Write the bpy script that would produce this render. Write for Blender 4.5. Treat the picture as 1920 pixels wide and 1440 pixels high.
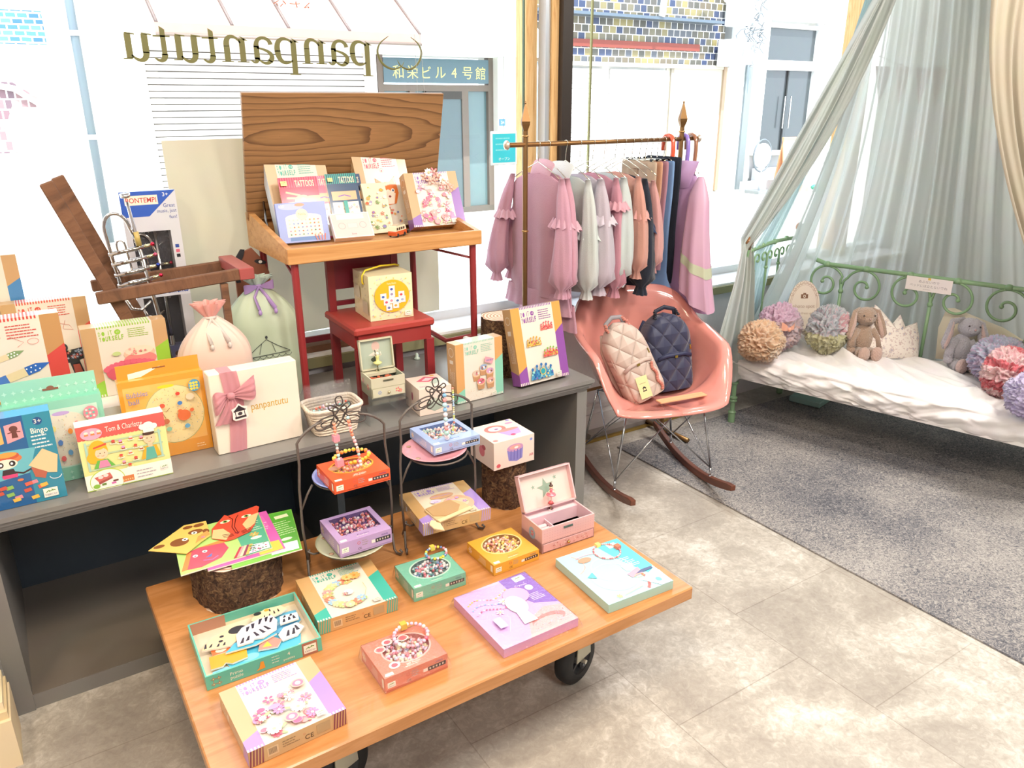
import bpy, math, random
from mathutils import Vector, Matrix, Euler
for _o in list(bpy.data.objects): bpy.data.objects.remove(_o)
SC = bpy.context.scene; COL = SC.collection; PI = math.pi
# ---------------- camera, world, sun, lamps, exposure ----------------
cd = bpy.data.cameras.new('camera'); cam = bpy.data.objects.new('camera', cd); COL.objects.link(cam)
cd.sensor_width = 36; cd.lens = 36*1455/1920; cd.clip_start = .05; cd.clip_end = 200
cam.matrix_world = Matrix(((0.83842657, 0.18773688, -0.5116598, 0), (-0.5450078, 0.28412058, -0.78882317, 0),
                           (-0.00271812, 0.94022889, 0.34053231, 1.45), (0, 0, 0, 1)))
SC.camera = cam
SC.view_settings.view_transform = 'Standard'; SC.view_settings.look = 'None'
SC.view_settings.exposure = 0.25; SC.view_settings.gamma = 1; SC.view_settings.use_curve_mapping = False
W = bpy.data.worlds.new('sky'); SC.world = W; W.use_nodes = True
bg = W.node_tree.nodes['Background']; bg.inputs[0].default_value = (.80, .90, 1, 1); bg.inputs[1].default_value = 3.8
try:
    SC.cycles.use_denoising = True; SC.cycles.max_bounces = 8; SC.cycles.diffuse_bounces = 4
    SC.cycles.transparent_max_bounces = 24; SC.cycles.caustics_reflective = False; SC.cycles.caustics_refractive = False
    SC.cycles.sample_clamp_indirect = 8
except Exception: pass
def lamp(name, kind, loc, power, color, aim=None, **k):
    l = bpy.data.lights.new(name, kind); l.energy = power; l.color = color
    for a, b in k.items(): setattr(l, a, b)
    o = bpy.data.objects.new(name, l); COL.objects.link(o); o.location = loc
    if aim is not None: o.rotation_euler = (Vector(aim)-Vector(loc)).to_track_quat('-Z', 'Y').to_euler()
    return o
lamp('sun', 'SUN', (0, -5, 10), 7.5, (1, .97, .92), aim=(1.6, 1.0, 4.2-5), angle=.01)
WARM = (1, .80, .56); NEUT = (1, .93, .84)  # lamps out of view; the larger neutral ones are added fill to lift shadows
lamp('unseen_ceiling_lamp', 'AREA', (.1, .6, 2.6), 20, WARM, aim=(.2, 1.4, 0), shape='DISK', size=.35)
lamp('unseen_ceiling_lamp', 'AREA', (1.5, .2, 2.6), 25, NEUT, aim=(1.2, 1.5, .2), shape='DISK', size=.35)
lamp('unseen_ceiling_lamp', 'AREA', (2.7, .5, 2.6), 30, NEUT, aim=(2.6, 1.4, 0), shape='DISK', size=.45)
lamp('unseen_ceiling_lamp', 'AREA', (-.7, 1.0, 2.6), 16, WARM, aim=(.2, 2.0, .4), shape='DISK', size=.3)
lamp('unseen_ceiling_lamp', 'AREA', (3.3, 1.0, 2.6), 26, NEUT, aim=(3.2, 1.6, .4), shape='DISK', size=.45)
lamp('unseen_ceiling_lamp', 'AREA', (.6, -1.0, 2.5), 34, NEUT, aim=(.8, 1.9, .5), shape='DISK', size=.8)  # big lamp behind the camera, added as fill
lamp('unseen_ceiling_lamp', 'SPOT', (1.3, 1.0, 2.6), 22, (1, .88, .7), aim=(.35, 1.5, .3), spot_size=1.1, spot_blend=.6, shadow_soft_size=.06)
_p = lamp('window_portal', 'AREA', (1.4, 2.9, 1.55), 1, (1, 1, 1), aim=(1.4, 0, 1.55), shape='RECTANGLE', size=6.0, size_y=1.9)
try: _p.data.cycles.is_portal = True
except Exception: pass
# ---------------- materials ----------------
def c3(c):
    if isinstance(c, str):
        c = c.lstrip('#'); c = c if len(c) == 6 else ''.join(q*2 for q in c); c = [int(c[i:i+2], 16)/255 for i in (0, 2, 4)]
        return tuple(x/12.92 if x <= .04045 else ((x+.055)/1.055)**2.4 for x in c)
    return tuple(c[:3])
MC = {}
def newmat(name):
    m = bpy.data.materials.new(name); m.use_nodes = True; n = m.node_tree.nodes; l = m.node_tree.links
    return m, n, l, n['Principled BSDF']
def paint(rough=.5, metal=0, coat=0, bump=0, bscale=200, name='paint', sheen=0, trans=0, emis=0):
    """vertex colour driven surface with a little procedural variation"""
    k = (rough, metal, coat, bump, bscale, sheen, trans, emis)
    if k in MC: return MC[k]
    m, n, l, b = newmat(name)
    a = n.new('ShaderNodeAttribute'); a.attribute_name = 'Col'
    tc = n.new('ShaderNodeTexCoord'); no = n.new('ShaderNodeTexNoise'); no.inputs['Scale'].default_value = 9
    l.new(tc.outputs['Object'], no.inputs['Vector'])
    mx = n.new('ShaderNodeMix'); mx.data_type = 'RGBA'; mx.blend_type = 'MULTIPLY'; mx.inputs[0].default_value = .10
    l.new(a.outputs['Color'], mx.inputs[6]); l.new(no.outputs['Color'], mx.inputs[7]); l.new(mx.outputs[2], b.inputs['Base Color'])
    b.inputs['Roughness'].default_value = rough; b.inputs['Metallic'].default_value = metal
    b.inputs['Coat Weight'].default_value = coat; b.inputs['Coat Roughness'].default_value = .1
    if sheen: b.inputs['Sheen Weight'].default_value = sheen
    if emis: l.new(mx.outputs[2], b.inputs['Emission Color']); b.inputs['Emission Strength'].default_value = emis
    if bump:
        n2 = n.new('ShaderNodeTexNoise'); n2.inputs['Scale'].default_value = bscale; n2.inputs['Detail'].default_value = 4
        l.new(tc.outputs['Object'], n2.inputs['Vector'])
        bp = n.new('ShaderNodeBump'); bp.inputs['Strength'].default_value = bump; bp.inputs['Distance'].default_value = .01
        l.new(n2.outputs['Fac'], bp.inputs['Height']); l.new(bp.outputs[0], b.inputs['Normal'])
    if trans:
        tr = n.new('ShaderNodeBsdfTranslucent'); l.new(mx.outputs[2], tr.inputs[0])
        ms = n.new('ShaderNodeMixShader'); ms.inputs[0].default_value = trans
        l.new(b.outputs[0], ms.inputs[1]); l.new(tr.outputs[0], ms.inputs[2])
        l.new(ms.outputs[0], n['Material Output'].inputs[0])
    MC[k] = m; return m
PRINT = paint(.38, coat=.25, name='printed_card')
MATTE = paint(.7, name='matte_paint')
GLOSS = paint(.16, coat=.6, name='gloss_plastic')
CLOTH = paint(.9, bump=.25, bscale=350, name='cloth', sheen=.3, trans=.25)
SATIN = paint(.42, name='satin_cloth', sheen=.2, trans=.15)
CHROME = paint(.12, metal=1, name='chrome')
IRON = paint(.5, metal=.4, bump=.2, bscale=300, name='iron')
FUR = paint(.95, bump=.9, bscale=160, name='plush', sheen=.5)
def film(name, tint=(1, 1, 1), gl=.10, rough=.02, dens=0.0):
    """thin clear sheet: transparent with fresnel gloss"""
    m = bpy.data.materials.new(name); m.use_nodes = True; n = m.node_tree.nodes; l = m.node_tree.links; n.clear()
    o = n.new('ShaderNodeOutputMaterial'); t = n.new('ShaderNodeBsdfTransparent'); t.inputs[0].default_value = (*tint, 1)
    g = n.new('ShaderNodeBsdfGlossy'); g.inputs['Roughness'].default_value = rough
    lw = n.new('ShaderNodeLayerWeight'); lw.inputs['Blend'].default_value = .5; f = n.new('ShaderNodeMath'); f.operation = 'POWER'; f.inputs[1].default_value = 4; l.new(lw.outputs['Facing'], f.inputs[0])
    mt = n.new('ShaderNodeMath'); mt.operation = 'MULTIPLY_ADD'; mt.inputs[1].default_value = .6; mt.inputs[2].default_value = gl*.6; mt.use_clamp = True
    l.new(f.outputs[0], mt.inputs[0])
    s = n.new('ShaderNodeMixShader'); l.new(mt.outputs[0], s.inputs[0]); l.new(t.outputs[0], s.inputs[1]); l.new(g.outputs[0], s.inputs[2])
    if gl > .08:
        no = n.new('ShaderNodeTexNoise'); no.inputs['Scale'].default_value = 30
        bp = n.new('ShaderNodeBump'); bp.inputs['Strength'].default_value = .6; bp.inputs['Distance'].default_value = .01
        l.new(no.outputs[0], bp.inputs['Height']); l.new(bp.outputs[0], g.inputs['Normal'])
    l.new(s.outputs[0], o.inputs[0]); return m
GLASS = film('window_glass', (.97, .985, .98), gl=.03)
FILM = film('clear_wrap', (.985, .985, .99), gl=.11, rough=.12)
ACRYL = film('clear_acrylic', (.965, .98, .985), gl=.05)
def procmat(name, cols, scale=(1, 1, 1), nscale=5, detail=6, distort=0, rough=.5, bump=.1, bscale=None, kind='noise', metal=0, coat=0, wave=None, space='Object', pos=None, spec=.5):
    m, n, l, b = newmat(name)
    tc = n.new('ShaderNodeTexCoord'); mp = n.new('ShaderNodeMapping'); mp.inputs['Scale'].default_value = scale
    l.new(tc.outputs[space], mp.inputs[0])
    if kind == 'noise':
        t = n.new('ShaderNodeTexNoise'); t.inputs['Scale'].default_value = nscale; t.inputs['Detail'].default_value = detail; t.inputs['Distortion'].default_value = distort
        t.inputs['Roughness'].default_value = .62
    elif kind == 'wave':
        t = n.new('ShaderNodeTexWave'); t.wave_type = wave or 'BANDS'; t.inputs['Scale'].default_value = nscale; t.inputs['Distortion'].default_value = distort; t.inputs['Detail'].default_value = detail; t.inputs['Detail Scale'].default_value = 1.2
    l.new(mp.outputs[0], t.inputs[0])
    r = n.new('ShaderNodeValToRGB'); e = r.color_ramp.elements; N = len(cols)
    while len(e) < N: e.new(.5)
    for i, c in enumerate(cols):
        e[i].position = pos[i] if pos else (i/(N-1))*.5+.25; e[i].color = (*c3(c), 1)
    l.new(t.outputs['Fac'], r.inputs[0]); l.new(r.outputs[0], b.inputs['Base Color'])
    b.inputs['Roughness'].default_value = rough; b.inputs['Metallic'].default_value = metal; b.inputs['Coat Weight'].default_value = coat
    b.inputs['Specular IOR Level'].default_value = spec
    if bump:
        bp = n.new('ShaderNodeBump'); bp.inputs['Strength'].default_value = bump; bp.inputs['Distance'].default_value = .02
        if bscale:
            n2 = n.new('ShaderNodeTexNoise'); n2.inputs['Scale'].default_value = bscale; n2.inputs['Detail'].default_value = 5; l.new(tc.outputs[space], n2.inputs[0]); l.new(n2.outputs[0], bp.inputs['Height'])
        else: l.new(t.outputs['Fac'], bp.inputs['Height'])
        l.new(bp.outputs[0], b.inputs['Normal'])
    return m
# ---------------- mesh builder ----------------
_TXT = {}
def glyphs(s, bold=0):
    k = (s, bold)
    if k not in _TXT:
        cu = bpy.data.curves.new('t', 'FONT'); cu.body = s; cu.resolution_u = 3; cu.offset = bold; cu.align_x = 'CENTER'; cu.align_y = 'CENTER'
        o = bpy.data.objects.new('t', cu); me = bpy.data.meshes.new_from_object(o)
        _TXT[k] = ([(v.co.x, v.co.y) for v in me.vertices], [tuple(p.vertices) for p in me.polygons])
        bpy.data.meshes.remove(me); bpy.data.objects.remove(o); bpy.data.curves.remove(cu)
    return _TXT[k]
def I(): return Matrix.Identity(4)
def TR(x=0, y=0, z=0, rx=0, ry=0, rz=0): return Matrix.Translation((x, y, z)) @ Euler((math.radians(rx), math.radians(ry), math.radians(rz))).to_matrix().to_4x4()
class B:
    def __init__(s, mat=MATTE):
        s.v = []; s.f = []; s.c = []; s.mi = []; s.sm = []; s.mats = [mat]; s.cur = 0; s.M = I(); s.lay = 0
    def use(s, mat):
        if mat not in s.mats: s.mats.append(mat)
        s.cur = s.mats.index(mat); return s
    def add(s, vs, fs, col, smooth=False, M=None):
        n = len(s.v); M = s.M @ M if M is not None else s.M
        s.v += [M @ Vector(p) for p in vs]; c = c3(col)
        for f in fs:
            s.f.append([i+n for i in f]); s.c.append(c); s.mi.append(s.cur); s.sm.append(smooth)
        return s
    def box(s, x0, y0, z0, x1, y1, z1, col, M=None, sides=None):
        vs = [(x, y, z) for z in (z0, z1) for y in (y0, y1) for x in (x0, x1)]
        fs = [(0, 2, 3, 1), (4, 5, 7, 6), (0, 1, 5, 4), (2, 6, 7, 3), (0, 4, 6, 2), (1, 3, 7, 5)]
        if sides:
            for f, c in zip(fs, sides): s.add(vs, [f], c or col, M=M)
            return s
        return s.add(vs, fs, col, M=M)
    def bbox(s, x0, y0, z0, x1, y1, z1, col, r=.004, M=None):
        """box with chamfered edges"""
        vs = []; r = min(r, (x1-x0)/2.01, (y1-y0)/2.01, (z1-z0)/2.01)
        X = (x0, x1); Y = (y0, y1); Z = (z0, z1)
        idx = {}
        for i in (0, 1):
            for j in (0, 1):
                for k in (0, 1):
                    sx = 1-2*i; sy = 1-2*j; sz = 1-2*k
                    for a in range(3):
                        d = [r*sx, r*sy, r*sz]; d[a] = 0
                        idx[i, j, k, a] = len(vs); vs.append((X[i]+d[0], Y[j]+d[1], Z[k]+d[2]))
        fs = []
        q = lambda *t: fs.append(tuple(idx[x] for x in t))
        for i in (0, 1):
            q((i, 0, 0, 0), (i, 1, 0, 0), (i, 1, 1, 0), (i, 0, 1, 0)); q((0, i, 0, 1), (1, i, 0, 1), (1, i, 1, 1), (0, i, 1, 1)); q((0, 0, i, 2), (1, 0, i, 2), (1, 1, i, 2), (0, 1, i, 2))
            for j in (0, 1):
                q((i, j, 0, 0), (i, j, 1, 0), (i, j, 1, 1), (i, j, 0, 1)); q((i, 0, j, 0), (i, 1, j, 0), (i, 1, j, 2), (i, 0, j, 2)); q((0, i, j, 1), (1, i, j, 1), (1, i, j, 2), (0, i, j, 2))
                for k in (0, 1): q((i, j, k, 0), (i, j, k, 1), (i, j, k, 2))
        return s.add(vs, fs, col, M=M)
    def prism(s, pts, z0, z1, col, M=None, side=None):
        n = len(pts); vs = [(p[0], p[1], z0) for p in pts]+[(p[0], p[1], z1) for p in pts]
        s.add(vs, [tuple(range(n-1, -1, -1)), tuple(range(n, 2*n))], col, M=M)
        return s.add(vs, [(i, (i+1) % n, (i+1) % n+n, i+n) for i in range(n)], side or col, M=M)
    def tube(s, pts, r, col, n=8, closed=False, cap=True, M=None, flat=1):
        pts = [Vector(p) for p in pts]; m = len(pts)
        rr = r if hasattr(r, '__len__') else [r]*m
        vs = []; up = None
        for i, p in enumerate(pts):
            a = pts[(i-1) % m] if (closed or i > 0) else p; b = pts[(i+1) % m] if (closed or i < m-1) else p
            t = (b-a).normalized() if (b-a).length > 1e-9 else Vector((0, 0, 1))
            if up is None:
                up = Vector((0, 0, 1)) if abs(t.z) < .9 else Vector((1, 0, 0))
            x = (up-t*up.dot(t)); x = x.normalized() if x.length > 1e-6 else t.orthogonal().normalized(); up = x; y = t.cross(x)
            for k in range(n):
                an = 2*PI*k/n; vs.append(p+x*rr[i]*math.cos(an)+y*rr[i]*math.sin(an)*flat)
        fs = []
        for i in range(m if closed else m-1):
            for k in range(n): fs.append((i*n+k, i*n+(k+1) % n, ((i+1) % m)*n+(k+1) % n, ((i+1) % m)*n+k))
        if cap and not closed: fs += [tuple(range(n-1, -1, -1)), tuple(range((m-1)*n, m*n))]
        return s.add(vs, fs, col, smooth=True, M=M)
    def lathe(s, prof, col, n=20, M=None, smooth=True, a0=0, a1=2*PI):
        m = len(prof); full = abs(a1-a0-2*PI) < 1e-6; N = n if full else n+1
        vs = [(r*math.cos(a0+(a1-a0)*k/n), r*math.sin(a0+(a1-a0)*k/n), z) for r, z in prof for k in range(N)]
        fs = [(i*N+k, i*N+(k+1) % N, (i+1)*N+(k+1) % N, (i+1)*N+k) for i in range(m-1) for k in range(n)]
        return s.add(vs, fs, col, smooth=smooth, M=M)
    def cyl(s, x, y, z0, z1, r, col, n=20, M=None, r2=None):
        r2 = r if r2 is None else r2
        return s.lathe([(0, z0), (r, z0), (r, z0), (r2, z1), (r2, z1), (0, z1)], col, n, M=(M or I()) @ Matrix.Translation((x, y, 0)), smooth=False)
    def ball(s, x, y, z, rx, col, ry=None, rz=None, n=10, m=7, M=None, smooth=True):
        ry = ry or rx; rz = rz or rx
        vs = [(x+rx*math.sin(PI*j/m)*math.cos(2*PI*k/n), y+ry*math.sin(PI*j/m)*math.sin(2*PI*k/n), z+rz*math.cos(PI*j/m)) for j in range(m+1) for k in range(n)]
        fs = [(j*n+k, (j+1)*n+k, (j+1)*n+(k+1) % n, j*n+(k+1) % n) for j in range(m) for k in range(n)]
        return s.add(vs, fs, col, smooth=smooth, M=M)
    def grid(s, fn, nu, nv, col, M=None, closeu=False, smooth=True, thick=0):
        vs = [Vector(fn(i/nu, j/nv)) for j in range(nv+1) for i in range(nu+1)]; w = nu+1
        fs = [(j*w+i, j*w+i+1, (j+1)*w+i+1, (j+1)*w+i) for j in range(nv) for i in range(nu)]
        if callable(col):
            n = len(s.v); MM = s.M @ M if M is not None else s.M; s.v += [MM @ p for p in vs]
            for q, f in enumerate(fs):
                s.f.append([i+n for i in f]); s.c.append(c3(col((q % nu+.5)/nu, (q//nu+.5)/nv))); s.mi.append(s.cur); s.sm.append(smooth)
            return s
        return s.add(vs, fs, col, smooth=smooth, M=M)
    def build(s, name, parent=None, solid=0, sub=0, loc=None, rot=None, bevel=0):
        me = bpy.data.meshes.new(name); me.from_pydata([tuple(p) for p in s.v], [], s.f)
        for m in s.mats: me.materials.append(m)
        me.polygons.foreach_set('material_index', s.mi); me.polygons.foreach_set('use_smooth', s.sm)
        ca = me.color_attributes.new('Col', 'FLOAT_COLOR', 'CORNER'); dat = []
        for f, c in zip(s.f, s.c): dat += [c[0], c[1], c[2], 1.0]*len(f)
        ca.data.foreach_set('color', dat); me.update()
        o = bpy.data.objects.new(name, me); COL.objects.link(o)
        if parent is not None: o.parent = parent
        if solid: md = o.modifiers.new('s', 'SOLIDIFY'); md.thickness = solid; md.offset = 0
        if bevel: md = o.modifiers.new('b', 'BEVEL'); md.width = bevel; md.segments = 2; md.limit_method = 'ANGLE'
        if sub: md = o.modifiers.new('u', 'SUBSURF'); md.levels = sub; md.render_levels = sub
        if loc is not None: o.location = loc
        if rot is not None: o.rotation_euler = [math.radians(a) for a in rot]
        return o
def tag(o, label, cat, group=None, kind=None):
    o['label'] = label; o['category'] = cat
    if group: o['group'] = group
    if kind: o['kind'] = kind
    return o
def st(o): o['kind'] = 'structure'; return o
def thing(name, label, cat, loc=(0, 0, 0), rot=(0, 0, 0), group=None):
    o = bpy.data.objects.new(name, None); o.empty_display_size = .05; COL.objects.link(o); o.location = loc
    o.rotation_euler = [math.radians(a) for a in rot]; return tag(o, label, cat, group)
def copytree(o, parent=None):
    c = o.copy(); COL.objects.link(c)
    if parent is not None: c.parent = parent
    for ch in list(o.children): copytree(ch, c)
    return c
# flat printed art laid on the z = const face of a mesh, coordinates in metres
class Art:
    STEP = .00005
    def __init__(s, b, z, M=None): s.b = b; s.z = z; s.M = M or I()
    def up(s): s.z += s.STEP
    def poly(s, pts, col): s.up(); s.b.add([(p[0], p[1], s.z) for p in pts], [tuple(range(len(pts)))], col, M=s.M); return s
    def rect(s, x0, y0, x1, y1, col): return s.poly([(x0, y0), (x1, y0), (x1, y1), (x0, y1)], col)
    def ell(s, x, y, rx, ry, col, n=18, rot=0):
        ca, sa = math.cos(rot), math.sin(rot)
        return s.poly([(x+rx*math.cos(t)*ca-ry*math.sin(t)*sa, y+rx*math.cos(t)*sa+ry*math.sin(t)*ca) for t in [2*PI*k/n for k in range(n)]], col)
    def ring(s, x, y, rx, ry, w, col, n=24, a0=0, a1=2*PI):
        s.up(); vs = []
        for k in range(n+1):
            t = a0+(a1-a0)*k/n; vs += [(x+rx*math.cos(t), y+ry*math.sin(t), s.z), (x+(rx-w)*math.cos(t), y+(ry-w)*math.sin(t), s.z)]
        s.b.add(vs, [(2*k, 2*k+2, 2*k+3, 2*k+1) for k in range(n)], col, M=s.M); return s
    def line(s, pts, w, col):
        s.up(); vs = []; n = len(pts)
        for i, p in enumerate(pts):
            a = Vector(pts[max(i-1, 0)][:2]); b = Vector(pts[min(i+1, n-1)][:2]); d = (b-a).normalized() if (b-a).length else Vector((1, 0)); nx, ny = -d.y*w/2, d.x*w/2
            vs += [(p[0]+nx, p[1]+ny, s.z), (p[0]-nx, p[1]-ny, s.z)]
        s.b.add(vs, [(2*i, 2*i+1, 2*i+3, 2*i+2) for i in range(n-1)], col, M=s.M); return s
    def text(s, t, x, y, h, col, w=None, bold=0, rot=0, al='C'):
        s.up(); v, f = glyphs(t, bold)
        if not v: return s
        xs = [p[0] for p in v]; x0, x1 = min(xs), max(xs); sy = h/.72; sx = (w/(x1-x0)) if w else sy
        ox = {'C': (x0+x1)/2, 'L': x0, 'R': x1}[al]; ys = [p[1] for p in v]; oy = (min(ys)+max(ys))/2
        if w is None and al == 'C': pass
        ca, sa = math.cos(rot), math.sin(rot)
        s.b.add([(x+(p[0]-ox)*sx*ca-(p[1]-oy)*sy*sa, y+(p[0]-ox)*sx*sa+(p[1]-oy)*sy*ca, s.z) for p in v], f, col, M=s.M); return s
    def stripes(s, x0, x1, y0, y1, n, c1, c2=None, slant=0):
        if c2: s.rect(x0, y0, x1, y1, c2)
        s.up(); w = (x1-x0)/n/2; vs = []; fs = []
        for k in range(n):
            a = x0+2*k*w; q = len(vs); vs += [(a, y0, s.z), (a+w, y0, s.z), (min(a+w+slant, x1), y1, s.z), (min(a+slant, x1), y1, s.z)]; fs.append((q, q+1, q+2, q+3))
        s.b.add(vs, fs, c1, M=s.M); return s
    def flower(s, x, y, r, col, ctr='#f3e08a', n=6, rot=0):
        for k in range(n):
            t = rot+2*PI*k/n; s.b.add([(x+r*math.cos(t+d)*q, y+r*math.sin(t+d)*q, s.z+.00002*k) for d, q in ((-.1, .15), (-.38, .7), (-.2, 1), (.2, 1), (.38, .7), (.1, .15))], [(0, 1, 2, 3, 4, 5)], col, M=s.M)
        s.z += .00015; s.ell(x, y, r*.25, r*.25, ctr, 8); return s
    def lines(s, x0, x1, y, n, dy, h, col, rnd=None):
        R = rnd or random.Random(3)
        s.up(); vs = []; fs = []
        for k in range(n):
            x = x0; e = x0+(x1-x0)*(R.uniform(.7, 1))
            while x < e:
                w = R.uniform(.003, .009); q = len(vs); x2 = min(x+w, e)
                vs += [(x, y-k*dy, s.z), (x2, y-k*dy, s.z), (x2, y-k*dy+h, s.z), (x, y-k*dy+h, s.z)]; fs.append((q, q+1, q+2, q+3)); x += w+.0012
        s.b.add(vs, fs, col, M=s.M); return s
    def logo(s, x, y, w, col='#5a8f3c', bgc='#f4efe2'):
        s.rect(x-w/2, y-w*.38, x+w/2, y+w*.38, bgc)
        s.line([(x-w*.32, y+w*.02), (x-w*.15, y+w*.14), (x, y+w*.08), (x+w*.14, y+w*.18), (x+w*.34, y+w*.12)], w*.07, col)
        s.line([(x-w*.12, y+w*.2), (x-w*.08, y+w*.02)], w*.05, col); s.line([(x+w*.1, y+w*.25), (x+w*.16, y+w*.05)], w*.05, col)
        s.text('DJECO', x, y-w*.2, w*.14, '#31507f', w=w*.8); return s
# ---------------- setting ----------------
def tilefloor():
    m, n, l, b = newmat('stone_tile_floor')
    tc = n.new('ShaderNodeTexCoord'); n1 = n.new('ShaderNodeTexNoise'); n1.inputs['Scale'].default_value = 3.2; n1.inputs['Detail'].default_value = 9; n1.inputs['Roughness'].default_value = .68; n1.inputs['Distortion'].default_value = .5
    n2 = n.new('ShaderNodeTexNoise'); n2.inputs['Scale'].default_value = 42; n2.inputs['Detail'].default_value = 8; n2.inputs['Roughness'].default_value = .7; n2.inputs['Distortion'].default_value = 1.2
    l.new(tc.outputs['Object'], n1.inputs[0]); l.new(tc.outputs['Object'], n2.inputs[0])
    ad = n.new('ShaderNodeMath'); ad.operation = 'MULTIPLY_ADD'; ad.inputs[1].default_value = .55; l.new(n2.outputs[0], ad.inputs[0]); l.new(n1.outputs[0], ad.inputs[2])
    r = n.new('ShaderNodeValToRGB'); e = r.color_ramp.elements; e.new(.5); e.new(.7)
    for i, (p, c) in enumerate(((.55, '#978f86'), (.74, '#aba49a'), (.83, '#bcb6ac'), (.95, '#d6d2cb'))): e[i].position = p; e[i].color = (*c3(c), 1)
    l.new(ad.outputs[0], r.inputs[0])
    br = n.new('ShaderNodeTexBrick'); br.inputs['Scale'].default_value = 1; br.inputs['Brick Width'].default_value = .46; br.inputs['Row Height'].default_value = .46; br.inputs['Mortar Size'].default_value = .0016
    br.inputs['Color1'].default_value = (1, 1, 1, 1); br.inputs['Color2'].default_value = (.90, .90, .90, 1); br.inputs['Mortar'].default_value = (.72, .70, .68, 1)
    mp = n.new('ShaderNodeMapping'); mp.inputs['Location'].default_value = (.13, .21, 0); mp.inputs['Rotation'].default_value = (0, 0, PI/2)
    l.new(tc.outputs['Object'], mp.inputs[0]); l.new(mp.outputs[0], br.inputs[0])
    mx = n.new('ShaderNodeMix'); mx.data_type = 'RGBA'; mx.blend_type = 'MULTIPLY'; mx.inputs[0].default_value = 1
    l.new(r.outputs[0], mx.inputs[6]); l.new(br.outputs[0], mx.inputs[7]); l.new(mx.outputs[2], b.inputs['Base Color'])
    b.inputs['Roughness'].default_value = .42
    bp = n.new('ShaderNodeBump'); bp.inputs['Strength'].default_value = .12; bp.inputs['Distance'].default_value = .01; l.new(n2.outputs[0], bp.inputs['Height']); l.new(bp.outputs[0], b.inputs['Normal'])
    return m
b = B(tilefloor()); b.box(-1.6, -2.6, -.06, 4.9, 2.78, 0, '#999999'); st(b.build('floor'))
WALLM = procmat('wall_paint', ['#d9d6da', '#e4e1e4'], nscale=3, rough=.8, bump=.05, bscale=80)
GY = 2.78
b = B(WALLM); b.box(-1.6, 2.6, 0, 4.9, 2.84, .57, '#ffffff'); st(b.build('wall_front'))
b = B(WALLM); b.box(-1.6, 2.7, 2.5, 4.9, 3.0, 2.78, '#ffffff'); st(b.build('wall_above_window'))
b = B(WALLM); b.box(-1.7, -2.7, 0, 5.0, -2.6, 2.7, '#ffffff'); st(b.build('wall_back'))
b = B(WALLM); b.box(-1.7, -2.6, 0, -1.6, 3.0, 2.7, '#ffffff'); st(b.build('wall_left'))
b = B(procmat('grey_wall', ['#a9aaa4', '#b4b5af'], nscale=3, rough=.8, bump=.05, bscale=80)); b.box(4.9, -2.6, 0, 5.0, 3.0, 2.7, '#ffffff'); b.box(4.45, 2.5, 0, 4.9, 2.9, 2.7, '#ffffff'); st(b.build('wall_right'))
b = B(WALLM); b.box(-1.7, -2.7, 2.7, 5.0, 3.0, 2.8, '#ffffff'); st(b.build('ceiling'))
b = B(MATTE)
b.box(-1.6, 2.575, 0, 4.45, 2.6, .10, '#dcd6d6'); b.box(-1.6, 2.585, .10, 4.45, 2.6, .125, '#e6e0e0'); b.box(-1.6, 2.579, .125, 4.45, 2.6, .145, '#dcd6d6'); st(b.build('baseboard_front'))
# window: sill, posts, glass, lettering
w = bpy.data.objects.new('window_1', None); COL.objects.link(w); st(w)
b = B(MATTE); b.box(-1.6, 2.56, .57, 4.45, 2.9, .605, '#8d8a66'); b.box(-1.6, 2.575, .605, 4.45, 2.9, .615, '#eef1f2'); b.build('window_sill', w)
b = B(MATTE); b.box(-1.6, GY-.03, .615, 4.45, GY+.05, .65, '#e8ecee'); b.box(-1.6, GY-.03, 2.42, 4.45, GY+.05, 2.5, '#e8ecee')
b.build('window_rail', w)
OAK = procmat('rough_timber', ['#b98a54', '#d8b078', '#e3c392'], scale=(14, 14, 1.2), nscale=3, distort=2, rough=.7, bump=.15)
for nm, x0, x1, y0, y1 in (('window_post', 1.905, 1.962, GY+.05, GY+.12), ('window_post', 1.985, 2.02, GY-.02, GY+.03)):
    b = B(OAK); b.box(x0, y0, .615, x1, y1, 2.5, '#ffffff'); b.build(nm, w)
b = B(OAK); b.box(3.97, GY-.04, .615, 4.1, GY+.06, 2.5, '#ffffff'); b.build('window_post', w)
b = B(paint(.3, metal=.6, name='steel')); b.box(1.962, GY-.01, .615, 1.985, GY+.04, 2.5, '#c8d2dc'); b.box(1.86, GY-.004, .615, 1.866, GY+.006, 2.5, '#4b5a4a'); b.box(2.2, GY-.004, .615, 2.207, GY+.006, 2.5, '#8a8a62'); b.build('mullion', w)
b = B(paint(.5, name='dark_glass')); b.box(2.02, GY-.05, .615, 2.07, GY+.03, 2.5, '#241a14'); b.build('window_post', w)
b = B(GLASS); b.add([(-1.6, GY, .65), (1.86, GY, .65), (1.86, GY, 2.42), (-1.6, GY, 2.42)], [(0, 1, 2, 3)], '#ffffff'); b.build('pane', w)
b = B(GLASS); b.add([(2.07, GY, .65), (4.45, GY, .65), (4.45, GY, 2.42), (2.07, GY, 2.42)], [(0, 1, 2, 3)], '#ffffff'); b.build('pane', w)
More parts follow.
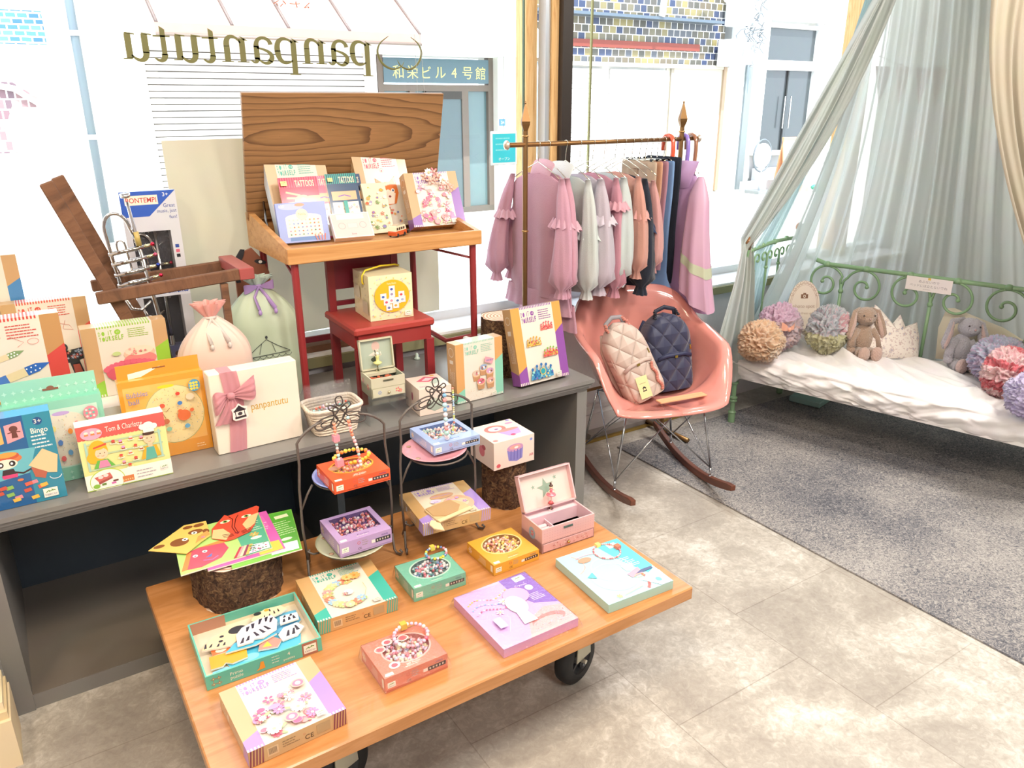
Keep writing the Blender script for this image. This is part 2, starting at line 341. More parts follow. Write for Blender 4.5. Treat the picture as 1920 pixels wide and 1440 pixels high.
# serif lettering seen from behind (mirrored), gold-olive vinyl
def serif_word():
    b = B(paint(.5, name='vinyl')); c = '#6c6a36'
    def curve(pts, ws):   # tapered stroke
        P = []
        for i in range(len(pts)-3) if len(pts) > 4 else [0]:
            p0, p1, p2, p3 = [Vector(q) for q in pts[:4]]
            for k in range(15):
                t = k/14; P.append((1-t)**3*p0+3*(1-t)**2*t*p1+3*(1-t)*t*t*p2+t**3*p3)
        n = len(P); vs = []
        for i, p in enumerate(P):
            d = (P[min(i+1, n-1)]-P[max(i-1, 0)]).normalized(); t = i/(n-1); w_ = (ws[0]*(1-t)**2+2*ws[1]*t*(1-t)+ws[2]*t*t)*1.25
            vs += [(p.x-d.y*w_/2, p.y+d.x*w_/2), (p.x+d.y*w_/2, p.y-d.x*w_/2)]
        return [[vs[2*i], vs[2*i+1], vs[2*i+3], vs[2*i+2]] for i in range(n-1)]
    def rc(x0, y0, x1, y1):
        if x1-x0 < .2 and y1-y0 > .3: x0 -= .02; x1 += .02
        return [[(x0, y0), (x1, y0), (x1, y1), (x0, y1)]]
    def G(ch):
        if ch == 'p': return rc(.14, -.42, .30, .92)+rc(.02, -.46, .42, -.42)+[[(.0, .84), (.14, .84), (.30, 1.0), (.26, 1.0)]]+curve([(.26, .82), (.5, 1.1), (.86, 1.0), (.80, .46)], (.05, .12, .17))+curve([(.80, .50), (.8, .0), (.5, -.08), (.28, .12)], (.17, .12, .04)), .95
        if ch == 'a': return curve([(.08, .72), (.1, 1.05), (.62, 1.1), (.58, .6)], (.13, .06, .15))+rc(.505, .14, .655, .66)+curve([(.58, .2), (.58, -.04), (.7, -.02), (.8, .1)], (.15, .08, .03))+curve([(.56, .58), (.1, .5), (-.04, .28), (.14, .06)], (.05, .12, .15))+curve([(.12, .10), (.2, -.1), (.46, -.02), (.56, .2)], (.13, .08, .04)), .84
        if ch == 'n': return rc(.14, .03, .30, .92)+rc(.02, 0, .42, .04)+[[(.0, .84), (.14, .84), (.30, 1.0), (.26, 1.0)]]+curve([(.28, .74), (.42, 1.08), (.78, 1.08), (.74, .6)], (.04, .12, .16))+rc(.66, .03, .82, .62)+rc(.55, 0, .94, .04), 1.0
        if ch == 't': return [[(.14, .2), (.30, .2), (.30, 1.26), (.14, 1.14)]]+rc(.0, .86, .52, .92)+curve([(.22, .24), (.22, -.06), (.42, -.06), (.54, .1)], (.16, .13, .03)), .56
        if ch == 'u': return rc(.14, .26, .30, .94)+[[(.0, .9), (.30, .94), (.30, 1.0), (.0, .95)]]+curve([(.22, .3), (.22, -.08), (.5, -.1), (.66, .18)], (.16, .14, .04))+rc(.64, .06, .80, .94)+[[(.5, .9), (.8, .94), (.8, 1.0), (.5, .95)], [(.64, .02), (.92, .02), (.92, .06), (.64, .08)]], .96
    adv = 0; out = []
    for ch in 'panpantutu':
        polys, wd = G(ch)
        out += [[(p[0]+adv, p[1]) for p in q] for q in polys]; adv += wd
    # monogram of two crossing curls before the word
    L = adv; H = .078; X1, X0 = 1.215, .398   # right end = start of the word (mirrored)
    for q in out:
        pts = [(X1-(p[0]/L)*(X1-X0), GY-.004, 1.577+p[1]*H) for p in q]
        b.add(pts, [tuple(range(len(pts)))], c)
    for P_ in ([(1.279, 1.675), (1.244, 1.649), (1.234, 1.617), (1.252, 1.583), (1.287, 1.567), (1.323, 1.575), (1.337, 1.594)], [(1.367, 1.675), (1.396, 1.654), (1.408, 1.622), (1.391, 1.586), (1.357, 1.567), (1.323, 1.577), (1.309, 1.600)]):
        pts = []
        for i in range(len(P_)-1):
            a, p, q, d = (Vector(P_[max(0, i-1)]), Vector(P_[i]), Vector(P_[i+1]), Vector(P_[min(len(P_)-1, i+2)]))
            for k in range(5): u = k/5; v = .5*((2*p)+(q-a)*u+(2*a-5*p+4*q-d)*u*u+(3*p-a-3*q+d)*u**3); pts.append((v.x, GY-.004, v.y))
        n = len(pts); b.tube(pts, [.0010+.0034*math.sin(PI*k/(n-1)) for k in range(n)], c, n=5)
    return b
serif_word().build('window_lettering', w)
# cream pilaster base at lower left
b = B(MATTE); b.box(-1.6, 1.80, 0, -.196, 1.95, .13, '#e6d3b0'); b.box(-1.6, 1.81, .13, -.2, 1.95, .15, '#dcc79f'); b.box(-1.6, 1.82, .15, -.205, 1.95, .17, '#e8d7b6'); b.box(-1.6, 1.845, .17, -.225, 1.95, .55, '#e6d3b0'); b.box(-1.6, 1.95, 0, -.225, 2.05, .5, '#e6d3b0')
st(b.build('trim_1'))
# rug
def rugmat():
    m, n, l, b = newmat('faded_rug'); tc = n.new('ShaderNodeTexCoord')
    n1 = n.new('ShaderNodeTexNoise'); n1.inputs['Scale'].default_value = 46; n1.inputs['Detail'].default_value = 6; n1.inputs['Distortion'].default_value = 3.5; n1.inputs['Roughness'].default_value = .7
    n2 = n.new('ShaderNodeTexNoise'); n2.inputs['Scale'].default_value = 2.2; n2.inputs['Detail'].default_value = 3
    l.new(tc.outputs['Object'], n1.inputs[0]); l.new(tc.outputs['Object'], n2.inputs[0])
    sx = n.new('ShaderNodeSeparateXYZ'); l.new(tc.outputs['Object'], sx.inputs[0])
    wv = n.new('ShaderNodeTexWave'); wv.bands_direction = 'X'; wv.inputs['Scale'].default_value = 3.2; wv.inputs['Distortion'].default_value = .4; l.new(tc.outputs['Object'], wv.inputs[0])
    a = n.new('ShaderNodeMath'); a.operation = 'MULTIPLY_ADD'; a.inputs[1].default_value = 1.25; l.new(n1.outputs[0], a.inputs[0])
    a2 = n.new('ShaderNodeMath'); a2.operation = 'MULTIPLY_ADD'; a2.inputs[1].default_value = .45; l.new(n2.outputs[0], a2.inputs[0])
    a3 = n.new('ShaderNodeMath'); a3.operation = 'MULTIPLY'; a3.inputs[1].default_value = .0; l.new(wv.outputs['Fac'], a3.inputs[0]); l.new(a3.outputs[0], a2.inputs[2]); l.new(a2.outputs[0], a.inputs[2])
    r = n.new('ShaderNodeValToRGB'); e = r.color_ramp.elements; e.new(.5); e.new(.6)
    for i, (p, c) in enumerate(((.66, '#43464d'), (.78, '#696970'), (.88, '#8e8a87'), (1.0, '#aaa6a2'))): e[i].position = p; e[i].color = (*c3(c), 1)
    l.new(a.outputs[0], r.inputs[0]); l.new(r.outputs[0], b.inputs['Base Color']); b.inputs['Roughness'].default_value = .85
    bp = n.new('ShaderNodeBump'); bp.inputs['Strength'].default_value = .3; bp.inputs['Distance'].default_value = .004; l.new(n1.outputs[0], bp.inputs['Height']); l.new(bp.outputs[0], b.inputs['Normal'])
    return m
b = B(rugmat()); b.box(2.115, -.9, .001, 4.3, 2.40, .006, '#777777')
tag(b.build('rug'), 'large faded grey patterned rug lying on the tile floor under the bed', 'rug')
# brass strip on the floor by the window wall
b = B(paint(.35, metal=.8, name='brass')); b.box(1.62, 2.50, .001, 2.75, 2.515, .012, '#b79a55'); tag(b.build('threshold_strip'), 'brass edging strip lying on the floor along the window wall', 'floor strip')
b = B(MATTE); b.box(2.06, 2.52, .001, 2.5, 2.57, .03, '#8f8781', M=TR(0, 0, 0)); tag(b.build('floor_board_offcut'), 'thin grey board lying against the baseboard under the window', 'board')
# ---------------- furniture ----------------
R = random.Random(7)
WOOD = procmat('honey_wood', ['#a56b36', '#b97f4a', '#c58b58', '#b07643'], scale=(1.5, 16, 16), nscale=1.3, detail=4, distort=1.6, rough=.33, bump=.03, coat=.15, pos=[.2, .45, .6, .85])
def cathedral():
    m, n, l, b = newmat('ash_wood'); tc = n.new('ShaderNodeTexCoord'); mp = n.new('ShaderNodeMapping')
    mp.inputs['Scale'].default_value = (1.1, 9, 7.0); mp.inputs['Location'].default_value = (-.33, 0, -2.05); l.new(tc.outputs['Object'], mp.inputs[0])
    no = n.new('ShaderNodeTexNoise'); no.inputs['Scale'].default_value = 2.2; no.inputs['Detail'].default_value = 2; l.new(mp.outputs[0], no.inputs[0])
    mx = n.new('ShaderNodeMix'); mx.data_type = 'VECTOR'; mx.inputs[0].default_value = .24; l.new(mp.outputs[0], mx.inputs[4]); l.new(no.outputs['Color'], mx.inputs[5])
    w = n.new('ShaderNodeTexWave'); w.wave_type = 'RINGS'; w.rings_direction = 'Y'; w.wave_profile = 'SAW'; w.inputs['Scale'].default_value = 2.7; w.inputs['Distortion'].default_value = .5; w.inputs['Detail'].default_value = 2; l.new(mx.outputs[1], w.inputs[0])
    r = n.new('ShaderNodeValToRGB'); e = r.color_ramp.elements; e.new(.5)
    for i, (p, c) in enumerate(((.0, '#a5794e'), (.72, '#987046'), (.97, '#6c4a2c'))): e[i].position = p; e[i].color = (*c3(c), 1)
    l.new(w.outputs['Fac'], r.inputs[0])
    n3 = n.new('ShaderNodeTexNoise'); n3.inputs['Scale'].default_value = 12; m3 = n.new('ShaderNodeMapping'); m3.inputs['Scale'].default_value = (1, 10, 22); l.new(tc.outputs['Object'], m3.inputs[0]); l.new(m3.outputs[0], n3.inputs[0])
    mm = n.new('ShaderNodeMix'); mm.data_type = 'RGBA'; mm.blend_type = 'MULTIPLY'; mm.inputs[0].default_value = .45; l.new(r.outputs[0], mm.inputs[6]); l.new(n3.outputs[0], mm.inputs[7])
    l.new(mm.outputs[2], b.inputs['Base Color']); b.inputs['Roughness'].default_value = .45; return m
ASH = cathedral()
PINE = procmat('tray_wood', ['#a8713c', '#c08c55', '#cb9964'], scale=(2, 18, 40), nscale=1.6, detail=3, distort=.8, rough=.38, bump=.03, pos=[.3, .5, .75])
OLDW = procmat('old_brown_wood', ['#4d3323', '#6d4a33', '#7d583e'], scale=(3, 12, 12), nscale=2, detail=6, distort=1, rough=.75, bump=.2)
BARK = procmat('bark', ['#3a261a', '#6a4c36', '#a08058'], nscale=70, detail=9, distort=1.2, rough=.9, bump=1.0, pos=[.38, .52, .68])
RINGS = procmat('cut_log_face', ['#b58f74', '#d8bda6', '#e6d2c0'], nscale=26, detail=2, distort=1.2, rough=.8, bump=.05, kind='wave', wave='RINGS')
for _n in RINGS.node_tree.nodes:
    if _n.type == 'TEX_WAVE': _n.rings_direction = 'Z'
GREY = paint(.34, coat=.1, name='grey_lacquer')
t = thing('display_bench', 'long low grey open-front display bench with dark navy inside, under the shop window', 'bench', (0, 0, 0))
g = '#7f7d7b'
b = B(GREY)
def mould(b, x0, x1, y0, y1, z, col):
    for dz0, dz1, o in ((0, .012, .0), (-.004, 0, .004), (-.012, -.004, .007), (-.022, -.012, .014), (-.03, -.022, .02)):
        b.box(x0+o, y0+o, z+dz0, x1-o, y1, z+dz1, col)
mould(b, -.235, 1.612, 1.960, 2.55, .541, g); b.build('bench_top', t)
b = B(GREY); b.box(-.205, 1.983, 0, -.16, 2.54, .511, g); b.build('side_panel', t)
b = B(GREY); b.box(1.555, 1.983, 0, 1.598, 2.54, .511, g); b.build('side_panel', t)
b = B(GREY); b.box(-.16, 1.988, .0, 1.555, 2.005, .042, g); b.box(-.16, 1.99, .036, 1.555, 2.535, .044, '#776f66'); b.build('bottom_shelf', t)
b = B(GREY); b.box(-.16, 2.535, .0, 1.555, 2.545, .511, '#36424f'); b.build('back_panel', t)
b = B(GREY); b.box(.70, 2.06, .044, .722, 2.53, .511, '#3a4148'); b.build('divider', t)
# trolley
t = thing('platform_trolley', 'low honey-coloured wooden platform trolley on black rubber wheels in front of the bench', 'trolley', (0, 0, 0))
b = B(WOOD); b.bbox(.13, 1.15, .264, 1.29, 1.91, .30, '#ffffff', r=.003); b.build('deck', t)
RUB = paint(.55, name='rubber')
for x, y in ((1.055, 1.325), (.40, 1.325), (1.055, 1.75), (.40, 1.75)):
    b = B(RUB); M = TR(x, y, .072, rz=-72) @ TR(ry=90)
    b.lathe([(.040, -.022), (.062, -.022), (.070, -.016), (.072, -.006), (.072, .006), (.070, .016), (.062, .022), (.040, .022)], '#1b1d20', 28, M=M)
    b.use(paint(.4, name='hub')); b.lathe([(0, .012), (.018, .014), (.018, .006), (.036, .006), (.042, .02)], '#2a2c30', 20, M=M); b.lathe([(.042, -.02), (.036, -.006), (0, -.006)], '#2a2c30', 20, M=M)
    for k in range(5): b.box(-.004, .016, .006, .004, .038, .016, '#34363a', M=M @ TR(rz=72*k))
    wh = b.build('wheel', t)
    b = B(paint(.35, metal=.7, name='zinc')); M = TR(x, y, 0, rz=-72)
    b.box(-.03, -.035, .252, .05, .035, .2635, '#c9c6b4', M=M)
    for sx in (-.028, .026):
        b.prism([(-.02, .0), (.02, .0), (.032, -.19+.01), (-.032, -.19+.01)][::-1], 0, .003, '#c9c6b4', M=TR(x, y, .26, rz=-72) @ Matrix.Translation((sx, 0, 0)) @ TR(rz=90) @ TR(rx=90) @ TR(0, -.0, 0) @ Matrix.Scale(.99, 4))
    b.cyl(0, 0, -.034, .036, .006, '#d8d6c8', 8, M=TR(x, y, .072, rz=-72) @ TR(ry=90))
    b.build('caster_fork', t)
# writing desk with raised lid
t = thing('lift_top_desk', 'wooden lift-top school desk with its lid up and red metal legs, behind the red chair', 'desk', (0, 0, 0))
x0, x1, y0, y1, zb, zf, zk = .68, 1.341, 2.25, 2.666, 1.003, 1.050, 1.112
b = B(PINE); b.bbox(x0, y0, zb, x1, y0+.018, zf, '#fff', r=.002); b.build('front_board', t)
for xa in (x0, x1-.018):
    b = B(PINE); b.prism([(y0+.018, zb), (y1, zb), (y1, zk), (y1-.05, zk), (y0+.018, zf)], xa, xa+.018, '#fff', M=Matrix(((0, 0, 1, 0), (1, 0, 0, 0), (0, 1, 0, 0), (0, 0, 0, 1)))); b.build('side_board', t)
b = B(PINE); b.box(x0+.018, y1-.018, zb, x1-.018, y1, zk-.012, '#fff'); b.build('back_board', t)
b = B(PINE); b.box(x0+.018, y0+.018, zb, x1-.018, y1-.018, zb+.0315, '#fff'); b.build('tray_floor', t)
b = B(ASH); b.bbox(0, 0, 0, .69, .016, .405, '#fff', r=.002); lid = b.build('lid', t); lid.location = (.676, 2.632, 1.088); lid.rotation_euler = (math.radians(14), 0, 0)
b = B(CHROME); b.tube([(.725, 2.60, 1.15), (.715, 2.56, 1.09), (.715, 2.52, 1.03)], .004, '#999999', n=8); b.build('lid_stay', lid.parent)
RED = paint(.4, name='red_paint')
rc = '#8e2b2d'
for xx, yy, zz in ((.705, 2.275, .5535), (1.318, 2.275, .675), (.705, 2.60, .64), (1.25, 2.60, .64)):
    b = B(RED); b.cyl(xx, yy, zz, zb, .0115, rc, 12); b.build('leg', t)
b = B(RED); b.box(.70, 2.594, .655, 1.255, 2.604, .675, '#7d2030'); b.tube([(1.25, 2.60, .66), (1.285, 2.42, .63), (1.318, 2.28, .68)], .009, rc); b.tube([(1.13, 2.58, 1.0), (1.318, 2.275, .955)], .0045, rc); b.tube([(.75, 2.6, 1.0), (.705, 2.275, .955)], .0045, rc); b.build('brace', t)
b = B(MATTE); b.bbox(1.29, 2.245, .5535, 1.375, 2.31, .674, '#f2f4f5', r=.004); tag(b.build('support_block'), 'small white block under the right front leg of the lift-top desk', 'block')
b = B(MATTE); b.bbox(1.23, 2.57, .616, 1.28, 2.62, .639, '#f2f4f5', r=.004); tag(b.build('support_block'), 'white pad on the window sill under the right rear desk leg', 'block')
b = B(OLDW); b.box(.60, 2.60, .616, 1.02, 2.66, .639, '#fff'); tag(b.build('wooden_batten'), 'dark brown wooden batten lying on the window sill behind the red chair', 'board')
# small red chair
t = thing('child_chair', 'small red painted wooden chair standing on the grey bench under the desk', 'chair', (0, 0, 0))
b = B(RED); M = TR(.835, 2.165, 0, rz=-1)
b.bbox(0, 0, .778, .272, .275, .803, '#a33a33', r=.006, M=M); b.build('seat', t)
b = B(RED)
b.box(.014, .008, .735, .258, .022, .778, '#93302f', M=M); b.box(.006, .02, .735, .02, .25, .778, '#93302f', M=M); b.box(.252, .02, .735, .266, .25, .778, '#93302f', M=M); b.box(.02, .24, .735, .25, .254, .778, '#93302f', M=M); b.build('apron', t)
for lx, ly in ((.004, .004), (.242, .004), (.012, .246), (.236, .246)):
    b = B(RED); top = .735 if ly < .1 else .99
    b.box(lx, ly, .5535, lx+.026, ly+.022, top if ly < .1 else .778, '#8a2a2f', M=M)
    if ly > .1: b.box(lx, ly, .803, lx+.024, ly+.02, .99, '#8a2a2f', M=M)
    b.build('leg', t)
b = B(RED); b.box(.036, .25, .875, .236, .264, .995, '#7d2233', M=M); b.box(.036, .25, .82, .236, .262, .835, '#7d2233', M=M); b.build('backrest', t)
# logs
def log(name, x, y, z, r, h, label, rin=None, seed=1, squash=1):
    t = thing(name, label, 'log', (x, y, z)); q = random.Random(seed); ph = [q.uniform(0, 6) for _ in range(4)]
    n = 56; f = lambda a, zz: r*(1+.05*math.sin(2*a+ph[0])+.035*math.sin(5*a+ph[1]+zz*6)+.018*math.sin(13*a+ph[2]+zz*20)+.012*math.sin(23*a+zz*40+ph[3]))
    b = B(BARK); b.grid(lambda u, v: (f(2*PI*u, v*h)*math.cos(2*PI*u)*(1-.03*abs(v-.5)), f(2*PI*u, v*h)*math.sin(2*PI*u)*squash, v*h), n, 12, '#ffffff'); b.build('bark', t)
    b = B(RINGS); p = [(f(2*PI*k/n, h)*.985*math.cos(2*PI*k/n), f(2*PI*k/n, h)*.985*math.sin(2*PI*k/n)*squash, h-.001) for k in range(n)]; b.add(p, [tuple(range(n))], '#fff')
    b.add([(c[0], c[1], .0005) for c in p], [tuple(range(n-1, -1, -1))], '#fff'); b.build('cut_face', t); return t
log('log_stump', .335, 1.785, .3005, .112, .118, 'wide dark bark log slice carrying the paper craft booklets at the trolley corner', seed=2)
log('log_stump', 1.135, 1.80, .3005, .066, .148, 'narrow brown bark log under the pale pink boxed kit', seed=5)
log('log_stump', 1.395, 2.20, .5535, .078, .205, 'pale-topped bark log standing on the bench behind the crown box', seed=9)
# plate stands
def stand(x, y, w, zt, label, seed):
    t = thing('plate_stand', label, 'stand', (x, y, .3005)); z = lambda q: q-.3
    b = B(IRON); c = '#6a625c'; h = w/2; zs = .655
    arch = [(-h+.004, 0, z(.36)), (-h, 0, z(.45)), (-h+.002, 0, z(.56)), (-h+.008, 0, z(zs-.03))]+[(-h*math.cos(a), 0, z(zs)+(.075)*math.sin(a)) for a in [.35+k*(PI-.7)/12 for k in range(13)]]
    arch += [(h-.008, 0, z(zs-.03)), (h-.002, 0, z(.56)), (h, 0, z(.45)), (h-.004, 0, z(.36))]
    for sg in (-1, 1):
        arch2 = [(sg*(h-.004), 0, z(.36)), (sg*(h-.002), -.004, .012), (sg*(h-.0), -.014, .004), (sg*(h+.006), -.028, .006), (sg*(h+.008), -.032, .014), (sg*(h+.004), -.026, .02)]
        b.tube(arch2, .0034, c)
    # gap at the top of the arch for the knot
    b.tube([p for p in arch[:9]], .0034, c); b.tube([p for p in arch[-9:]], .0034, c)
    for sg in (-1, 1):
        b.tube([(sg*(h-.001), 0, z(.50)), (sg*(h-.02), -.0, z(.54)), (sg*(h-.035), 0, z(.563))], .0028, c)
        b.tube([(sg*(h-.002), 0, z(.385)), (sg*(h-.02), 0, z(.37)), (sg*(h-.035), 0, z(.369))], .0028, c)
        b.tube([(sg*(h-.01), 0, z(.385)), (sg*(h-.02), .04, z(.34)), (sg*(h-.03), .075, .004)], .0028, c)
    b.tube([(.078*math.cos(a), .078*math.sin(a), z(.564)) for a in [2*PI*k/28 for k in range(28)]], .0025, c, closed=True)
    b.tube([(.08*math.cos(a), .08*math.sin(a), z(.370)) for a in [2*PI*k/28 for k in range(28)]], .0025, c, closed=True)
    b.build('frame', t)
    b = B(IRON)   # interlaced wire knot
    def loop(cx, cz, rx, rz, tilt, n=26):
        ca, sa = math.cos(tilt), math.sin(tilt)
        return [(cx+rx*math.cos(a)*ca-rz*math.sin(a)*sa, .002*math.sin(3*a), z(cz)+rx*math.cos(a)*sa+rz*math.sin(a)*ca) for a in [2*PI*k/n for k in range(n)]]
    for cx, cz, rx, rz, ti in ((0, zt-.008, .009, .013, 0), (-.017, zt-.024, .013, .007, -.5), (.017, zt-.024, .013, .007, .5), (-.036, zt-.058, .030, .015, .25), (.036, zt-.058, .030, .015, -.25), (-.033, zt-.06, .017, .008, .25), (.033, zt-.06, .017, .008, -.25), (-.004, zt-.05, .032, .012, .9), (.004, zt-.05, .032, .012, -.9)):
        b.tube(loop(cx, cz, rx, rz, ti), .0018, '#4d4642', n=6, closed=True)
    b.build('wire_knot', t)
    return t
stand(.607, 1.712, .242, .775, 'arched iron plate stand with wire knot, left of the two, holding the orange box', 1)
stand(.868, 1.705, .228, .773, 'arched iron plate stand with wire knot, right of the two, beside the narrow log', 2)
def plate(x, y, z, r, col, label, rim=None):
    b = B(GLOSS); b.lathe([(0, 0), (r*.55, 0), (r*.62, .001), (r*.9, .006), (r, .009), (r, .0105), (r*.9, .008), (r*.6, .0035), (0, .003)], col, 40)
    for a in (2.4, 3.6, 1.2): b.ball(r*.82*math.cos(a), r*.82*math.sin(a), .0075, .007, '#a98a6e', rz=.001, n=10, m=4)
    o = b.build('plate'); o.location = (x, y, z); return tag(o, label, 'plate')
plate(.607, 1.700, .5675, .085, '#8796dc', 'periwinkle blue round plate on the upper tier of the left iron stand')
plate(.607, 1.705, .3735, .092, '#b4b79b', 'sage green round plate on the lower tier of the left iron stand')
plate(.862, 1.715, .5675, .088, '#dd9aa4', 'pink round plate on the upper tier of the right iron stand')
plate(.872, 1.715, .3735, .088, '#b5d0cd', 'pale mint round plate on the lower tier of the right iron stand')
# ---------------- printed boxes ----------------
KR = '#c09c70'; WH = '#ddd5c8'
def rotm(rot): return Euler([math.radians(a) for a in rot]).to_matrix()
def up_loc(x, y, z0, yaw, lean, t):
    r = rotm((90-lean, 0, yaw)); za = r @ Vector((0, 0, 1))
    return Vector((x, y, z0+t*math.sin(math.radians(lean))+.0005))-za*t, (90-lean, 0, yaw)
def flat_loc(cx, cy, z0, yaw, w, h):
    return Vector((cx, cy, z0+.0005))-rotm((0, 0, yaw)) @ Vector((w/2, h/2, 0)), (0, 0, yaw)
def gift(name, label, cat, w, h, t, base, art, pos, group=None, sides=None, mat=None, back=None, build=True, sideart=None):
    b = B(mat or PRINT)
    b.box(0, 0, 0, w, h, t, base, sides=sides)   # sides order: bottom(back face), top(art), y0, y1, x0, x1
    if art: art(Art(b, t), w, h)
    if sideart: sideart(b, w, h, t)
    o = b.build(name); o.location, o.rotation_euler = pos[0], [math.radians(a) for a in pos[1]]
    return tag(o, label, cat, group)
def S(x, y, z0, yaw, lean, t): return up_loc(x, y, z0, yaw, lean, t)
def F(cx, cy, z0, yaw, w, h): return flat_loc(cx, cy, z0, yaw, w, h)
def diy(col, age, scene, kraft=KR, panel=WH, dark=None, txtw=.30):
    def art(A, w, h):
        A.rect(0, 0, w, h, kraft); A.rect(.17*w, 0, .83*w, h, panel)
        A.poly([(.83*w, 0), (w, 0), (w, .70*h), (.83*w, .60*h)], col); A.poly([(0, 0), (.17*w, 0), (.17*w, .24*h), (0, .16*h)], col)
        A.stripes(.18*w, .82*w, .972*h, h, 20, col, panel); A.stripes(0, .17*w, 0, .035*h, 5, panel); A.stripes(.83*w, w, 0, .035*h, 5, panel)
        x = .19*w; y = .90*h
        L = .034*w
        A.text('D', x+.4*L, y, .058*h, col, w=.66*L, bold=.02); A.ell(x+1.7*L, y, .52*L, .030*h, col); A.text('I', x+3.5*L, y+.004*h, .062*h, col, w=.20*L); A.text('T', x+4.4*L, y+.006*h, .066*h, col, w=.70*L, bold=.02)
        A.ell(x+6.6*L, y+.003*h, .036*w, .036*w, col); A.text(age, x+6.6*L, y+.003*h, .026*h, panel)
        for i_, ch in enumerate('YOURSELF'):
            if ch == 'O': A.ell(x+(.5+i_*1.08)*L, y-.078*h, .48*L, .030*h, col)
            else: A.text(ch, x+(.5+i_*1.08)*L, y-.076*h+.004*h*(i_ % 2), .066*h, col, w=.72*L, bold=.03)
        A.ell(x+(.42+3*1.08)*L, y-.064*h, .22*L, .014*h, col)
        A.lines(.53*w, .80*w, .92*h, 5, .028*h, .009*h, col)
        scene(A, w, h); A.logo(.76*w, .06*h, .10*w, '#8fae8a', panel)
    return art
def dsides(w, h, t, col, top=WH):
    """side decoration: striped patches near the lower corners, stripes over the top edge, small print on the front edge"""
    def f(b, w, h, t):
        A = Art(b, .0001, M=Matrix(((1, 0, 0, 0), (0, 0, -1, 0), (0, 1, 0, 0), (0, 0, 0, 1))))  # y=0 face: (x, z)
        A.stripes(.0*w, .15*w, 0, t, 5, '#7c3550' if col == '#a887cf' else col, KR, slant=.004); A.stripes(.85*w, w, 0, t, 5, '#7c3550' if col == '#a887cf' else col, KR, slant=.004)
        A.rect(.18*w, .2*t, .29*w, .75*t, '#d8bd95'); A.stripes(.195*w, .275*w, .3*t, .68*t, 9, '#5a4a3c')
        A.lines(.33*w, .5*w, .7*t, 3, .16*t, .05*t, '#8c7355'); A.ring(.55*w, .62*t, .011*w, .011*w, .002*w, '#c2574a'); A.text('CE', .6*w, .35*t, .3*t, '#4b3a2c'); A.rect(.68*w, .2*t, .82*w, .8*t, '#b39a74')
        A = Art(b, h+.0001, M=Matrix(((1, 0, 0, 0), (0, 0, 1, 0), (0, 1, 0, 0), (0, 0, 0, 1)))); A.rect(.17*w, 0, .83*w, t, WH); A.stripes(.18*w, .82*w, 0, t, 20, col)
        A = Art(b, .0001, M=Matrix(((0, 0, -1, 0), (1, 0, 0, 0), (0, 1, 0, 0), (0, 0, 0, 1)))); A.ring(.85*h, .5*t, .3*t, .3*t, .04*t, WH); A.rect(.66*h, .3*t, .72*h, .7*t, WH); A.lines(.3*h, .6*h, .75*t, 4, .15*t, .05*t, WH); A.poly([(0, 0), (.2*h, 0), (.14*h, t), (0, t)], col)
    return f
def blossoms(pal, n, x0, y0, x1, y1, r, seed, leaf='#a9bf8a'):
    def f(A, w, h):
        q = random.Random(seed)
        for k in range(n):
            x = w*q.uniform(x0, x1); y = h*q.uniform(y0, y1); c = q.choice(pal); rr = r*w*q.uniform(.6, 1.3)
            if q.random() < .35: A.ell(x+rr, y-.4*rr, rr*.8, rr*.3, leaf, 8, q.uniform(-1, 1))
            if q.random() < .7: A.flower(x, y, rr, c, q.choice(pal), q.choice((5, 6, 8)), q.uniform(0, 1))
            else: A.ell(x, y, rr*.9, rr*.75, c, 14); A.ring(x, y, rr, rr*.85, rr*.18, q.choice(pal), 16)
    return f
PINKS = ['#e58aa5', '#ef9f9b', '#d9608a', '#f0bfc4', '#f6efe6', '#c98bb8', '#e9778c']
def sc_bowls(A, w, h):
    A.ell(.63*w, .56*h, .19*w, .10*h, '#e3b9a2'); A.ell(.63*w, .47*h, .20*w, .10*h, '#e08583'); A.ell(.63*w, .60*h, .17*w, .07*h, '#efd3bf'); blossoms(['#d77782', '#e7a5a0'], 14, .5, .56, .76, .64, .015, 4)(A, w, h)
    A.ell(.5*w, .33*h, .30*w, .16*h, '#c9596c')
    for k in range(13): A.ell(.5*w+.30*w*math.cos(.24*k), .36*h+.1*h*math.sin(.24*k), .035*w, .035*h, '#d2637a')
    A.ell(.36*w, .60*h, .05*w, .03*h, '#b9cf8e')
def sc_rockets(A, w, h):
    for x, y, s, c1, c2 in ((.42, .62, .8, '#7d9a6a', '#b8664a'), (.50, .44, 1.2, '#2f62b5', '#4a76c0'), (.40, .20, .9, '#5d8f85', '#c79a52')):
        a = .28; P = lambda u, v: (w*x+(u*math.cos(a)-v*math.sin(a))*w*.22*s, h*y+(u*math.sin(a)+v*math.cos(a))*w*.22*s)
        A.poly([P(-1, -.16), (P(.9, -.16)), P(1.3, 0), P(.9, .16), P(-1, .16)], '#d9c9a4'); A.poly([P(.5, -.17), P(.9, -.17), P(1.35, 0), P(.9, .17), P(.5, .17)], c1); A.poly([P(-.5, -.17), P(-.15, -.17), P(-.15, .17), P(-.5, .17)], c2)
        A.poly([P(-1, .16), P(-1.2, .55), P(-.55, .45), P(-.4, .16)], '#d99a3c'); A.poly([P(-1, -.16), P(-1.2, -.55), P(-.55, -.45), P(-.4, -.16)], c2)
        for k in range(6): A.ell(*P(.55+.08*k, .08*(-1)**k), .008*w, .008*w, '#fff', 6)
    A.line([(.55*w, .83*h), (.66*w, .76*h), (.6*w, .72*h)], .004*w, '#c0504a'); A.ring(.74*w, .76*h, .05*w, .03*h, .004*w, '#cf6a63')
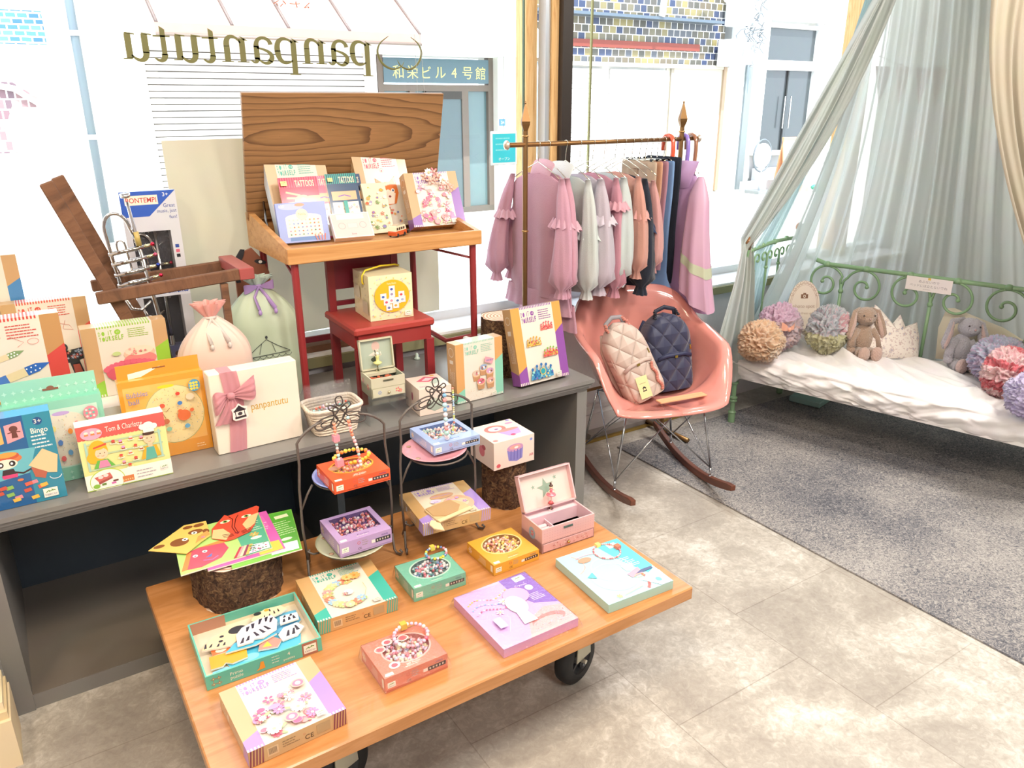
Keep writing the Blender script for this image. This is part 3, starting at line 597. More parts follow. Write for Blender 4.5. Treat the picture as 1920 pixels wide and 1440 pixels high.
def sc_guns(A, w, h):
    A.line([(.6*w, .72*h), (.74*w, .68*h), (.78*w, .62*h), (.66*w, .64*h), (.7*w, .74*h)], .004*w, '#cf5a50')
    A.poly([(.5*w, .36*h), (.92*w, .40*h), (.92*w, .27*h), (.78*w, .24*h), (.82*w, .06*h), (.7*w, .03*h), (.66*w, .22*h), (.5*w, .24*h)], '#2a2c33'); q = random.Random(2)
    for k in range(26): A.flower(w*q.uniform(.54, .88), h*q.uniform(.26, .38), .02*w, q.choice(['#d46a3c', '#e9d7b0', '#8fa6c8', '#c8453f']), '#fff', 5)
    A.poly([(.70*w, .06*h), (.80*w, .08*h), (.77*w, .2*h), (.69*w, .2*h)], '#a34b3c'); A.ell(.62*w, .42*h, .05*w, .05*h, '#33353c'); A.ell(.62*w, .42*h, .025*w, .025*h, '#cf5a4a')
def sc_cup(A, w, h):
    for x, y, c in ((.42, .45, '#cdb7a5'), (.57, .53, '#8fa9c9'), (.70, .45, '#c99ac0'), (.50, .30, '#d76a86'), (.70, .29, '#dba39a')):
        A.poly([(w*(x-.085), h*y), (w*(x+.085), h*y), (w*(x+.065), h*(y-.13)), (w*(x-.065), h*(y-.13))], '#b98a63'); A.ell(w*x, h*y, .088*w, .06*h, '#dcb48e'); A.ell(w*x, h*(y+.01), .078*w, .05*h, c); blossoms(['#fff', '#46557f', '#c8506a', '#8d5b3c'], 5, x-.04, y-.015, x+.04, y+.03, .02, int(x*100))(A, w, h)
    A.poly([(.6*w, .72*h), (.78*w, .66*h), (.74*w, .57*h), (.58*w, .63*h)], '#d59aa9'); A.stripes(.62*w, .76*w, .63*h, .66*h, 6, '#5a6ca8')
    q = random.Random(8)
    for k in range(60): A.ell(w*q.uniform(.2, .8), h*q.uniform(.04, .22), .006*w, .004*w, q.choice(['#d8b79c', '#c9a184', '#e3c8b0']), 6)
def crown(A, x, y, s, pal, seed):
    q = random.Random(seed)
    A.poly([(x-s, y)]+[p for k in range(5) for p in ((x-s+s*.4*k+.2*s, y+s*(.62+.35*math.sin(PI*(k+.5)/5))), (x-s+s*.4*(k+1), y+s*.36))]+[(x+s, y)], pal[0])
    for k in range(42): A.ell(x+s*q.uniform(-.92, .92), y+s*q.uniform(.02, .55), s*.075, s*.075, q.choice(pal), 8)
    for k in range(5): A.ell(x-s+s*.4*k+.2*s, y+s*(.62+.35*math.sin(PI*(k+.5)/5)), s*.11, s*.11, pal[1], 10)
def sc_crowns(A, w, h):
    crown(A, .66*w, .66*h, .13*w, ['#e27a6a', '#d85560', '#f1a191', '#b8405a'], 1); crown(A, .36*w, .48*h, .15*w, ['#d9b25c', '#c79a3a', '#efe3c4', '#6d5a3a', '#c8506a'], 2)
    crown(A, .66*w, .31*h, .15*w, ['#dd6a5a', '#7fae4a', '#e8c84a', '#c03a4a', '#e99a7a'], 3); crown(A, .42*w, .05*h, .23*w, ['#4a90b8', '#2f6aa8', '#8fd0c8', '#7a5aa8', '#e0c070', '#205a9a'], 4); A.ell(.44*w, .14*h, .045*w, .045*w, '#2f9aa8'); A.ring(.44*w, .14*h, .06*w, .06*w, .012*w, '#dcbf6a')
def sc_pen(A, w, h): A.line([(.2*w, .7*h), (.3*w, .5*h), (.28*w, .3*h)], .02*w, '#58a39c'); blossoms(['#9fc7c0', '#d8c6a0'], 10, .25, .1, .75, .6, .04, 12)(A, w, h)
def sc_fox(A, w, h):
    A.ring(.50*w, .76*h, .035*w, .035*w, .004*w, '#d9506a'); A.ell(.50*w, .755*h, .014*w, .012*h, '#d9506a')
    A.poly([(.36*w, .42*h), (.34*w, .66*h), (.46*w, .60*h), (.6*w, .60*h), (.72*w, .68*h), (.74*w, .44*h), (.66*w, .3*h), (.46*w, .28*h)], '#dd7a3a'); A.poly([(.40*w, .44*h), (.44*w, .3*h), (.62*w, .3*h), (.68*w, .44*h), (.55*w, .5*h)], '#f3e6d6')
    for x in (.48, .64): A.ell(x*w, .48*h, .035*w, .03*h, '#f4efe6'); A.ell(x*w, .48*h, .018*w, .018*w, '#27477a')
    A.ell(.56*w, .40*h, .025*w, .015*h, '#8a3a3a'); A.poly([(.66*w, .64*h), (.72*w, .66*h), (.71*w, .56*h)], '#f0b86a'); blossoms(['#d8504a', '#e9a03a', '#6a7ab8'], 12, .38, .05, .7, .28, .02, 3)(A, w, h)
def sc_wreath(A, w, h):
    for k in range(15):
        a = 1.2+k*.30; x = w*(.47+.22*math.cos(a)); y = h*(.40+.26*math.sin(a)); c = ['#f0b878', '#e8876f', '#9fc3dc', '#f3d9a0', '#c9d58a', '#ef9f9b'][k % 6]; A.flower(x, y, .065*w, c, '#f6e7b8', 8, k); A.ell(x+.05*w, y-.03*h, .03*w, .012*h, '#a9c07a', 8, k)
    A.flower(.68*w, .70*h, .08*w, '#f0ac62', '#e88a3a', 9); A.flower(.58*w, .70*h, .07*w, '#f3bf7a', '#e88a3a', 9); A.line([(.72*w, .5*h), (.72*w, .35*h), (.66*w, .22*h), (.58*w, .18*h)], .005*w, '#c9b86a'); A.ell(.50*w, .38*h, .06*w, .06*h, '#e6ddd8'); A.flower(.46*w, .36*h, .03*w, '#cf4a5a')
    A.flower(.44*w, .12*h, .06*w, '#cfdca0', '#f4f0d0', 10)
def sc_roses(A, w, h):
    blossoms(PINKS, 34, .20, .06, .80, .62, .05, 21)(A, w, h)
    for x, y in ((.72, .62), (.5, .18)): A.ell(x*w, y*h, .075*w, .065*h, '#e9b0a0'); A.ell(x*w, y*h, .058*w, .05*h, '#c97a9a'); A.ell(x*w, y*h, .03*w, .03*h, '#e9c9d2')
    A.ell(.40*w, .42*h, .06*w, .035*h, '#a99ac8'); A.flower(.60*w, .28*h, .075*w, '#ffffff', '#d9c9a0', 9); A.flower(.30*w, .12*h, .075*w, '#ffffff', '#d9c9a0', 9)
def sc_purse(A, w, h):
    A.ell(.66*w, .35*h, .22*w, .24*h, '#e6a98f'); A.ell(.66*w, .36*h, .15*w, .14*h, '#efc0a8'); A.ell(.52*w, .66*h, .18*w, .08*h, '#c99a70'); A.stripes(.36*w, .66*w, .66*h, .68*h, 12, '#a888c8'); blossoms(['#9f86cf', '#c8a0d8'], 9, .5, .22, .8, .5, .035, 3)(A, w, h)
    A.ell(.38*w, .52*h, .08*w, .06*h, '#cfc4dc'); A.text('kit', .38*w, .5*h, .05*h, '#8a6ab8')
# riser behind the front row
b = B(MATTE); b.box(-.27, 2.17, .5535, .335, 2.315, .70, '#eceae6'); b.box(-.27, 2.315, .5535, .17, 2.47, .714, '#eceae6'); b.box(-.27, 2.47, .5535, .02, 2.548, .86, '#eceae6')
tag(b.build('display_riser'), 'white stepped riser hidden behind the front row of boxes on the bench', 'riser')
T_ = 'do-it-yourself craft kit boxes'
gift('craft_box', 'kraft craft box with blue corner, highest at the far left above the red kits', 'box', .20, .21, .045, KR, diy('#4a86bd', '+4', lambda A, w, h: (A.ell(.5*w, .3*h, .22*w, .07*h, '#d8c39a'), blossoms(['#d8b070', '#c9503c', '#7a9a5a'], 12, .3, .08, .75, .4, .04, 5)(A, w, h))), S(-.187, 2.495, .8605, 0, 0, .045-.02), T_, sideart=dsides(.2, .21, .045, '#4a86bd'))
gift('craft_box', 'red-striped craft box printed with a patterned toy pistol, behind the rocket kit', 'box', .203, .235, .045, KR, diy('#cf5548', '+5', sc_guns), S(-.048, 2.415, .7145, 0, 0, .045), T_, sideart=dsides(.2, .235, .045, '#cf5548'))
gift('craft_box', 'red-striped craft box printed with paper rockets, at the left end of the bench', 'box', .25, .262, .05, KR, diy('#c9453f', '4-8', sc_rockets, kraft='#b98a58'), S(-.176, 2.19, .7005, 0, 0, .05), T_, sideart=dsides(.25, .262, .05, '#c9453f'))
gift('craft_box', 'green-striped craft box printed with pink paper bowls', 'box', .209, .193, .05, KR, diy('#8fbf3f', '+7', sc_bowls), S(.117, 2.26, .7005, 0, 0, .05), T_, sideart=dsides(.209, .193, .05, '#a9cf6a'))
def hang(w, h, hh, t, col, xtra):
    def f(b, W_, H_, T2):
        b.box(.004, h, t*.45, w-.004, h+hh, t*.5, col); b.poly if 0 else None
        xtra(b)
    return f
def a_chama(A, w, h):
    A.rect(0, 0, w, h, '#8fd0b8'); A.rect(.06*w, .17*h, .94*w, .90*h, '#c9e8d6'); A.ell(.56*w, .52*h, .34*w, .34*h, '#e9e3cf'); A.ell(.56*w, .84*h, .09*w, .025*h, '#c4a9dc'); q = random.Random(3)
    for k in range(150):
        a = q.uniform(0, 6.28); r = math.sqrt(q.random())*.32; A.ell(.56*w+r*w*math.cos(a), .52*h+r*h*math.sin(a), .004*w, .006*w, q.choice(['#e6a08a', '#7ab0c8', '#e8c86a', '#c8708a', '#8ab87a', '#b5b0a8']), 5)
    for x, y, c in ((.5, .5, '#5a8ad0'), (.62, .62, '#e8903a'), (.7, .7, '#e89a9a'), (.58, .36, '#6aa8d8'), (.46, .68, '#f0e08a'), (.5, .3, '#e86a6a')): A.ell(x*w, y*h, .025*w, .035*h, c)
    A.text('Chamalow', .28*w, .74*h, .075*h, '#d9608a', w=.36*w, bold=.012)
    A.ell(.86*w, .80*h, .075*w, .085*h, '#e58a9a')
    for k in range(9): A.ell((.82+.035*(k % 3))*w, (.76+.04*(k//3))*h, .014*w, .014*w, '#6ac0b0' if k % 2 else '#f4ded8', 8)
    for k in range(10):
        for j in range(2): A.poly([((.05+.1*k)*w+p*.022*w, (.05+.07*j)*h+q_*.022*w) for p, q_ in ((0, 1), (.3, .3), (1, 0), (.3, -.3), (0, -1), (-.3, -.3), (-1, 0), (-.3, .3))], '#b5e2d0')
def x_chama(b):
    A = Art(b, .0201)
    for k in range(11):
        for j in range(2): A.poly([(.014+.019*k+p*.006, .222+.022*j+q_*.006) for p, q_ in ((0, 1), (.3, .3), (1, 0), (.3, -.3), (0, -1), (-.3, -.3), (-1, 0), (-.3, .3))], '#b9e4d3')
    A.rect(.093, .238, .127, .243, '#8a5a48'); A.ell(.11, .244, .008, .005, '#8a5a48')
gift('balloon_ball_box', 'mint green hang-tab box lettered Chamalow with a speckled ball', 'box', .214, .215, .042, '#7fc6ae', a_chama, S(-.088, 2.092, .5535, -.5, 0, .042), sideart=hang(.214, .215, .055, .04, '#96d3bd', x_chama))
def a_bub(A, w, h):
    A.rect(0, 0, w, h, '#e59a2e'); A.rect(.05*w, .17*h, .95*w, .93*h, '#f3b85e'); A.ell(.60*w, .52*h, .35*w, .36*h, '#efd9a0'); A.ring(.60*w, .52*h, .355*w, .365*h, .008*w, '#a9b07a', 32); A.ell(.54*w, .88*h, .10*w, .02*h, '#efd21f'); q = random.Random(5)
    for k in range(170):
        a = q.uniform(0, 6.28); r = math.sqrt(q.random())*.33; A.ell(.60*w+r*w*math.cos(a), .52*h+r*h*1.04*math.sin(a), .005*w, .004*w, q.choice(['#7a8a5a', '#5a9ac0', '#d8704a', '#e8c83a', '#6a5a4a']), 5)
    for x, y, c, s in ((.70, .50, '#dc6a34', 2.4), (.66, .56, '#dc6a34', .8), (.80, .55, '#dc6a34', .8), (.48, .46, '#b8663a', 1.2), (.46, .66, '#e0583a', 1.0), (.66, .78, '#d8402f', .8), (.67, .66, '#3f7ec8', .9), (.5, .36, '#8ac0a0', 1), (.72, .36, '#5aa0c8', 1), (.8, .72, '#e8d0b0', 1.5)): A.ell(x*w, y*h, .033*w*s, .03*w*s, c)
    A.line([(.48*w, .5*h), (.44*w, .6*h), (.5*w, .58*h), (.54*w, .62*h)], .008*w, '#8a5a34'); A.text('Bubbles', .08*w, .85*h, .06*h, '#8f86a8', w=.24*w, al='L', bold=.012); A.text('ball', .09*w, .765*h, .06*h, '#8f86a8', w=.12*w, al='L', bold=.012)
    A.ell(.87*w, .85*h, .07*w, .075*h, '#4fa0c8')
    for k in range(9): A.ell((.83+.035*(k % 3))*w, (.81+.035*(k//3))*h, .017*w, .017*w, '#efd94a', 8)
    A.lines(.8*w, .92*w, .10*h, 2, .03*h, .01*h, '#f9d9a0')
def x_bub(b):
    b.box(.004, .225, .0, .205, .226, .038, '#f0a646')
    A = Art(b, .0201); A.poly([(.03, .24), (.11, .25), (.06, .228), (.03, .226)], '#fdf3e2'); A.rect(.09, .245, .122, .249, '#8a5a2a')
gift('balloon_ball_box', 'orange glossy hang-tab box lettered Bubbles ball', 'box', .209, .225, .04, '#df8f28', a_bub, S(.166, 2.106, .5535, -1, 0, .04), sideart=hang(.209, .225, .04, .04, '#e8962c', x_bub), mat=paint(.2, coat=.7, name='wrapped_card'))
def a_tom(A, w, h):
    A.rect(0, 0, w, h, '#e4e29a'); A.rect(0, .80*h, w, h, '#d8605a')
    for k in range(22): A.ell((k+.5)/22*w, .80*h, .025*w, .02*h, '#d8605a', 10)
    for y in (.30, .52, .70): A.rect(.06*w, y*h, .94*w, (y+.025)*h, '#b9cfa8')
    A.rect(.06*w, .3*h, .085*w, .75*h, '#a9cfc0'); A.rect(.9*w, .3*h, .925*w, .75*h, '#a9cfc0')
    A.text('Tom & Charlotte', .53*w, .90*h, .085*h, '#fbeee4', w=.42*w); A.ell(.16*w, .87*h, .12*w, .09*h, '#e8a9c0')
    for k in range(3): A.poly([((.08+.07*k)*w, .85*h), ((.13+.07*k)*w, .85*h), ((.12+.07*k)*w, .89*h), ((.09+.07*k)*w, .89*h)], '#d8864a'); A.ell((.105+.07*k)*w, .895*h, .025*w, .02*h, '#f6e3d6', 10)
    # girl
    A.ell(.20*w, .60*h, .105*w, .16*h, '#efb52e'); A.ell(.14*w, .50*h, .08*w, .09*h, '#efb52e'); A.ell(.23*w, .55*h, .072*w, .085*h, '#f4d0ae'); A.ell(.205*w, .66*h, .08*w, .05*h, '#efb52e'); A.poly([(.15*w, .66*h), (.30*w, .70*h), (.30*w, .67*h), (.15*w, .635*h)], '#d8503c')
    A.poly([(.12*w, .33*h), (.36*w, .33*h), (.29*w, .45*h), (.17*w, .45*h)], '#6ab84f'); A.poly([(.17*w, .33*h), (.31*w, .33*h), (.28*w, .44*h), (.20*w, .44*h)], '#e88ab0')
    for x in (.215, .265): A.ell(x*w, .555*h, .006*w, .009*h, '#4a3428', 8)
    A.ring(.24*w, .515*h, .015*w, .012*h, .003*w, '#c8503c', 12, PI, 2*PI); A.ell(.19*w, .52*h, .014*w, .012*h, '#f0b0a0', 10)
    # chef
    A.poly([(.66*w, .32*h), (.90*w, .34*h), (.86*w, .52*h), (.72*w, .52*h)], '#efae2e'); A.poly([(.71*w, .30*h), (.85*w, .31*h), (.83*w, .50*h), (.74*w, .50*h)], '#5fae9f'); A.rect(.765*w, .50*h, .815*w, .57*h, '#eac3a0'); A.ell(.79*w, .64*h, .07*w, .095*h, '#eec9a6'); A.ell(.79*w, .72*h, .07*w, .035*h, '#4a3228'); A.rect(.735*w, .735*h, .86*w, .80*h, '#f6f4ee'); A.ell(.74*w, .83*h, .05*w, .045*h, '#f6f4ee'); A.ell(.80*w, .85*h, .06*w, .05*h, '#f6f4ee'); A.ell(.86*w, .82*h, .045*w, .045*h, '#f6f4ee')
    for x in (.765, .815): A.ell(x*w, .645*h, .007*w, .009*h, '#3a2a22', 8)
    A.line([(.775*w, .59*h), (.79*w, .585*h), (.805*w, .59*h)], .005*w, '#b8584a'); q = random.Random(4)
    for x, y in ((.38, .68), (.46, .66), (.58, .69), (.70, .66), (.48, .56), (.62, .55), (.68, .50), (.44, .44), (.55, .47), (.6, .36), (.46, .33), (.52, .27)):
        A.ell(x*w, y*h-.012*h, .04*w, .012*h, '#f4efe0', 12); A.poly([((x-.022)*w, (y-.01)*h), ((x+.022)*w, (y-.01)*h), ((x+.016)*w, (y+.02)*h), ((x-.016)*w, (y+.02)*h)], q.choice(['#a8583c', '#d8705a', '#c99a5a'])); A.ell(x*w, (y+.028)*h, .022*w, .018*h, q.choice(['#e89ac0', '#f4d9d0', '#d8504a', '#d8a0d8']), 10)
    A.rect(0, 0, w, .25*h, '#f4f1e6'); A.ell(.24*w, .12*h, .20*w, .19*h, '#b9cf5a', 30); A.ell(.24*w, .115*h, .192*w, .18*h, '#f6f3ea', 30); A.rect(0, 0, w, .012*h, '#9fb84a')
    A.poly([(.10*w, .20*h), (.28*w, .24*h), (.30*w, .17*h), (.14*w, .12*h)], '#cf6a62'); A.poly([(.14*w, .12*h), (.30*w, .17*h), (.30*w, .14*h), (.14*w, .08*h)], '#a8524a'); A.ell(.17*w, .19*h, .03*w, .025*h, '#f0d9d4', 10); A.ell(.23*w, .205*h, .03*w, .025*h, '#f0d9d4', 10)
    A.ell(.11*w, .06*h, .04*w, .035*h, '#8fc04a', 12); A.rect(.17*w, .055*h, .22*w, .09*h, '#6a8a3a'); A.rect(.28*w, .05*h, .33*w, .08*h, '#d870b0'); A.rect(.30*w, .085*h, .36*w, .11*h, '#6a3a2a'); A.rect(.41*w, .04*h, .54*w, .13*h, '#d8804a'); A.stripes(.41*w, .54*w, .06*h, .08*h, 5, '#f0d090')
    A.lines(.58*w, .82*w, .16*h, 3, .05*h, .015*h, '#b5aab0'); A.logo(.91*w, .14*h, .10*w)
gift('sticker_game_box', 'small yellow box with girl and pastry chef lettered Tom & Charlotte', 'box', .197, .169, .044, '#f0ede0', a_tom, S(.052, 1.998, .5535, -.5, 0, .044))
def a_bingo(A, w, h):
    A.rect(0, 0, w, h, '#1f5f9a'); A.rect(.74*w, .0, w, h, '#2b8aa6'); A.rect(.70*w, 0, .74*w, .5*h, '#2b8aa6')
    A.ell(.87*w, .91*h, .045*w, .045*w, '#1f4f8a'); A.text('3+', .87*w, .91*h, .05*h, '#f4efe2'); A.text('Bingo', .87*w, .80*h, .06*h, '#f4efe2', w=.16*w, bold=.01); A.lines(.78*w, .97*w, .74*h, 4, .042*h, .016*h, '#d9e6ea')
    A.poly([(.56*w, .72*h), (.72*w, .76*h), (.72*w, .94*h), (.56*w, .92*h)], '#e8a0a8'); A.ell(.64*w, .87*h, .04*w, .035*h, '#6a3a34'); A.poly([(.62*w, .85*h), (.66*w, .85*h), (.67*w, .77*h), (.61*w, .77*h)], '#6a3a34'); A.line([(.58*w, .83*h), (.64*w, .84*h), (.70*w, .83*h)], .012*w, '#6a3a34')
    A.poly([(.38*w, .70*h), (.53*w, .73*h), (.53*w, .92*h), (.38*w, .90*h)], '#efb56a'); A.ell(.46*w, .84*h, .04*w, .04*h, '#e0604a')
    A.poly([(.22*w, .30*h), (.70*w, .36*h), (.80*w, .63*h), (.24*w, .66*h)], '#6ab8c8'); A.ell(.52*w, .55*h, .14*w, .055*h, '#d8784a'); A.ell(.52*w, .585*h, .12*w, .045*h, '#c85a3c'); A.ell(.52*w, .60*h, .10*w, .03*h, '#e0a04a')
    A.ell(.50*w, .50*h, .11*w, .055*h, '#f0e6d6'); A.ell(.45*w, .50*h, .03*w, .032*h, '#2a2228'); A.ell(.56*w, .50*h, .03*w, .032*h, '#2a2228'); A.ell(.455*w, .50*h, .012*w, .014*h, '#fff'); A.ell(.555*w, .50*h, .012*w, .014*h, '#fff')
    A.poly([(.46*w, .44*h), (.56*w, .44*h), (.58*w, .36*h), (.44*w, .36*h)], '#3a2a30'); A.poly([(.44*w, .38*h), (.59*w, .38*h), (.58*w, .34*h), (.45*w, .34*h)], '#d8407a'); A.line([(.56*w, .40*h), (.64*w, .37*h), (.72*w, .40*h)], .02*w, '#3a2228'); A.ell(.60*w, .30*h, .03*w, .015*h, '#e0784a')
    A.poly([(.70*w, .44*h), (.86*w, .60*h), (.99*w, .50*h), (.95*w, .30*h), (.86*w, .32*h)], '#ddc79a'); A.poly([(.72*w, .42*h), (.86*w, .33*h), (.83*w, .26*h), (.74*w, .30*h)], '#b8604a')
    A.ring(.93*w, .27*h, .06*w, .04*h, .008*w, '#e9eef0', 16, PI, 2*PI); q = random.Random(6)
    for k in range(13): x = q.uniform(.25, .8); y = q.uniform(.04, .26); A.poly([((x+dx)*w, (y+dy)*h) for dx, dy in ((0, 0), (.07, .01), (.06, .05), (-.01, .04))], q.choice(['#e0604a', '#e9b84a', '#8ab85a', '#d88a9a', '#e8d8b8', '#c8503c']))
    A.logo(.85*w, .09*h, .14*w)
gift('bingo_game_box', 'blue glossy game box lettered Bingo at the left front edge of the bench', 'box', .215, .223, .05, '#2a74b0', a_bingo, S(-.206, 2.004, .5535, 0, 0, .05), sides=[None, None, '#1f5f9a', '#4aa0e0', '#1f5f9a', '#2f7fbd'], mat=paint(.2, coat=.7, name='wrapped_card'))
# white gift box with chiffon bow and tag
t = thing('ribbon_gift_box', 'flat white gift box with pink chiffon bow and gold panpantutu lettering', 'gift box', *up_loc(.374, 2.035, .5535, 1.2, 0, .05))
w_, h_ = .236, .229
b = B(PRINT); b.bbox(0, 0, 0, w_, h_, .05, '#e9dfcf', r=.002); A = Art(b, .05); A.text('panpantutu', .64*w_, .50*h_, .022, '#c9a24a', w=.43*w_, bold=.008); b.build('box', t)
CH = paint(.7, name='chiffon', sheen=.5, trans=.35); pk = '#e0a0aa'
b = B(CH)
b.grid(lambda u, v: (.028+.045*u+.01*math.sin(3*v), h_*(1-v)+.001, .0525+.0012*math.sin(16*u+3*v)), 14, 10, pk); b.box(.03, h_, .0, .062, h_+.0012, .052, pk); b.build('ribbon_band', t)
b = B(CH)
for sg, L in ((-1, .042), (1, .062)):
    for k in (0, 1):
        b.grid(lambda u, v: (.048+sg*(.004+L*math.sin(PI*.5*u)**.8), .165+.012*sg*u+(v-.5)*(.012+.05*math.sin(PI*min(u*.75, 1)))+(.012 if sg > 0 else -.006)*u, .056+(.016+.006*k)*math.sin(PI*u*.9)*(1-.5*abs(v-.5))+.0018*math.sin(22*v+6*u)), 14, 12, pk)
b.ball(.048, .167, .066, .011, pk, ry=.010, rz=.008)
for sg, L, dx in ((-1, .075, -.028), (1, .062, .004)):
    b.grid(lambda u, v: (.048+dx*v+(u-.5)*(.014+.030*v), .163-L*v, .0585+.006*math.sin(PI*v)+.0022*math.sin(14*u+4*v)), 12, 8, pk)
b.build('chiffon_bow', t)
b = B(PRINT); M = TR(.045, .095, .068, rz=4)
b.prism([(0, .006), (.006, 0), (.036, 0), (.042, .006), (.040, .026), (.043, .034), (.030, .038), (.021, .048), (.012, .038), (0, .034), (.002, .026)], 0, .001, '#f3e6df', M=M)
A = Art(b, .001, M=M); A.poly([(.006, .028), (.036, .028), (.021, .042)], '#26222a'); A.rect(.005, .025, .037, .029, '#26222a'); A.rect(.006, .005, .036, .011, '#26222a'); A.ell(.021, .018, .006, .005, '#3a343c')
for x in (.009, .033): A.rect(x-.001, .01, x+.001, .026, '#26222a')
b.build('carousel_tag', t)
# cupcake and crown kits
gift('craft_box', 'mint-striped craft box printed with five cupcakes, on the bench', 'box', .178, .193, .05, KR, diy('#86c4ae', '+5', sc_cup, kraft='#cf9c62'), S(1.097, 2.007, .5535, 3, 2, .05), T_, sideart=dsides(.178, .193, .05, '#8ccab4'))
gift('craft_box', 'purple craft box printed with jewelled crowns leaning on the pale-topped log', 'box', .209, .258, .045, KR, diy('#8a4f9e', '+5', sc_crowns, kraft='#cf9c52'), S(1.340, 2.010, .5535, 3.5, 14, .045), T_, sideart=dsides(.209, .258, .045, '#8a4f9e'))
# small pink music box carton
def a_carton(A, w, h):
    A.poly([(.18*w, .62*h), (.55*w, .90*h), (.88*w, .72*h), (.52*w, .46*h)], '#cf5f78'); A.poly([(.35*w, .62*h), (.56*w, .80*h), (.74*w, .70*h), (.54*w, .56*h)], '#f0c8d0'); A.poly([(.5*w, .4*h), (.8*w, .62*h), (.85*w, .4*h), (.6*w, .25*h)], '#a9b8ac'); A.ell(.8*w, .90*h, .07*w, .05*h, '#d9a83f'); A.lines(.1*w, .4*w, .2*h, 2, .05*h, .02*h, '#8a8ab0')
def s_carton(b, w, h, t):
    A = Art(b, .0001, M=Matrix(((1, 0, 0, 0), (0, 0, -1, 0), (0, 1, 0, 0), (0, 0, 0, 1)))); A.poly([(.22*w, .5*t), (.45*w, .62*t), (.82*w, .5*t), (.82*w, .22*t), (.46*w, .10*t), (.22*w, .24*t)], '#9fada0'); A.poly([(.22*w, .5*t), (.45*w, .62*t), (.82*w, .5*t), (.5*w, .4*t)], '#b9c4b4'); A.ell(.88*w, .18*t, .04*w, .05*t, '#7a8ac0')
    A = Art(b, .0001, M=Matrix(((0, 0, -1, 0), (1, 0, 0, 0), (0, 1, 0, 0), (0, 0, 0, 1)))); A.ell(.5*h, .55*t, .06*h, .16*t, '#a8506a'); A.lines(.2*h, .7*h, .2*t, 2, .08*t, .03*t, '#9a90b0')
gift('music_box_carton', 'pale pink carton picturing a music box, beside the clear riser', 'box', .106, .118, .085, '#e6d2c6', a_carton, F(1.013, 2.041, .5535, -5, .106, .118), sideart=s_carton)
# toy cube box on the chair
t = thing('baby_block_box', 'cream cube box with yellow circle and cord handle on the red chair', 'box', *flat_loc(.990, 2.292, .8035, -4, .144, .15))
b = B(PRINT); cu_ = '#e9e0b8'; b.box(0, 0, 0, .144, .15, .143, cu_, sides=[None, '#ddd3b4', None, None, None, None])
A = Art(b, .0001, M=Matrix(((1, 0, 0, 0), (0, 0, -1, 0), (0, 1, 0, 0), (0, 0, 0, 1)))); q = random.Random(9)
for k in range(70): A.ell(q.uniform(.006, .138), q.uniform(.006, .137), .0035, .0016, q.choice(['#e0cf6a', '#c9b8c0', '#efe0a0', '#b8b8d0']), 6, q.uniform(0, 3))
A.ell(.074, .075, .058, .052, '#dcb11e', 32); A.text('Funny blocks', .074, .115, .007, '#f6ecc0', w=.03)
for x, z, c in ((.074, .098, '#4a5aa8'), (.074, .082, '#9a8ab0'), (.045, .076, '#3f62b8'), (.105, .078, '#c8404a'), (.055, .058, '#c8506a'), (.072, .062, '#d88a9a'), (.092, .06, '#4a72a8'), (.108, .062, '#a0a8c8'), (.062, .04, '#6a72b0'), (.085, .045, '#d8a03a')): A.rect(x-.010, z-.010, x+.010, z+.010, '#dcdde2'); A.rect(x-.008, z-.008, x+.006, z+.006, '#f0eeea'); A.ell(x-.001, z-.001, .005, .004, c, 10)
A.logo(.125, .016, .022)
A = Art(b, .0001, M=Matrix(((0, 0, -1, 0), (1, 0, 0, 0), (0, 1, 0, 0), (0, 0, 0, 1))))
for k in range(60): A.ell(q.uniform(.006, .144), q.uniform(.006, .137), .004, .002, q.choice(['#d8cfa0', '#c9c4b8', '#d9d08a']), 6, q.uniform(0, 3))
A.rect(.01, .02, .06, .06, '#cfc8ae'); A.rect(.08, .06, .13, .1, '#d6cfb4'); b.build('box', t)
b = B(paint(.5, name='cord')); b.tube([(-.003, .04, .112), (-.006, .042, .118), (-.004, .045, .138), (.01, .055, .152), (.07, .08, .157), (.125, .10, .153), (.144, .11, .147)], .003, '#d9c025'); b.build('cord_handle', t)
# boxes inside the desk tray
ZT = 1.0355
gift('craft_box', 'teal-edged craft box at the left of the desk tray, tallest there', 'box', .205, .245, .04, KR, diy('#4fae9f', '+3', sc_pen, kraft='#cbb08c'), S(.738, 2.50, ZT, 2, 22, .04), T_, sides=[None, None, None, None, '#dfeaf0', None])
gift('craft_box', 'red craft box printed with a fox, standing behind in the desk tray', 'box', .200, .255, .04, KR, diy('#cf3f5f', '+5', sc_fox), S(1.035, 2.50, ZT, 3, 20, .04), T_, sideart=dsides(.2, .255, .04, '#cf3f5f'))
gift('craft_box', 'purple craft box with pink blossoms at the right of the desk tray', 'box', .196, .188, .045, KR, diy('#8d62b0', '+6', blossoms(PINKS, 46, .19, .06, .80, .74, .05, 33)), S(1.168, 2.405, ZT, -3, 24, .045), T_, sideart=dsides(.196, .188, .045, '#8d62b0'))
b = B(PRINT); A = Art(b, .001); q = random.Random(2)
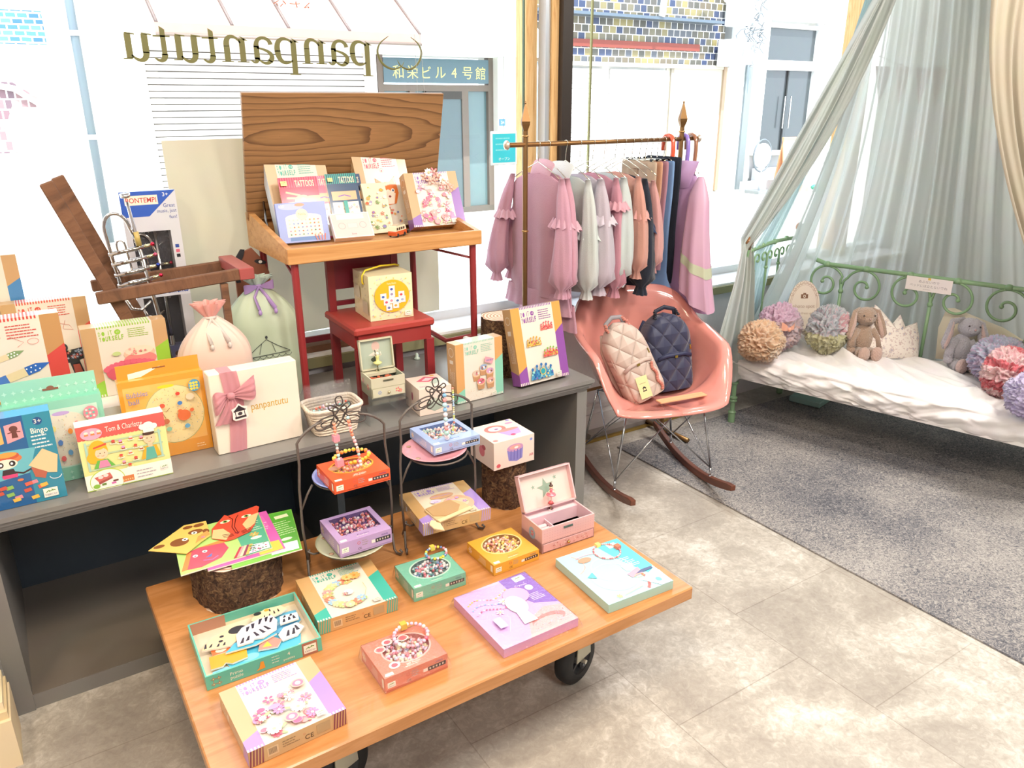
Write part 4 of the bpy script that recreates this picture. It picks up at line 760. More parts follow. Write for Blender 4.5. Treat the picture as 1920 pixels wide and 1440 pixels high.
for k, (x, y, c) in enumerate(((0, .035, '#e59a86'), (.016, .05, '#f7f3ec'), (.036, .052, '#e8808a'), (.045, .034, '#d98a72'), (.03, .02, '#e9a590'), (.062, .02, '#f7f3ec'), (.075, .006, '#eda694'), (.085, -.01, '#e59a86'), (.012, .02, '#e9a590'), (.055, .002, '#efb3a4'))):
    n = 9 if c == '#f7f3ec' else 5; r = .017
    for j in range(n):
        a = 2*PI*j/n+k; b.prism([(x+r*.15*math.cos(a), y+r*.15*math.sin(a)), (x+r*.7*math.cos(a-.33), y+r*.7*math.sin(a-.33)), (x+r*math.cos(a), y+r*math.sin(a)), (x+r*.7*math.cos(a+.33), y+r*.7*math.sin(a+.33))], .0012*k, .0012*k+.002, c)
    b.ball(x, y, .0012*k+.003, .0045, '#e9dca8' if n == 9 else '#f3c9bd', n=8, m=4)
o = b.build('flower_garland'); pos = up_loc(1.168, 2.405, ZT, -3, 24, .045); r_ = rotm(pos[1]); o.location = pos[0]+r_ @ Vector((.075, .135, .0475)); o.rotation_euler = [math.radians(a) for a in pos[1]]
tag(o, 'paper garland of salmon and white flowers on the blossom kit box in the tray', 'garland')
def a_tat(c1, c2, hand):
    def f(A, w, h):
        A.rect(0, 0, w, h, c1); A.rect(.08*w, .03*h, .92*w, .55*h, '#efe6da'); A.stripes(0, w, .84*h, h, 16, c2); A.text('TATTOOS', .66*w, .90*h, .10*h, '#efe0c0', w=.5*w, bold=.01); q = random.Random(hand)
        if hand == 1:
            sk = '#e7b48c'; A.ell(.55*w, .62*h, .22*w, .10*h, sk)
            for k in range(4): A.line([(.5*w, (.56+.05*k)*h), (.14*w, (.50+.09*k)*h)], .05*w, sk)
            A.line([(.6*w, .55*h), (.42*w, .46*h)], .06*w, sk); A.rect(.7*w, .55*h, w, .70*h, sk); A.flower(.56*w, .64*h, .06*w, '#f3e2a0', '#f7efd0', 10)
        else: A.rect(.1*w, .58*h, .9*w, .72*h, '#e3b48c'); A.line([(.3*w, .64*h), (.5*w, .66*h), (.7*w, .63*h)], .03*w, '#7a5ab0')
        for k in range(30): A.flower(q.uniform(.14, .86)*w, q.uniform(.07, .5)*h, .035*w, q.choice(['#cf5a6a', '#8fae6a', '#d8a04a', '#7a8ab8', '#c88aa0', '#e8d08a']), '#fff', 5)
        if hand == 3: A.rect(.42*w, 0, .54*w, .56*h, '#2f9f93')
        A.logo(.12*w, .90*h, .16*w, '#8a9a3a', '#efe08a')
    return f
FW = paint(.15, coat=.9, name='wrapped_card')
TG = 'tattoo packs in the desk tray'
gift('tattoo_pack', 'crimson tattoo pack showing a hand, in the desk tray', 'tattoo pack', .125, .205, .006, '#b83a55', a_tat('#b9304f', '#d8607a', 1), S(.752, 2.448, ZT, -2, 22, .006), TG, mat=FW)
gift('tattoo_pack', 'pink tattoo pack, between the crimson and teal packs in the desk tray', 'tattoo pack', .10, .205, .006, '#d9708c', a_tat('#d8607f', '#e99ab0', 2), S(.845, 2.456, ZT, -2, 22, .006), TG, mat=FW)
gift('tattoo_pack', 'teal tattoo pack with a green stripe, middle of the desk tray', 'tattoo pack', .105, .21, .006, '#2f8f86', a_tat('#39506f', '#3fa595', 3), S(.907, 2.444, ZT, -2, 22, .006), TG, mat=FW)
gift('tattoo_pack', 'navy tattoo pack with red edge, right of the teal pack in the desk tray', 'tattoo pack', .07, .205, .006, '#34486a', a_tat('#34486a', '#4a5a80', 4), S(.963, 2.462, ZT, -2, 22, .006), TG, mat=FW)
def a_nail(A, w, h):
    A.rect(0, 0, w, h, '#8f9ed6'); A.ell(.3*w, .9*h, .25*w, .08*h, '#aab6e4'); A.rect(.16*w, .14*h, .88*w, .62*h, '#eadfd0'); A.ell(.52*w, .62*h, .36*w, .10*h, '#eadfd0'); A.ell(.5*w, .70*h, .12*w, .14*h, '#f2dcb8'); A.text('Nails', .5*w, .71*h, .07*h, '#c98a6a'); A.rect(.2*w, .04*h, .8*w, .13*h, '#5a7fb8'); A.ell(.48*w, .94*h, .10*w, .04*h, '#e8967a'); A.text('120', .12*w, .92*h, .07*h, '#f4ead8'); q = random.Random(1)
    for i in range(8):
        for j in range(5): A.ell((.23+.083*i)*w, (.20+.09*j)*h, .017*w, .019*h, q.choice(['#c8604a', '#4a7a5a', '#d8a04a', '#6a8ac8', '#c87a9a', '#b8905a', '#e0c8b8']), 8)
    for k in range(4): A.line([((.74+.05*k)*w, .02*h), ((.70+.07*k)*w, .18*h)], .02*w, '#d8705f')
gift('nail_sticker_box', 'periwinkle nail sticker box numbered 120 at the front left of the desk tray', 'box', .155, .124, .018, '#8f9ed6', a_nail, S(.712, 2.408, ZT, -5, 18, .018))
gift('cassette_card_box', 'small pale pink box printed with a cassette outline, front of the desk tray', 'box', .128, .088, .022, '#f2e9e8', lambda A, w, h: (A.rect(.02*w, .03*h, .98*w, .97*h, '#e7c6c4'), A.rect(.15*w, .74*h, .85*w, .95*h, '#efdcda'), A.ring(.24*w, .48*h, .09*w, .13*h, .01*w, '#a89a9c'), A.ring(.78*w, .48*h, .09*w, .13*h, .01*w, '#a89a9c'), A.rect(.38*w, .38*h, .64*w, .58*h, '#dcb6b4'), A.rect(.39*w, .39*h, .63*w, .57*h, '#e9cccb'), A.text('love', .5*w, .14*h, .08*h, '#8a7a80')), S(.872, 2.362, ZT, -4, 38, .022))
gift('wrapped_sticker_pack', 'clear wrapped pack of bright stickers leaning before the fox kit', 'sticker pack', .085, .17, .012, '#d8c8a8', lambda A, w, h: (A.rect(0, 0, w, h, '#e2d6bc'), blossoms(['#d8604a', '#d8b04a', '#7a9a5a', '#8a7ab8', '#f0e8d8'], 34, .08, .05, .92, .95, .07, 8)(A, w, h)), S(1.025, 2.440, ZT, 0, 22, .012), mat=FW)
# toy van
t = thing('toy_van', 'tiny orange and cream toy camper van parked in the desk tray', 'toy van', (1.09, 2.375, ZT+.0005), (0, 0, 36))
b = B(GLOSS); pr = [(-.034, .006), (-.036, .016), (-.034, .02), (.036, .02), (.038, .012), (.037, .006)]
def ext(pts, y0, y1, col, M0=None): b.prism(pts, y0, y1, col, M=(M0 or I()) @ Matrix(((1, 0, 0, 0), (0, 0, 1, 0), (0, 1, 0, 0), (0, 0, 0, 1))))
ext(pr, -.015, .015, '#c9572c'); ext([(-.034, .02), (-.031, .034), (-.026, .037), (.026, .037), (.032, .033), (.036, .02)], -.014, .014, '#efe3c6')
for k in range(4): b.box(-.028+.014*k, -.0146, .023, -.018+.014*k, -.0139, .031, '#33383c'); b.box(-.028+.014*k, .0139, .023, -.018+.014*k, .0146, .031, '#33383c')
b.box(.030, -.011, .023, .0362, .011, .031, '#3a4044'); b.box(.0375, -.006, .009, .039, .006, .013, '#e9dcc0'); b.build('van_body', t)
for sx in (-.022, .023):
    for sy in (-.0155, .0125):
        b = B(MATTE); b.cyl(0, 0, 0, .003, .0065, '#1e1e20', 12, M=TR(sx, sy+.003, .0065, rx=90)); b.build('wheel', t)
b = B(GLOSS); b.bbox(-.0, -.02, .004, .012, .02, .016, '#1c1c1e', r=.002, M=TR(.041, 0, 0)); b.build('bumper', t)
b = B(CLOTH)
for k in range(8): b.ball(.006*math.cos(k*.8), .004*math.sin(k*.8), .004, .004, '#d8306a', n=6, m=4)
o = b.build('yarn_pompom'); o.location = (1.316, 2.285, ZT+.001); tag(o, 'tiny magenta yarn tuft in the right front corner of the desk tray', 'pompom')
# ---------------- more things on the bench ----------------
t = thing('clear_riser', 'clear acrylic display riser under the open grey music box', 'riser', (.795, 1.997, .5535))
b = B(ACRYL); b.box(0, 0, .062, .130, .145, .065, '#fff'); b.box(0, 0, .0, .003, .145, .062, '#fff'); b.box(.127, 0, 0, .130, .145, .062, '#fff'); b.build('riser_shell', t)
def panelbox(b, w, d, h, th, col, inn, floor=.004):
    b.box(0, 0, 0, w, d, floor, col); b.box(0, 0, floor, w, th, h, col, sides=[None, None, col, inn, None, None]); b.box(0, d-th, floor, w, d, h, col, sides=[None, None, inn, col, None, None])
    b.box(0, th, floor, th, d-th, h, col, sides=[None, None, None, None, col, inn]); b.box(w-th, th, floor, w, d-th, h, col, sides=[None, None, None, None, inn, col])
t = thing('music_box', 'open grey-green music box with rabbit dancer on the clear riser', 'music box', (.826, 2.040, .6195), (0, 0, -3))
b = B(PRINT); gc = '#c9c5ac'; b.box(0, 0, 0, .107, .09, .032, gc); panelbox(b, .107, .09, .062, .004, gc, '#a9b5a4', .032); b.box(.004, .06, .05, .103, .086, .06, gc)
q = random.Random(3); A = Art(b, .0001, M=Matrix(((0, 0, -1, 0), (1, 0, 0, 0), (0, 1, 0, 0), (0, 0, 0, 1)))); A.flower(.03, .03, .010, '#d8707a'); A.flower(.07, .04, .008, '#d8909a'); b.build('case', t)
b = B(PRINT); b.box(.003, -.002, .003, .104, .0, .030, '#cbc7ae'); A = Art(b, .0021, M=Matrix(((1, 0, 0, 0), (0, 0, -1, 0), (0, 1, 0, 0), (0, 0, 0, 1)))); A.flower(.025, .017, .006, '#8a9ac8'); A.flower(.082, .018, .008, '#dc6a72', n=5); A.flower(.09, .014, .006, '#dc6a72'); d_ = b.build('drawer', t)
b = B(CHROME); b.ball(.053, -.005, .015, .004, '#d8cba0'); b.build('knob', d_)
b = B(CHROME); b.box(.038, -.0015, .050, .07, 0, .055, '#c9b88a'); b.build('clasp', t)
b = B(PRINT); M = TR(0, .09, .062, rx=82); b.box(0, 0, 0, .107, .095, .003, '#c0bda6', M=M)
for x0, y0, x1, y1 in ((0, 0, .107, .004), (0, .091, .107, .095), (0, 0, .004, .095), (.103, 0, .107, .095)): b.box(x0, y0, .003, x1, y1, .014, '#c9c5ac', M=M)
A = Art(b, .0031, M=M); A.rect(.004, .004, .103, .091, '#a9b4a6'); A.ell(.055, .07, .013, .015, '#c9aaa2'); A.poly([(.045, .03), (.05, .06), (.06, .05), (.056, .026)], '#4a5248'); A.poly([(.03, .045), (.05, .055), (.05, .04)], '#d8d0c8'); A.ell(.047, .03, .011, .007, '#3c443c'); b.build('lid', t)
b = B(CLOTH); b.use(CHROME); b.cyl(.05, .072, .06, .066, .007, '#d8d4c0', 14); b.cyl(.05, .072, .06, .078, .0012, '#b8a878', 8); b.use(PRINT)
b.lathe([(0, .078), (.004, .079), (.014, .087), (.012, .089), (.005, .092), (.0045, .10), (.006, .105), (.004, .112), (0, .113)], '#cfd08a', 14, M=TR(.05, .072)); b.ball(.05, .072, .115, .006, '#eadfce'); 
for s_ in (-1, 1): b.ball(.05+.003*s_, .072, .125, .0016, '#eadfce', rz=.006, n=6, m=5); b.tube([(.05, .072, .106), (.05+.012*s_, .069, .112), (.05+.009*s_, .069, .121)], .0013, '#eadfce', n=5)
b.build('rabbit_dancer', t)
b = B(CLOTH)
for k in range(9): b.ball(.02+.008*k, .045+.006*math.sin(k), .045+.003*math.cos(2*k), .006, '#c8613c', n=6, m=4)
o = b.build('orange_cord_bundle'); o.location = (.826, 2.04, .6195); tag(o, 'orange cord bundle lying inside the open grey music box', 'cord')
# basket with wrapped bracelets
t = thing('wicker_basket', 'cream wicker basket of wrapped bead bracelets between white gift box and clear riser', 'basket', (.702, 2.045, .5535), (0, 0, -2))
WICK = paint(.7, bump=.6, bscale=130, name='wicker')
b = B(WICK)
def sq(hw, hd, z, n=32, p=5.0): return [(hw*abs(math.cos(a))**(2/p)*math.copysign(1, math.cos(a)), hd*abs(math.sin(a))**(2/p)*math.copysign(1, math.sin(a)), z) for a in [2*PI*k/n for k in range(n)]]
for i in range(9):
    z = i*.0085; f = 1+i*.032; b.tube(sq(.060*f, .044*f, z+.004), .0046, '#e2d3c0', n=6, closed=True)
b.tube(sq(.079, .058, .079), .006, '#eadccb', n=6, closed=True); b.box(-.056, -.04, 0, .056, .04, .004, '#e2d3c0'); b.build('basket_weave', t)
q = random.Random(4)
for k, L_ in enumerate(('front left of the basket, mostly blue beads', 'second from the left in the basket', 'third from the left in the basket', 'right end of the basket, with coral beads')):
    b = B(FILM); x = .664+.024*k; y = 2.03+.012*(k % 2); b.grid(lambda u, v: (x-.045+.09*u, y+.004*math.sin(9*u+4*v+k)+.05*v, .575+.105*v), 8, 8, '#fff'); b.grid(lambda u, v: (x-.045+.09*u, y+.008+.004*math.cos(7*u+5*v+k)+.05*v, .575+.105*v), 8, 8, '#fff')
    b.use(GLOSS)
    for j in range(12): a = j*.52; b.ball(x+.022*math.cos(a), y+.006, .615+.016*math.sin(a), .004, q.choice(['#e8a0a8', '#8ec4c8', '#c8c0dc', '#e0604a', '#f0e4d8']), n=6, m=4)
    tag(b.build('wrapped_bracelet'), 'bagged bead bracelet at the '+L_ if k in (0, 3) else 'bagged bead bracelet, '+L_, 'bracelet', 'bracelets bagged in the basket')
# drawstring bags
def sack(name, label, loc, w, d, h, col, ribbon, top, seed, art=None, rz=0):
    t = thing(name, label, 'drawstring bag', loc, (0, 0, rz)); q = random.Random(seed); SA = SATIN; ph = q.uniform(0, 6)
    def prof(v):   # half width factor along height
        if v < .08: return .86+1.2*v
        if v < .62: return .97+.03*math.sin((v-.08)*4)
        return max(.12, 1.0-((v-.62)/.38)**2.0*.88)
    def fn(u, v):
        a = 2*PI*u; p = prof(v); e = 2/2.6; c, s = math.cos(a), math.sin(a)
        x = w/2*p*math.copysign(abs(c)**e, c); y = d/2*(p if v > .5 else p*1.0)*math.copysign(abs(s)**e, s); wr = max(0, v-.45)*.055
        k = 1+wr*math.sin(14*a+ph)+.012*math.sin(5*a+7*v+ph); return (x*k, y*k, h*v+.004*math.sin(3*a+ph)*v)
    b = B(SA); b.grid(fn, 72, 30, col); n = 72
    if art:
        A = Art(b, 0, M=Matrix(((1, 0, 0, 0), (0, 0, -1, -d/2-.002), (0, 1, 0, 0), (0, 0, 0, 1)))); art(A)
    b.build('bag_body', t)
    b = B(SA); b.grid(lambda u, v: ((w*.055+.024*v*(1+.5*math.sin(9*2*PI*u)))*math.cos(2*PI*u)*1.1, (w*.05+.02*v*(1+.5*math.sin(9*2*PI*u)))*math.sin(2*PI*u), h*.985+top*v), 54, 5, ribbon[1]); b.build('gathered_top', t)
    b = B(SA); z0 = h*.985
    b.tube([(w*.065*math.cos(a), w*.062*math.sin(a), z0+.002) for a in [2*PI*k/20 for k in range(20)]], .005, ribbon[0], closed=True)
    for sg in (-1, 1):
        if ribbon[2] == 'bow':
            b.grid(lambda u, v: (sg*(.004+.042*math.sin(PI*.55*u)), -w*.07-.006*math.sin(PI*u), z0+.006*u*sg+(v-.5)*(.006+.022*math.sin(PI*min(1, u*.8)))), 10, 6, ribbon[0])
        b.tube([(0, -w*.075, z0), (sg*.018, -w*.11, z0-.03), (sg*.024+.01, -w*.18-.01, z0-.065)], [.004, .006, .007], ribbon[0], flat=.4); b.ball(sg*.024+.01, -w*.18-.012, z0-.073, .006, ribbon[0], rz=.009)
    b.build('ribbon_bow', t)
    return t
def art_pink(A):
    A.line([(.02, .13), (.05, .145), (.035, .115)], .0015, '#6a5a58'); A.ring(.03, .127, .016, .010, .0014, '#6a5a58', 14); A.ring(.062, .127, .016, .010, .0014, '#6a5a58', 14); A.line([(.045, .12), (.035, .095)], .0014, '#6a5a58'); A.line([(.047, .12), (.06, .095)], .0014, '#6a5a58'); A.text('dream', -.01, .075, .017, '#6a5a58'); A.text('to be', .01, .045, .015, '#6a5a58')
sack('drawstring_bag', 'pale pink satin drawstring bag with rosette top behind the white gift box', (.440, 2.24, .5535), .205, .10, .335, '#e6cbbd', ('#d8cdc6', '#e8a9a0', 'cord'), .045, 3, art_pink)
def art_mint(A):
    c = '#3c4244'; A.line([(-.07, .16), (-.04, .185), (-.005, .21), (.03, .185), (.065, .165)], .002, c); A.line([(-.072, .158), (.066, .163)], .002, c); A.ell(-.004, .217, .004, .005, c, 10)
    A.line([(-.02, .20), (-.03, .165)], .0014, c); A.line([(.01, .2), (.02, .165)], .0014, c)
    for k in range(7): A.ring(-.06+.02*k, .158, .010, .009, .0014, c, 10, PI, 2*PI)
    for x in (-.065, -.02, .025, .06): A.line([(x, .15), (x, .09)], .0014, c)
    for x in (-.045, .0, .045): A.ell(x, .115, .013, .007, '#6a7274', 12, .3); A.line([(x+.008, .12), (x+.013, .132), (x+.02, .127)], .003, c); A.line([(x-.006, .11), (x-.012, .098)], .0016, c); A.line([(x+.006, .11), (x+.012, .1)], .0016, c)
    A.line([(-.075, .088), (.07, .088)], .003, c)
sack('drawstring_bag', 'mint green satin drawstring bag with lilac bow and carousel print', (.622, 2.40, .5535), .23, .10, .375, '#bfcdb4', ('#b394cf', '#c4d8cc', 'bow'), .03, 5, art_mint)
# old wooden frame with trumpets
t = thing('folding_chair_frame', 'old brown slatted wooden folding frame standing at the left of the window', 'wooden frame', (0, 0, 0))
def slat(p, q_, w, d, nm, mat=OLDW):
    p, q_ = Vector(p), Vector(q_); L = (q_-p).length; z = (q_-p).normalized(); y = Vector((0, 1, 0)); x = y.cross(z).normalized(); y = z.cross(x)
    b = B(mat); b.bbox(-w/2, -d/2, 0, w/2, d/2, L, '#fff', r=.003); o = b.build(nm, t); o.matrix_basis = Matrix(((x.x, y.x, z.x, p.x), (x.y, y.y, z.y, p.y), (x.z, y.z, z.z, p.z), (0, 0, 0, 1)))
slat((.357, 2.36, .5545), (.112, 2.36, 1.262), .034, .02, 'slanted_rail'); slat((.396, 2.535, .5545), (.150, 2.535, 1.262), .034, .02, 'slanted_rail')
slat((.175, 2.335, .955), (.556, 2.335, .978), .034, .018, 'side_rail'); slat((.185, 2.565, .945), (.60, 2.565, .965), .034, .018, 'side_rail')
b = B(RED); b.bbox(.556, 2.328, .960, .60, 2.575, .994, '#a4504c', r=.002); b.build('end_rail', t)
b = B(OLDW); b.box(.5, 2.327, .5545, .52, 2.344, .955, '#fff'); b.box(.5, 2.344, .62, .52, 2.545, .64, '#fff'); b.build('support', t)
def trumpet(b, M, s=1.0, keys=None, E=0):
    c = '#c8c4c0'; T = lambda pts, r, col=c: b.tube(pts, r, col, M=M)
    T([(0, 0, 0), (0, 0, -.40-E)], [.0045]*1+[.008]); b.lathe([(.0035, .01), (.013, .012), (.0145, .024), (.011, .018), (.003, .014)], '#e2e0de', 16, M=M)
    T([(-.005, 0, -.10), (-.012, 0, -.07)]+[(-.045+.033*math.cos(a), 0, -.07+.045*math.sin(a)) for a in [k*PI/10 for k in range(11)]]+[(-.078, 0, -.12), (-.076, 0, -.26)], .0052)
    T([(-.058, 0, -.14)]+[(-.047+.011*math.cos(PI-a), 0, -.115+.014*math.sin(a)) for a in [k*PI/8 for k in range(9)]]+[(-.036, 0, -.19)], .003)
    for k in range(4):
        z = -.135-.031*k; T([(-.085, 0, z), (.012, 0, z+.004)], .0065); T([(.012, 0, z+.004), (.03, 0, z+.006)], .005, '#cfc5a0'); b.ball(.036, 0, z+.007, .006, (keys or ['#c8304a', '#d8607a', '#3a4a9a', '#c8304a'])[k], M=M)
    T([(-.076, 0, -.26), (-.065, 0, -.30), (-.04, 0, -.31), (-.01, 0, -.29)], .0045)
    b.lathe([(.008, -.38-E), (.010, -.42-E), (.017, -.455-E), (.036, -.485-E), (.038, -.487-E)], c, 24, M=M)
t2 = thing('toy_trumpet', 'silver toy trumpet with coloured keys standing loose in the wooden frame', 'trumpet', (.306, 2.47, 1.19), (0, -6, 0))
b = B(CHROME); trumpet(b, I(), E=.145); b.build('trumpet_body', t2)
b = B(PRINT); b.tube([(0, 0, -.085), (0, 0, -.125)], .0085, '#bfa860'); b.build('paper_band', t2)
t = thing('trumpet_box', 'tall blue and grey window box lettered wind instruments holding a toy trumpet', 'toy box', *up_loc(.305, 2.595, .6160, 0, 2, .05))
b = B(PRINT); w_, h_ = .158, .585; bc = '#cfd0d8'
b.box(0, 0, 0, w_, h_, .004, '#262a34'); b.box(0, 0, .004, .018, h_, .05, bc); b.box(w_-.030, 0, .004, w_, h_, .05, bc); b.box(.018, 0, .004, w_-.03, .10, .05, '#5a5f80'); b.box(.018, h_-.12, .004, w_-.03, h_, .05, bc, sides=[None, None, None, '#4f86dc', None, None])
A = Art(b, .05); A.poly([(0, h_-.075), (0, h_), (w_, h_), (.075, h_-.075)], '#2a57b8'); A.rect(.012, h_-.040, .105, h_-.012, '#efe2d0'); A.text('BONTEMPI', .058, h_-.026, .015, '#c03a3c', w=.085, bold=.012); A.text('3+', .128, h_-.012, .012, '#f4f4f4')
A.text('Great', .135, h_-.045, .012, '#3a4a9a', w=.034); A.text('music, just', .126, h_-.063, .011, '#3a4a9a', w=.056); A.text('fun!', .142, h_-.080, .011, '#3a4a9a', w=.022)
A.rect(.135, .41, .146, .42, '#2f4a9a'); A.rect(.135, .395, .146, .405, '#d0607a'); A.rect(.135, .38, .146, .39, '#22242c')
A.M = TR(0, 0, 0); A.rect(0, .262, w_, .30, '#dfe2ec'); A.text('wind instruments', .079, .281, .022, '#2f4fa8', w=.148, bold=.014)
for x, y, c in ((.05, .05, '#c9a088'), (.10, .06, '#c09078'), (.075, .03, '#5a4a4a')): A.ell(x, y, .016, .02, c); A.ell(x, y+.014, .016, .01, '#4a3428'); A.ell(x, y-.03, .03, .02, '#8a8a90')
b.build('carton', t)
b = B(CHROME); trumpet(b, TR(.085, .48, .028) @ Matrix(((1, 0, 0, 0), (0, 0, 1, 0), (0, -1, 0, 0), (0, 0, 0, 1))) @ TR(rx=180) @ Matrix.Scale(-1, 4, (0, 0, 1)) @ Matrix.Scale(.92, 4)); b.build('boxed_trumpet', t)
b = B(FILM); b.add([(.018, .10, .0495), (w_-.03, .10, .0495), (w_-.03, h_-.12, .0495), (.018, h_-.12, .0495)], [(0, 1, 2, 3)], '#fff'); b.build('window_film', t)
# wooden fox-dog head cutout
t = thing('wooden_animal_head', 'brown wooden animal head cutout with black ear peeking beside the desk', 'cutout', (.605, 2.60, .6155))
b = B(MATTE); E_ = Matrix(((1, 0, 0, 0), (0, 0, -1, 0), (0, 1, 0, 0), (0, 0, 0, 1))) @ Matrix.Diagonal((1, .86, 1, 1))
b.prism([(0, 0), (.10, 0), (.112, .335), (.11, .36), (.085, .42), (.062, .455), (.045, .448), (.03, .44), (.01, .40), (.0, .34)], 0, .012, '#8a5540', M=E_)
b.prism([(-.012, .38), (.0, .415), (.025, .455), (.038, .452), (.032, .43), (.01, .385), (.014, .33), (.0, .33)], .012, .016, '#2a2a30', M=E_); A = Art(b, .012, M=E_); A.ell(.022, .385, .007, .007, '#e6ddd4'); A.ell(.035, .36, .024, .03, '#a8303c'); A.ell(.085, .40, .020, .009, '#2a2a30', rot=-.3); A.ell(.085, .40, .006, .006, '#f0f0f0'); b.build('head_board', t)
# paper backdrop
b = B(paint(.6, name='paper', trans=.18)); b.grid(lambda u, v: (.462+.95*u+.012*v*(1-2*u)*0, 2.712+.006*math.sin(7*v+3*u)+.004*math.sin(13*u), .66+.682*v+(.006*u)), 24, 16, '#c2bca6'); tag(b.build('paper_backdrop'), 'large beige paper sheet hung behind the lift-top desk against the window', 'paper sheet')
# tiny white figurine
b = B(GLOSS); b.lathe([(0, 0), (.012, 0), (.011, .006), (.006, .010), (.007, .018), (.003, .024), (0, .025)], '#cfe0d0', 14); b.ball(.006, 0, .012, .004, '#7aa0c0'); o = b.build('figurine'); o.location = (1.20, 2.50, .5535); tag(o, 'tiny white and green figurine on the bench behind the red chair', 'figurine')
# ---------------- things on the trolley ----------------
def beads(b, pts_in, z, n, r, pal, seed, flower=False):
    q = random.Random(seed); k = 0
    while k < n:
        x, y = pts_in(q); b.ball(x, y, z+q.uniform(-.002, .003), r*q.uniform(.75, 1.15), q.choice(pal), n=6, m=4); k += 1
def holed(b, w, h, t, hole, col, inner):
    """top face of a shallow box with an opening: hole(k) gives n rim points"""
    n = len(hole); out = []
    cx = sum(p[0] for p in hole)/n; cy = sum(p[1] for p in hole)/n
    for x, y in hole:   # project to the outer rectangle
        dx, dy = x-cx, y-cy; s = 1e9
        if dx > 1e-9: s = min(s, (w-cx)/dx)
        if dx < -1e-9: s = min(s, -cx/dx)
        if dy > 1e-9: s = min(s, (h-cy)/dy)
        if dy < -1e-9: s = min(s, -cy/dy)
        out.append((cx+dx*s, cy+dy*s))
    import_c = []
    vs = [(p[0], p[1], t) for p in hole]+[(p[0], p[1], t) for p in out]+[(p[0], p[1], t-.014) for p in hole]
    for i in range(n):
        j = (i+1) % n; b.add(vs, [(i, n+i, n+j, j)], col); b.add(vs, [(i, j, 2*n+j, 2*n+i)], inner)
        a, c = out[i], out[j]
        if abs(a[0]-c[0]) > 1e-6 and abs(a[1]-c[1]) > 1e-6:
            for X in (0, w):
                for Y in (0, h):
                    if min(a[0], c[0])-1e-6 <= X <= max(a[0], c[0])+1e-6 and min(a[1], c[1])-1e-6 <= Y <= max(a[1], c[1])+1e-6: b.add([(a[0], a[1], t), (X, Y, t), (c[0], c[1], t)], [(0, 1, 2)], col)
    b.add([(p[0], p[1], t-.014) for p in hole], [tuple(range(n))], inner)
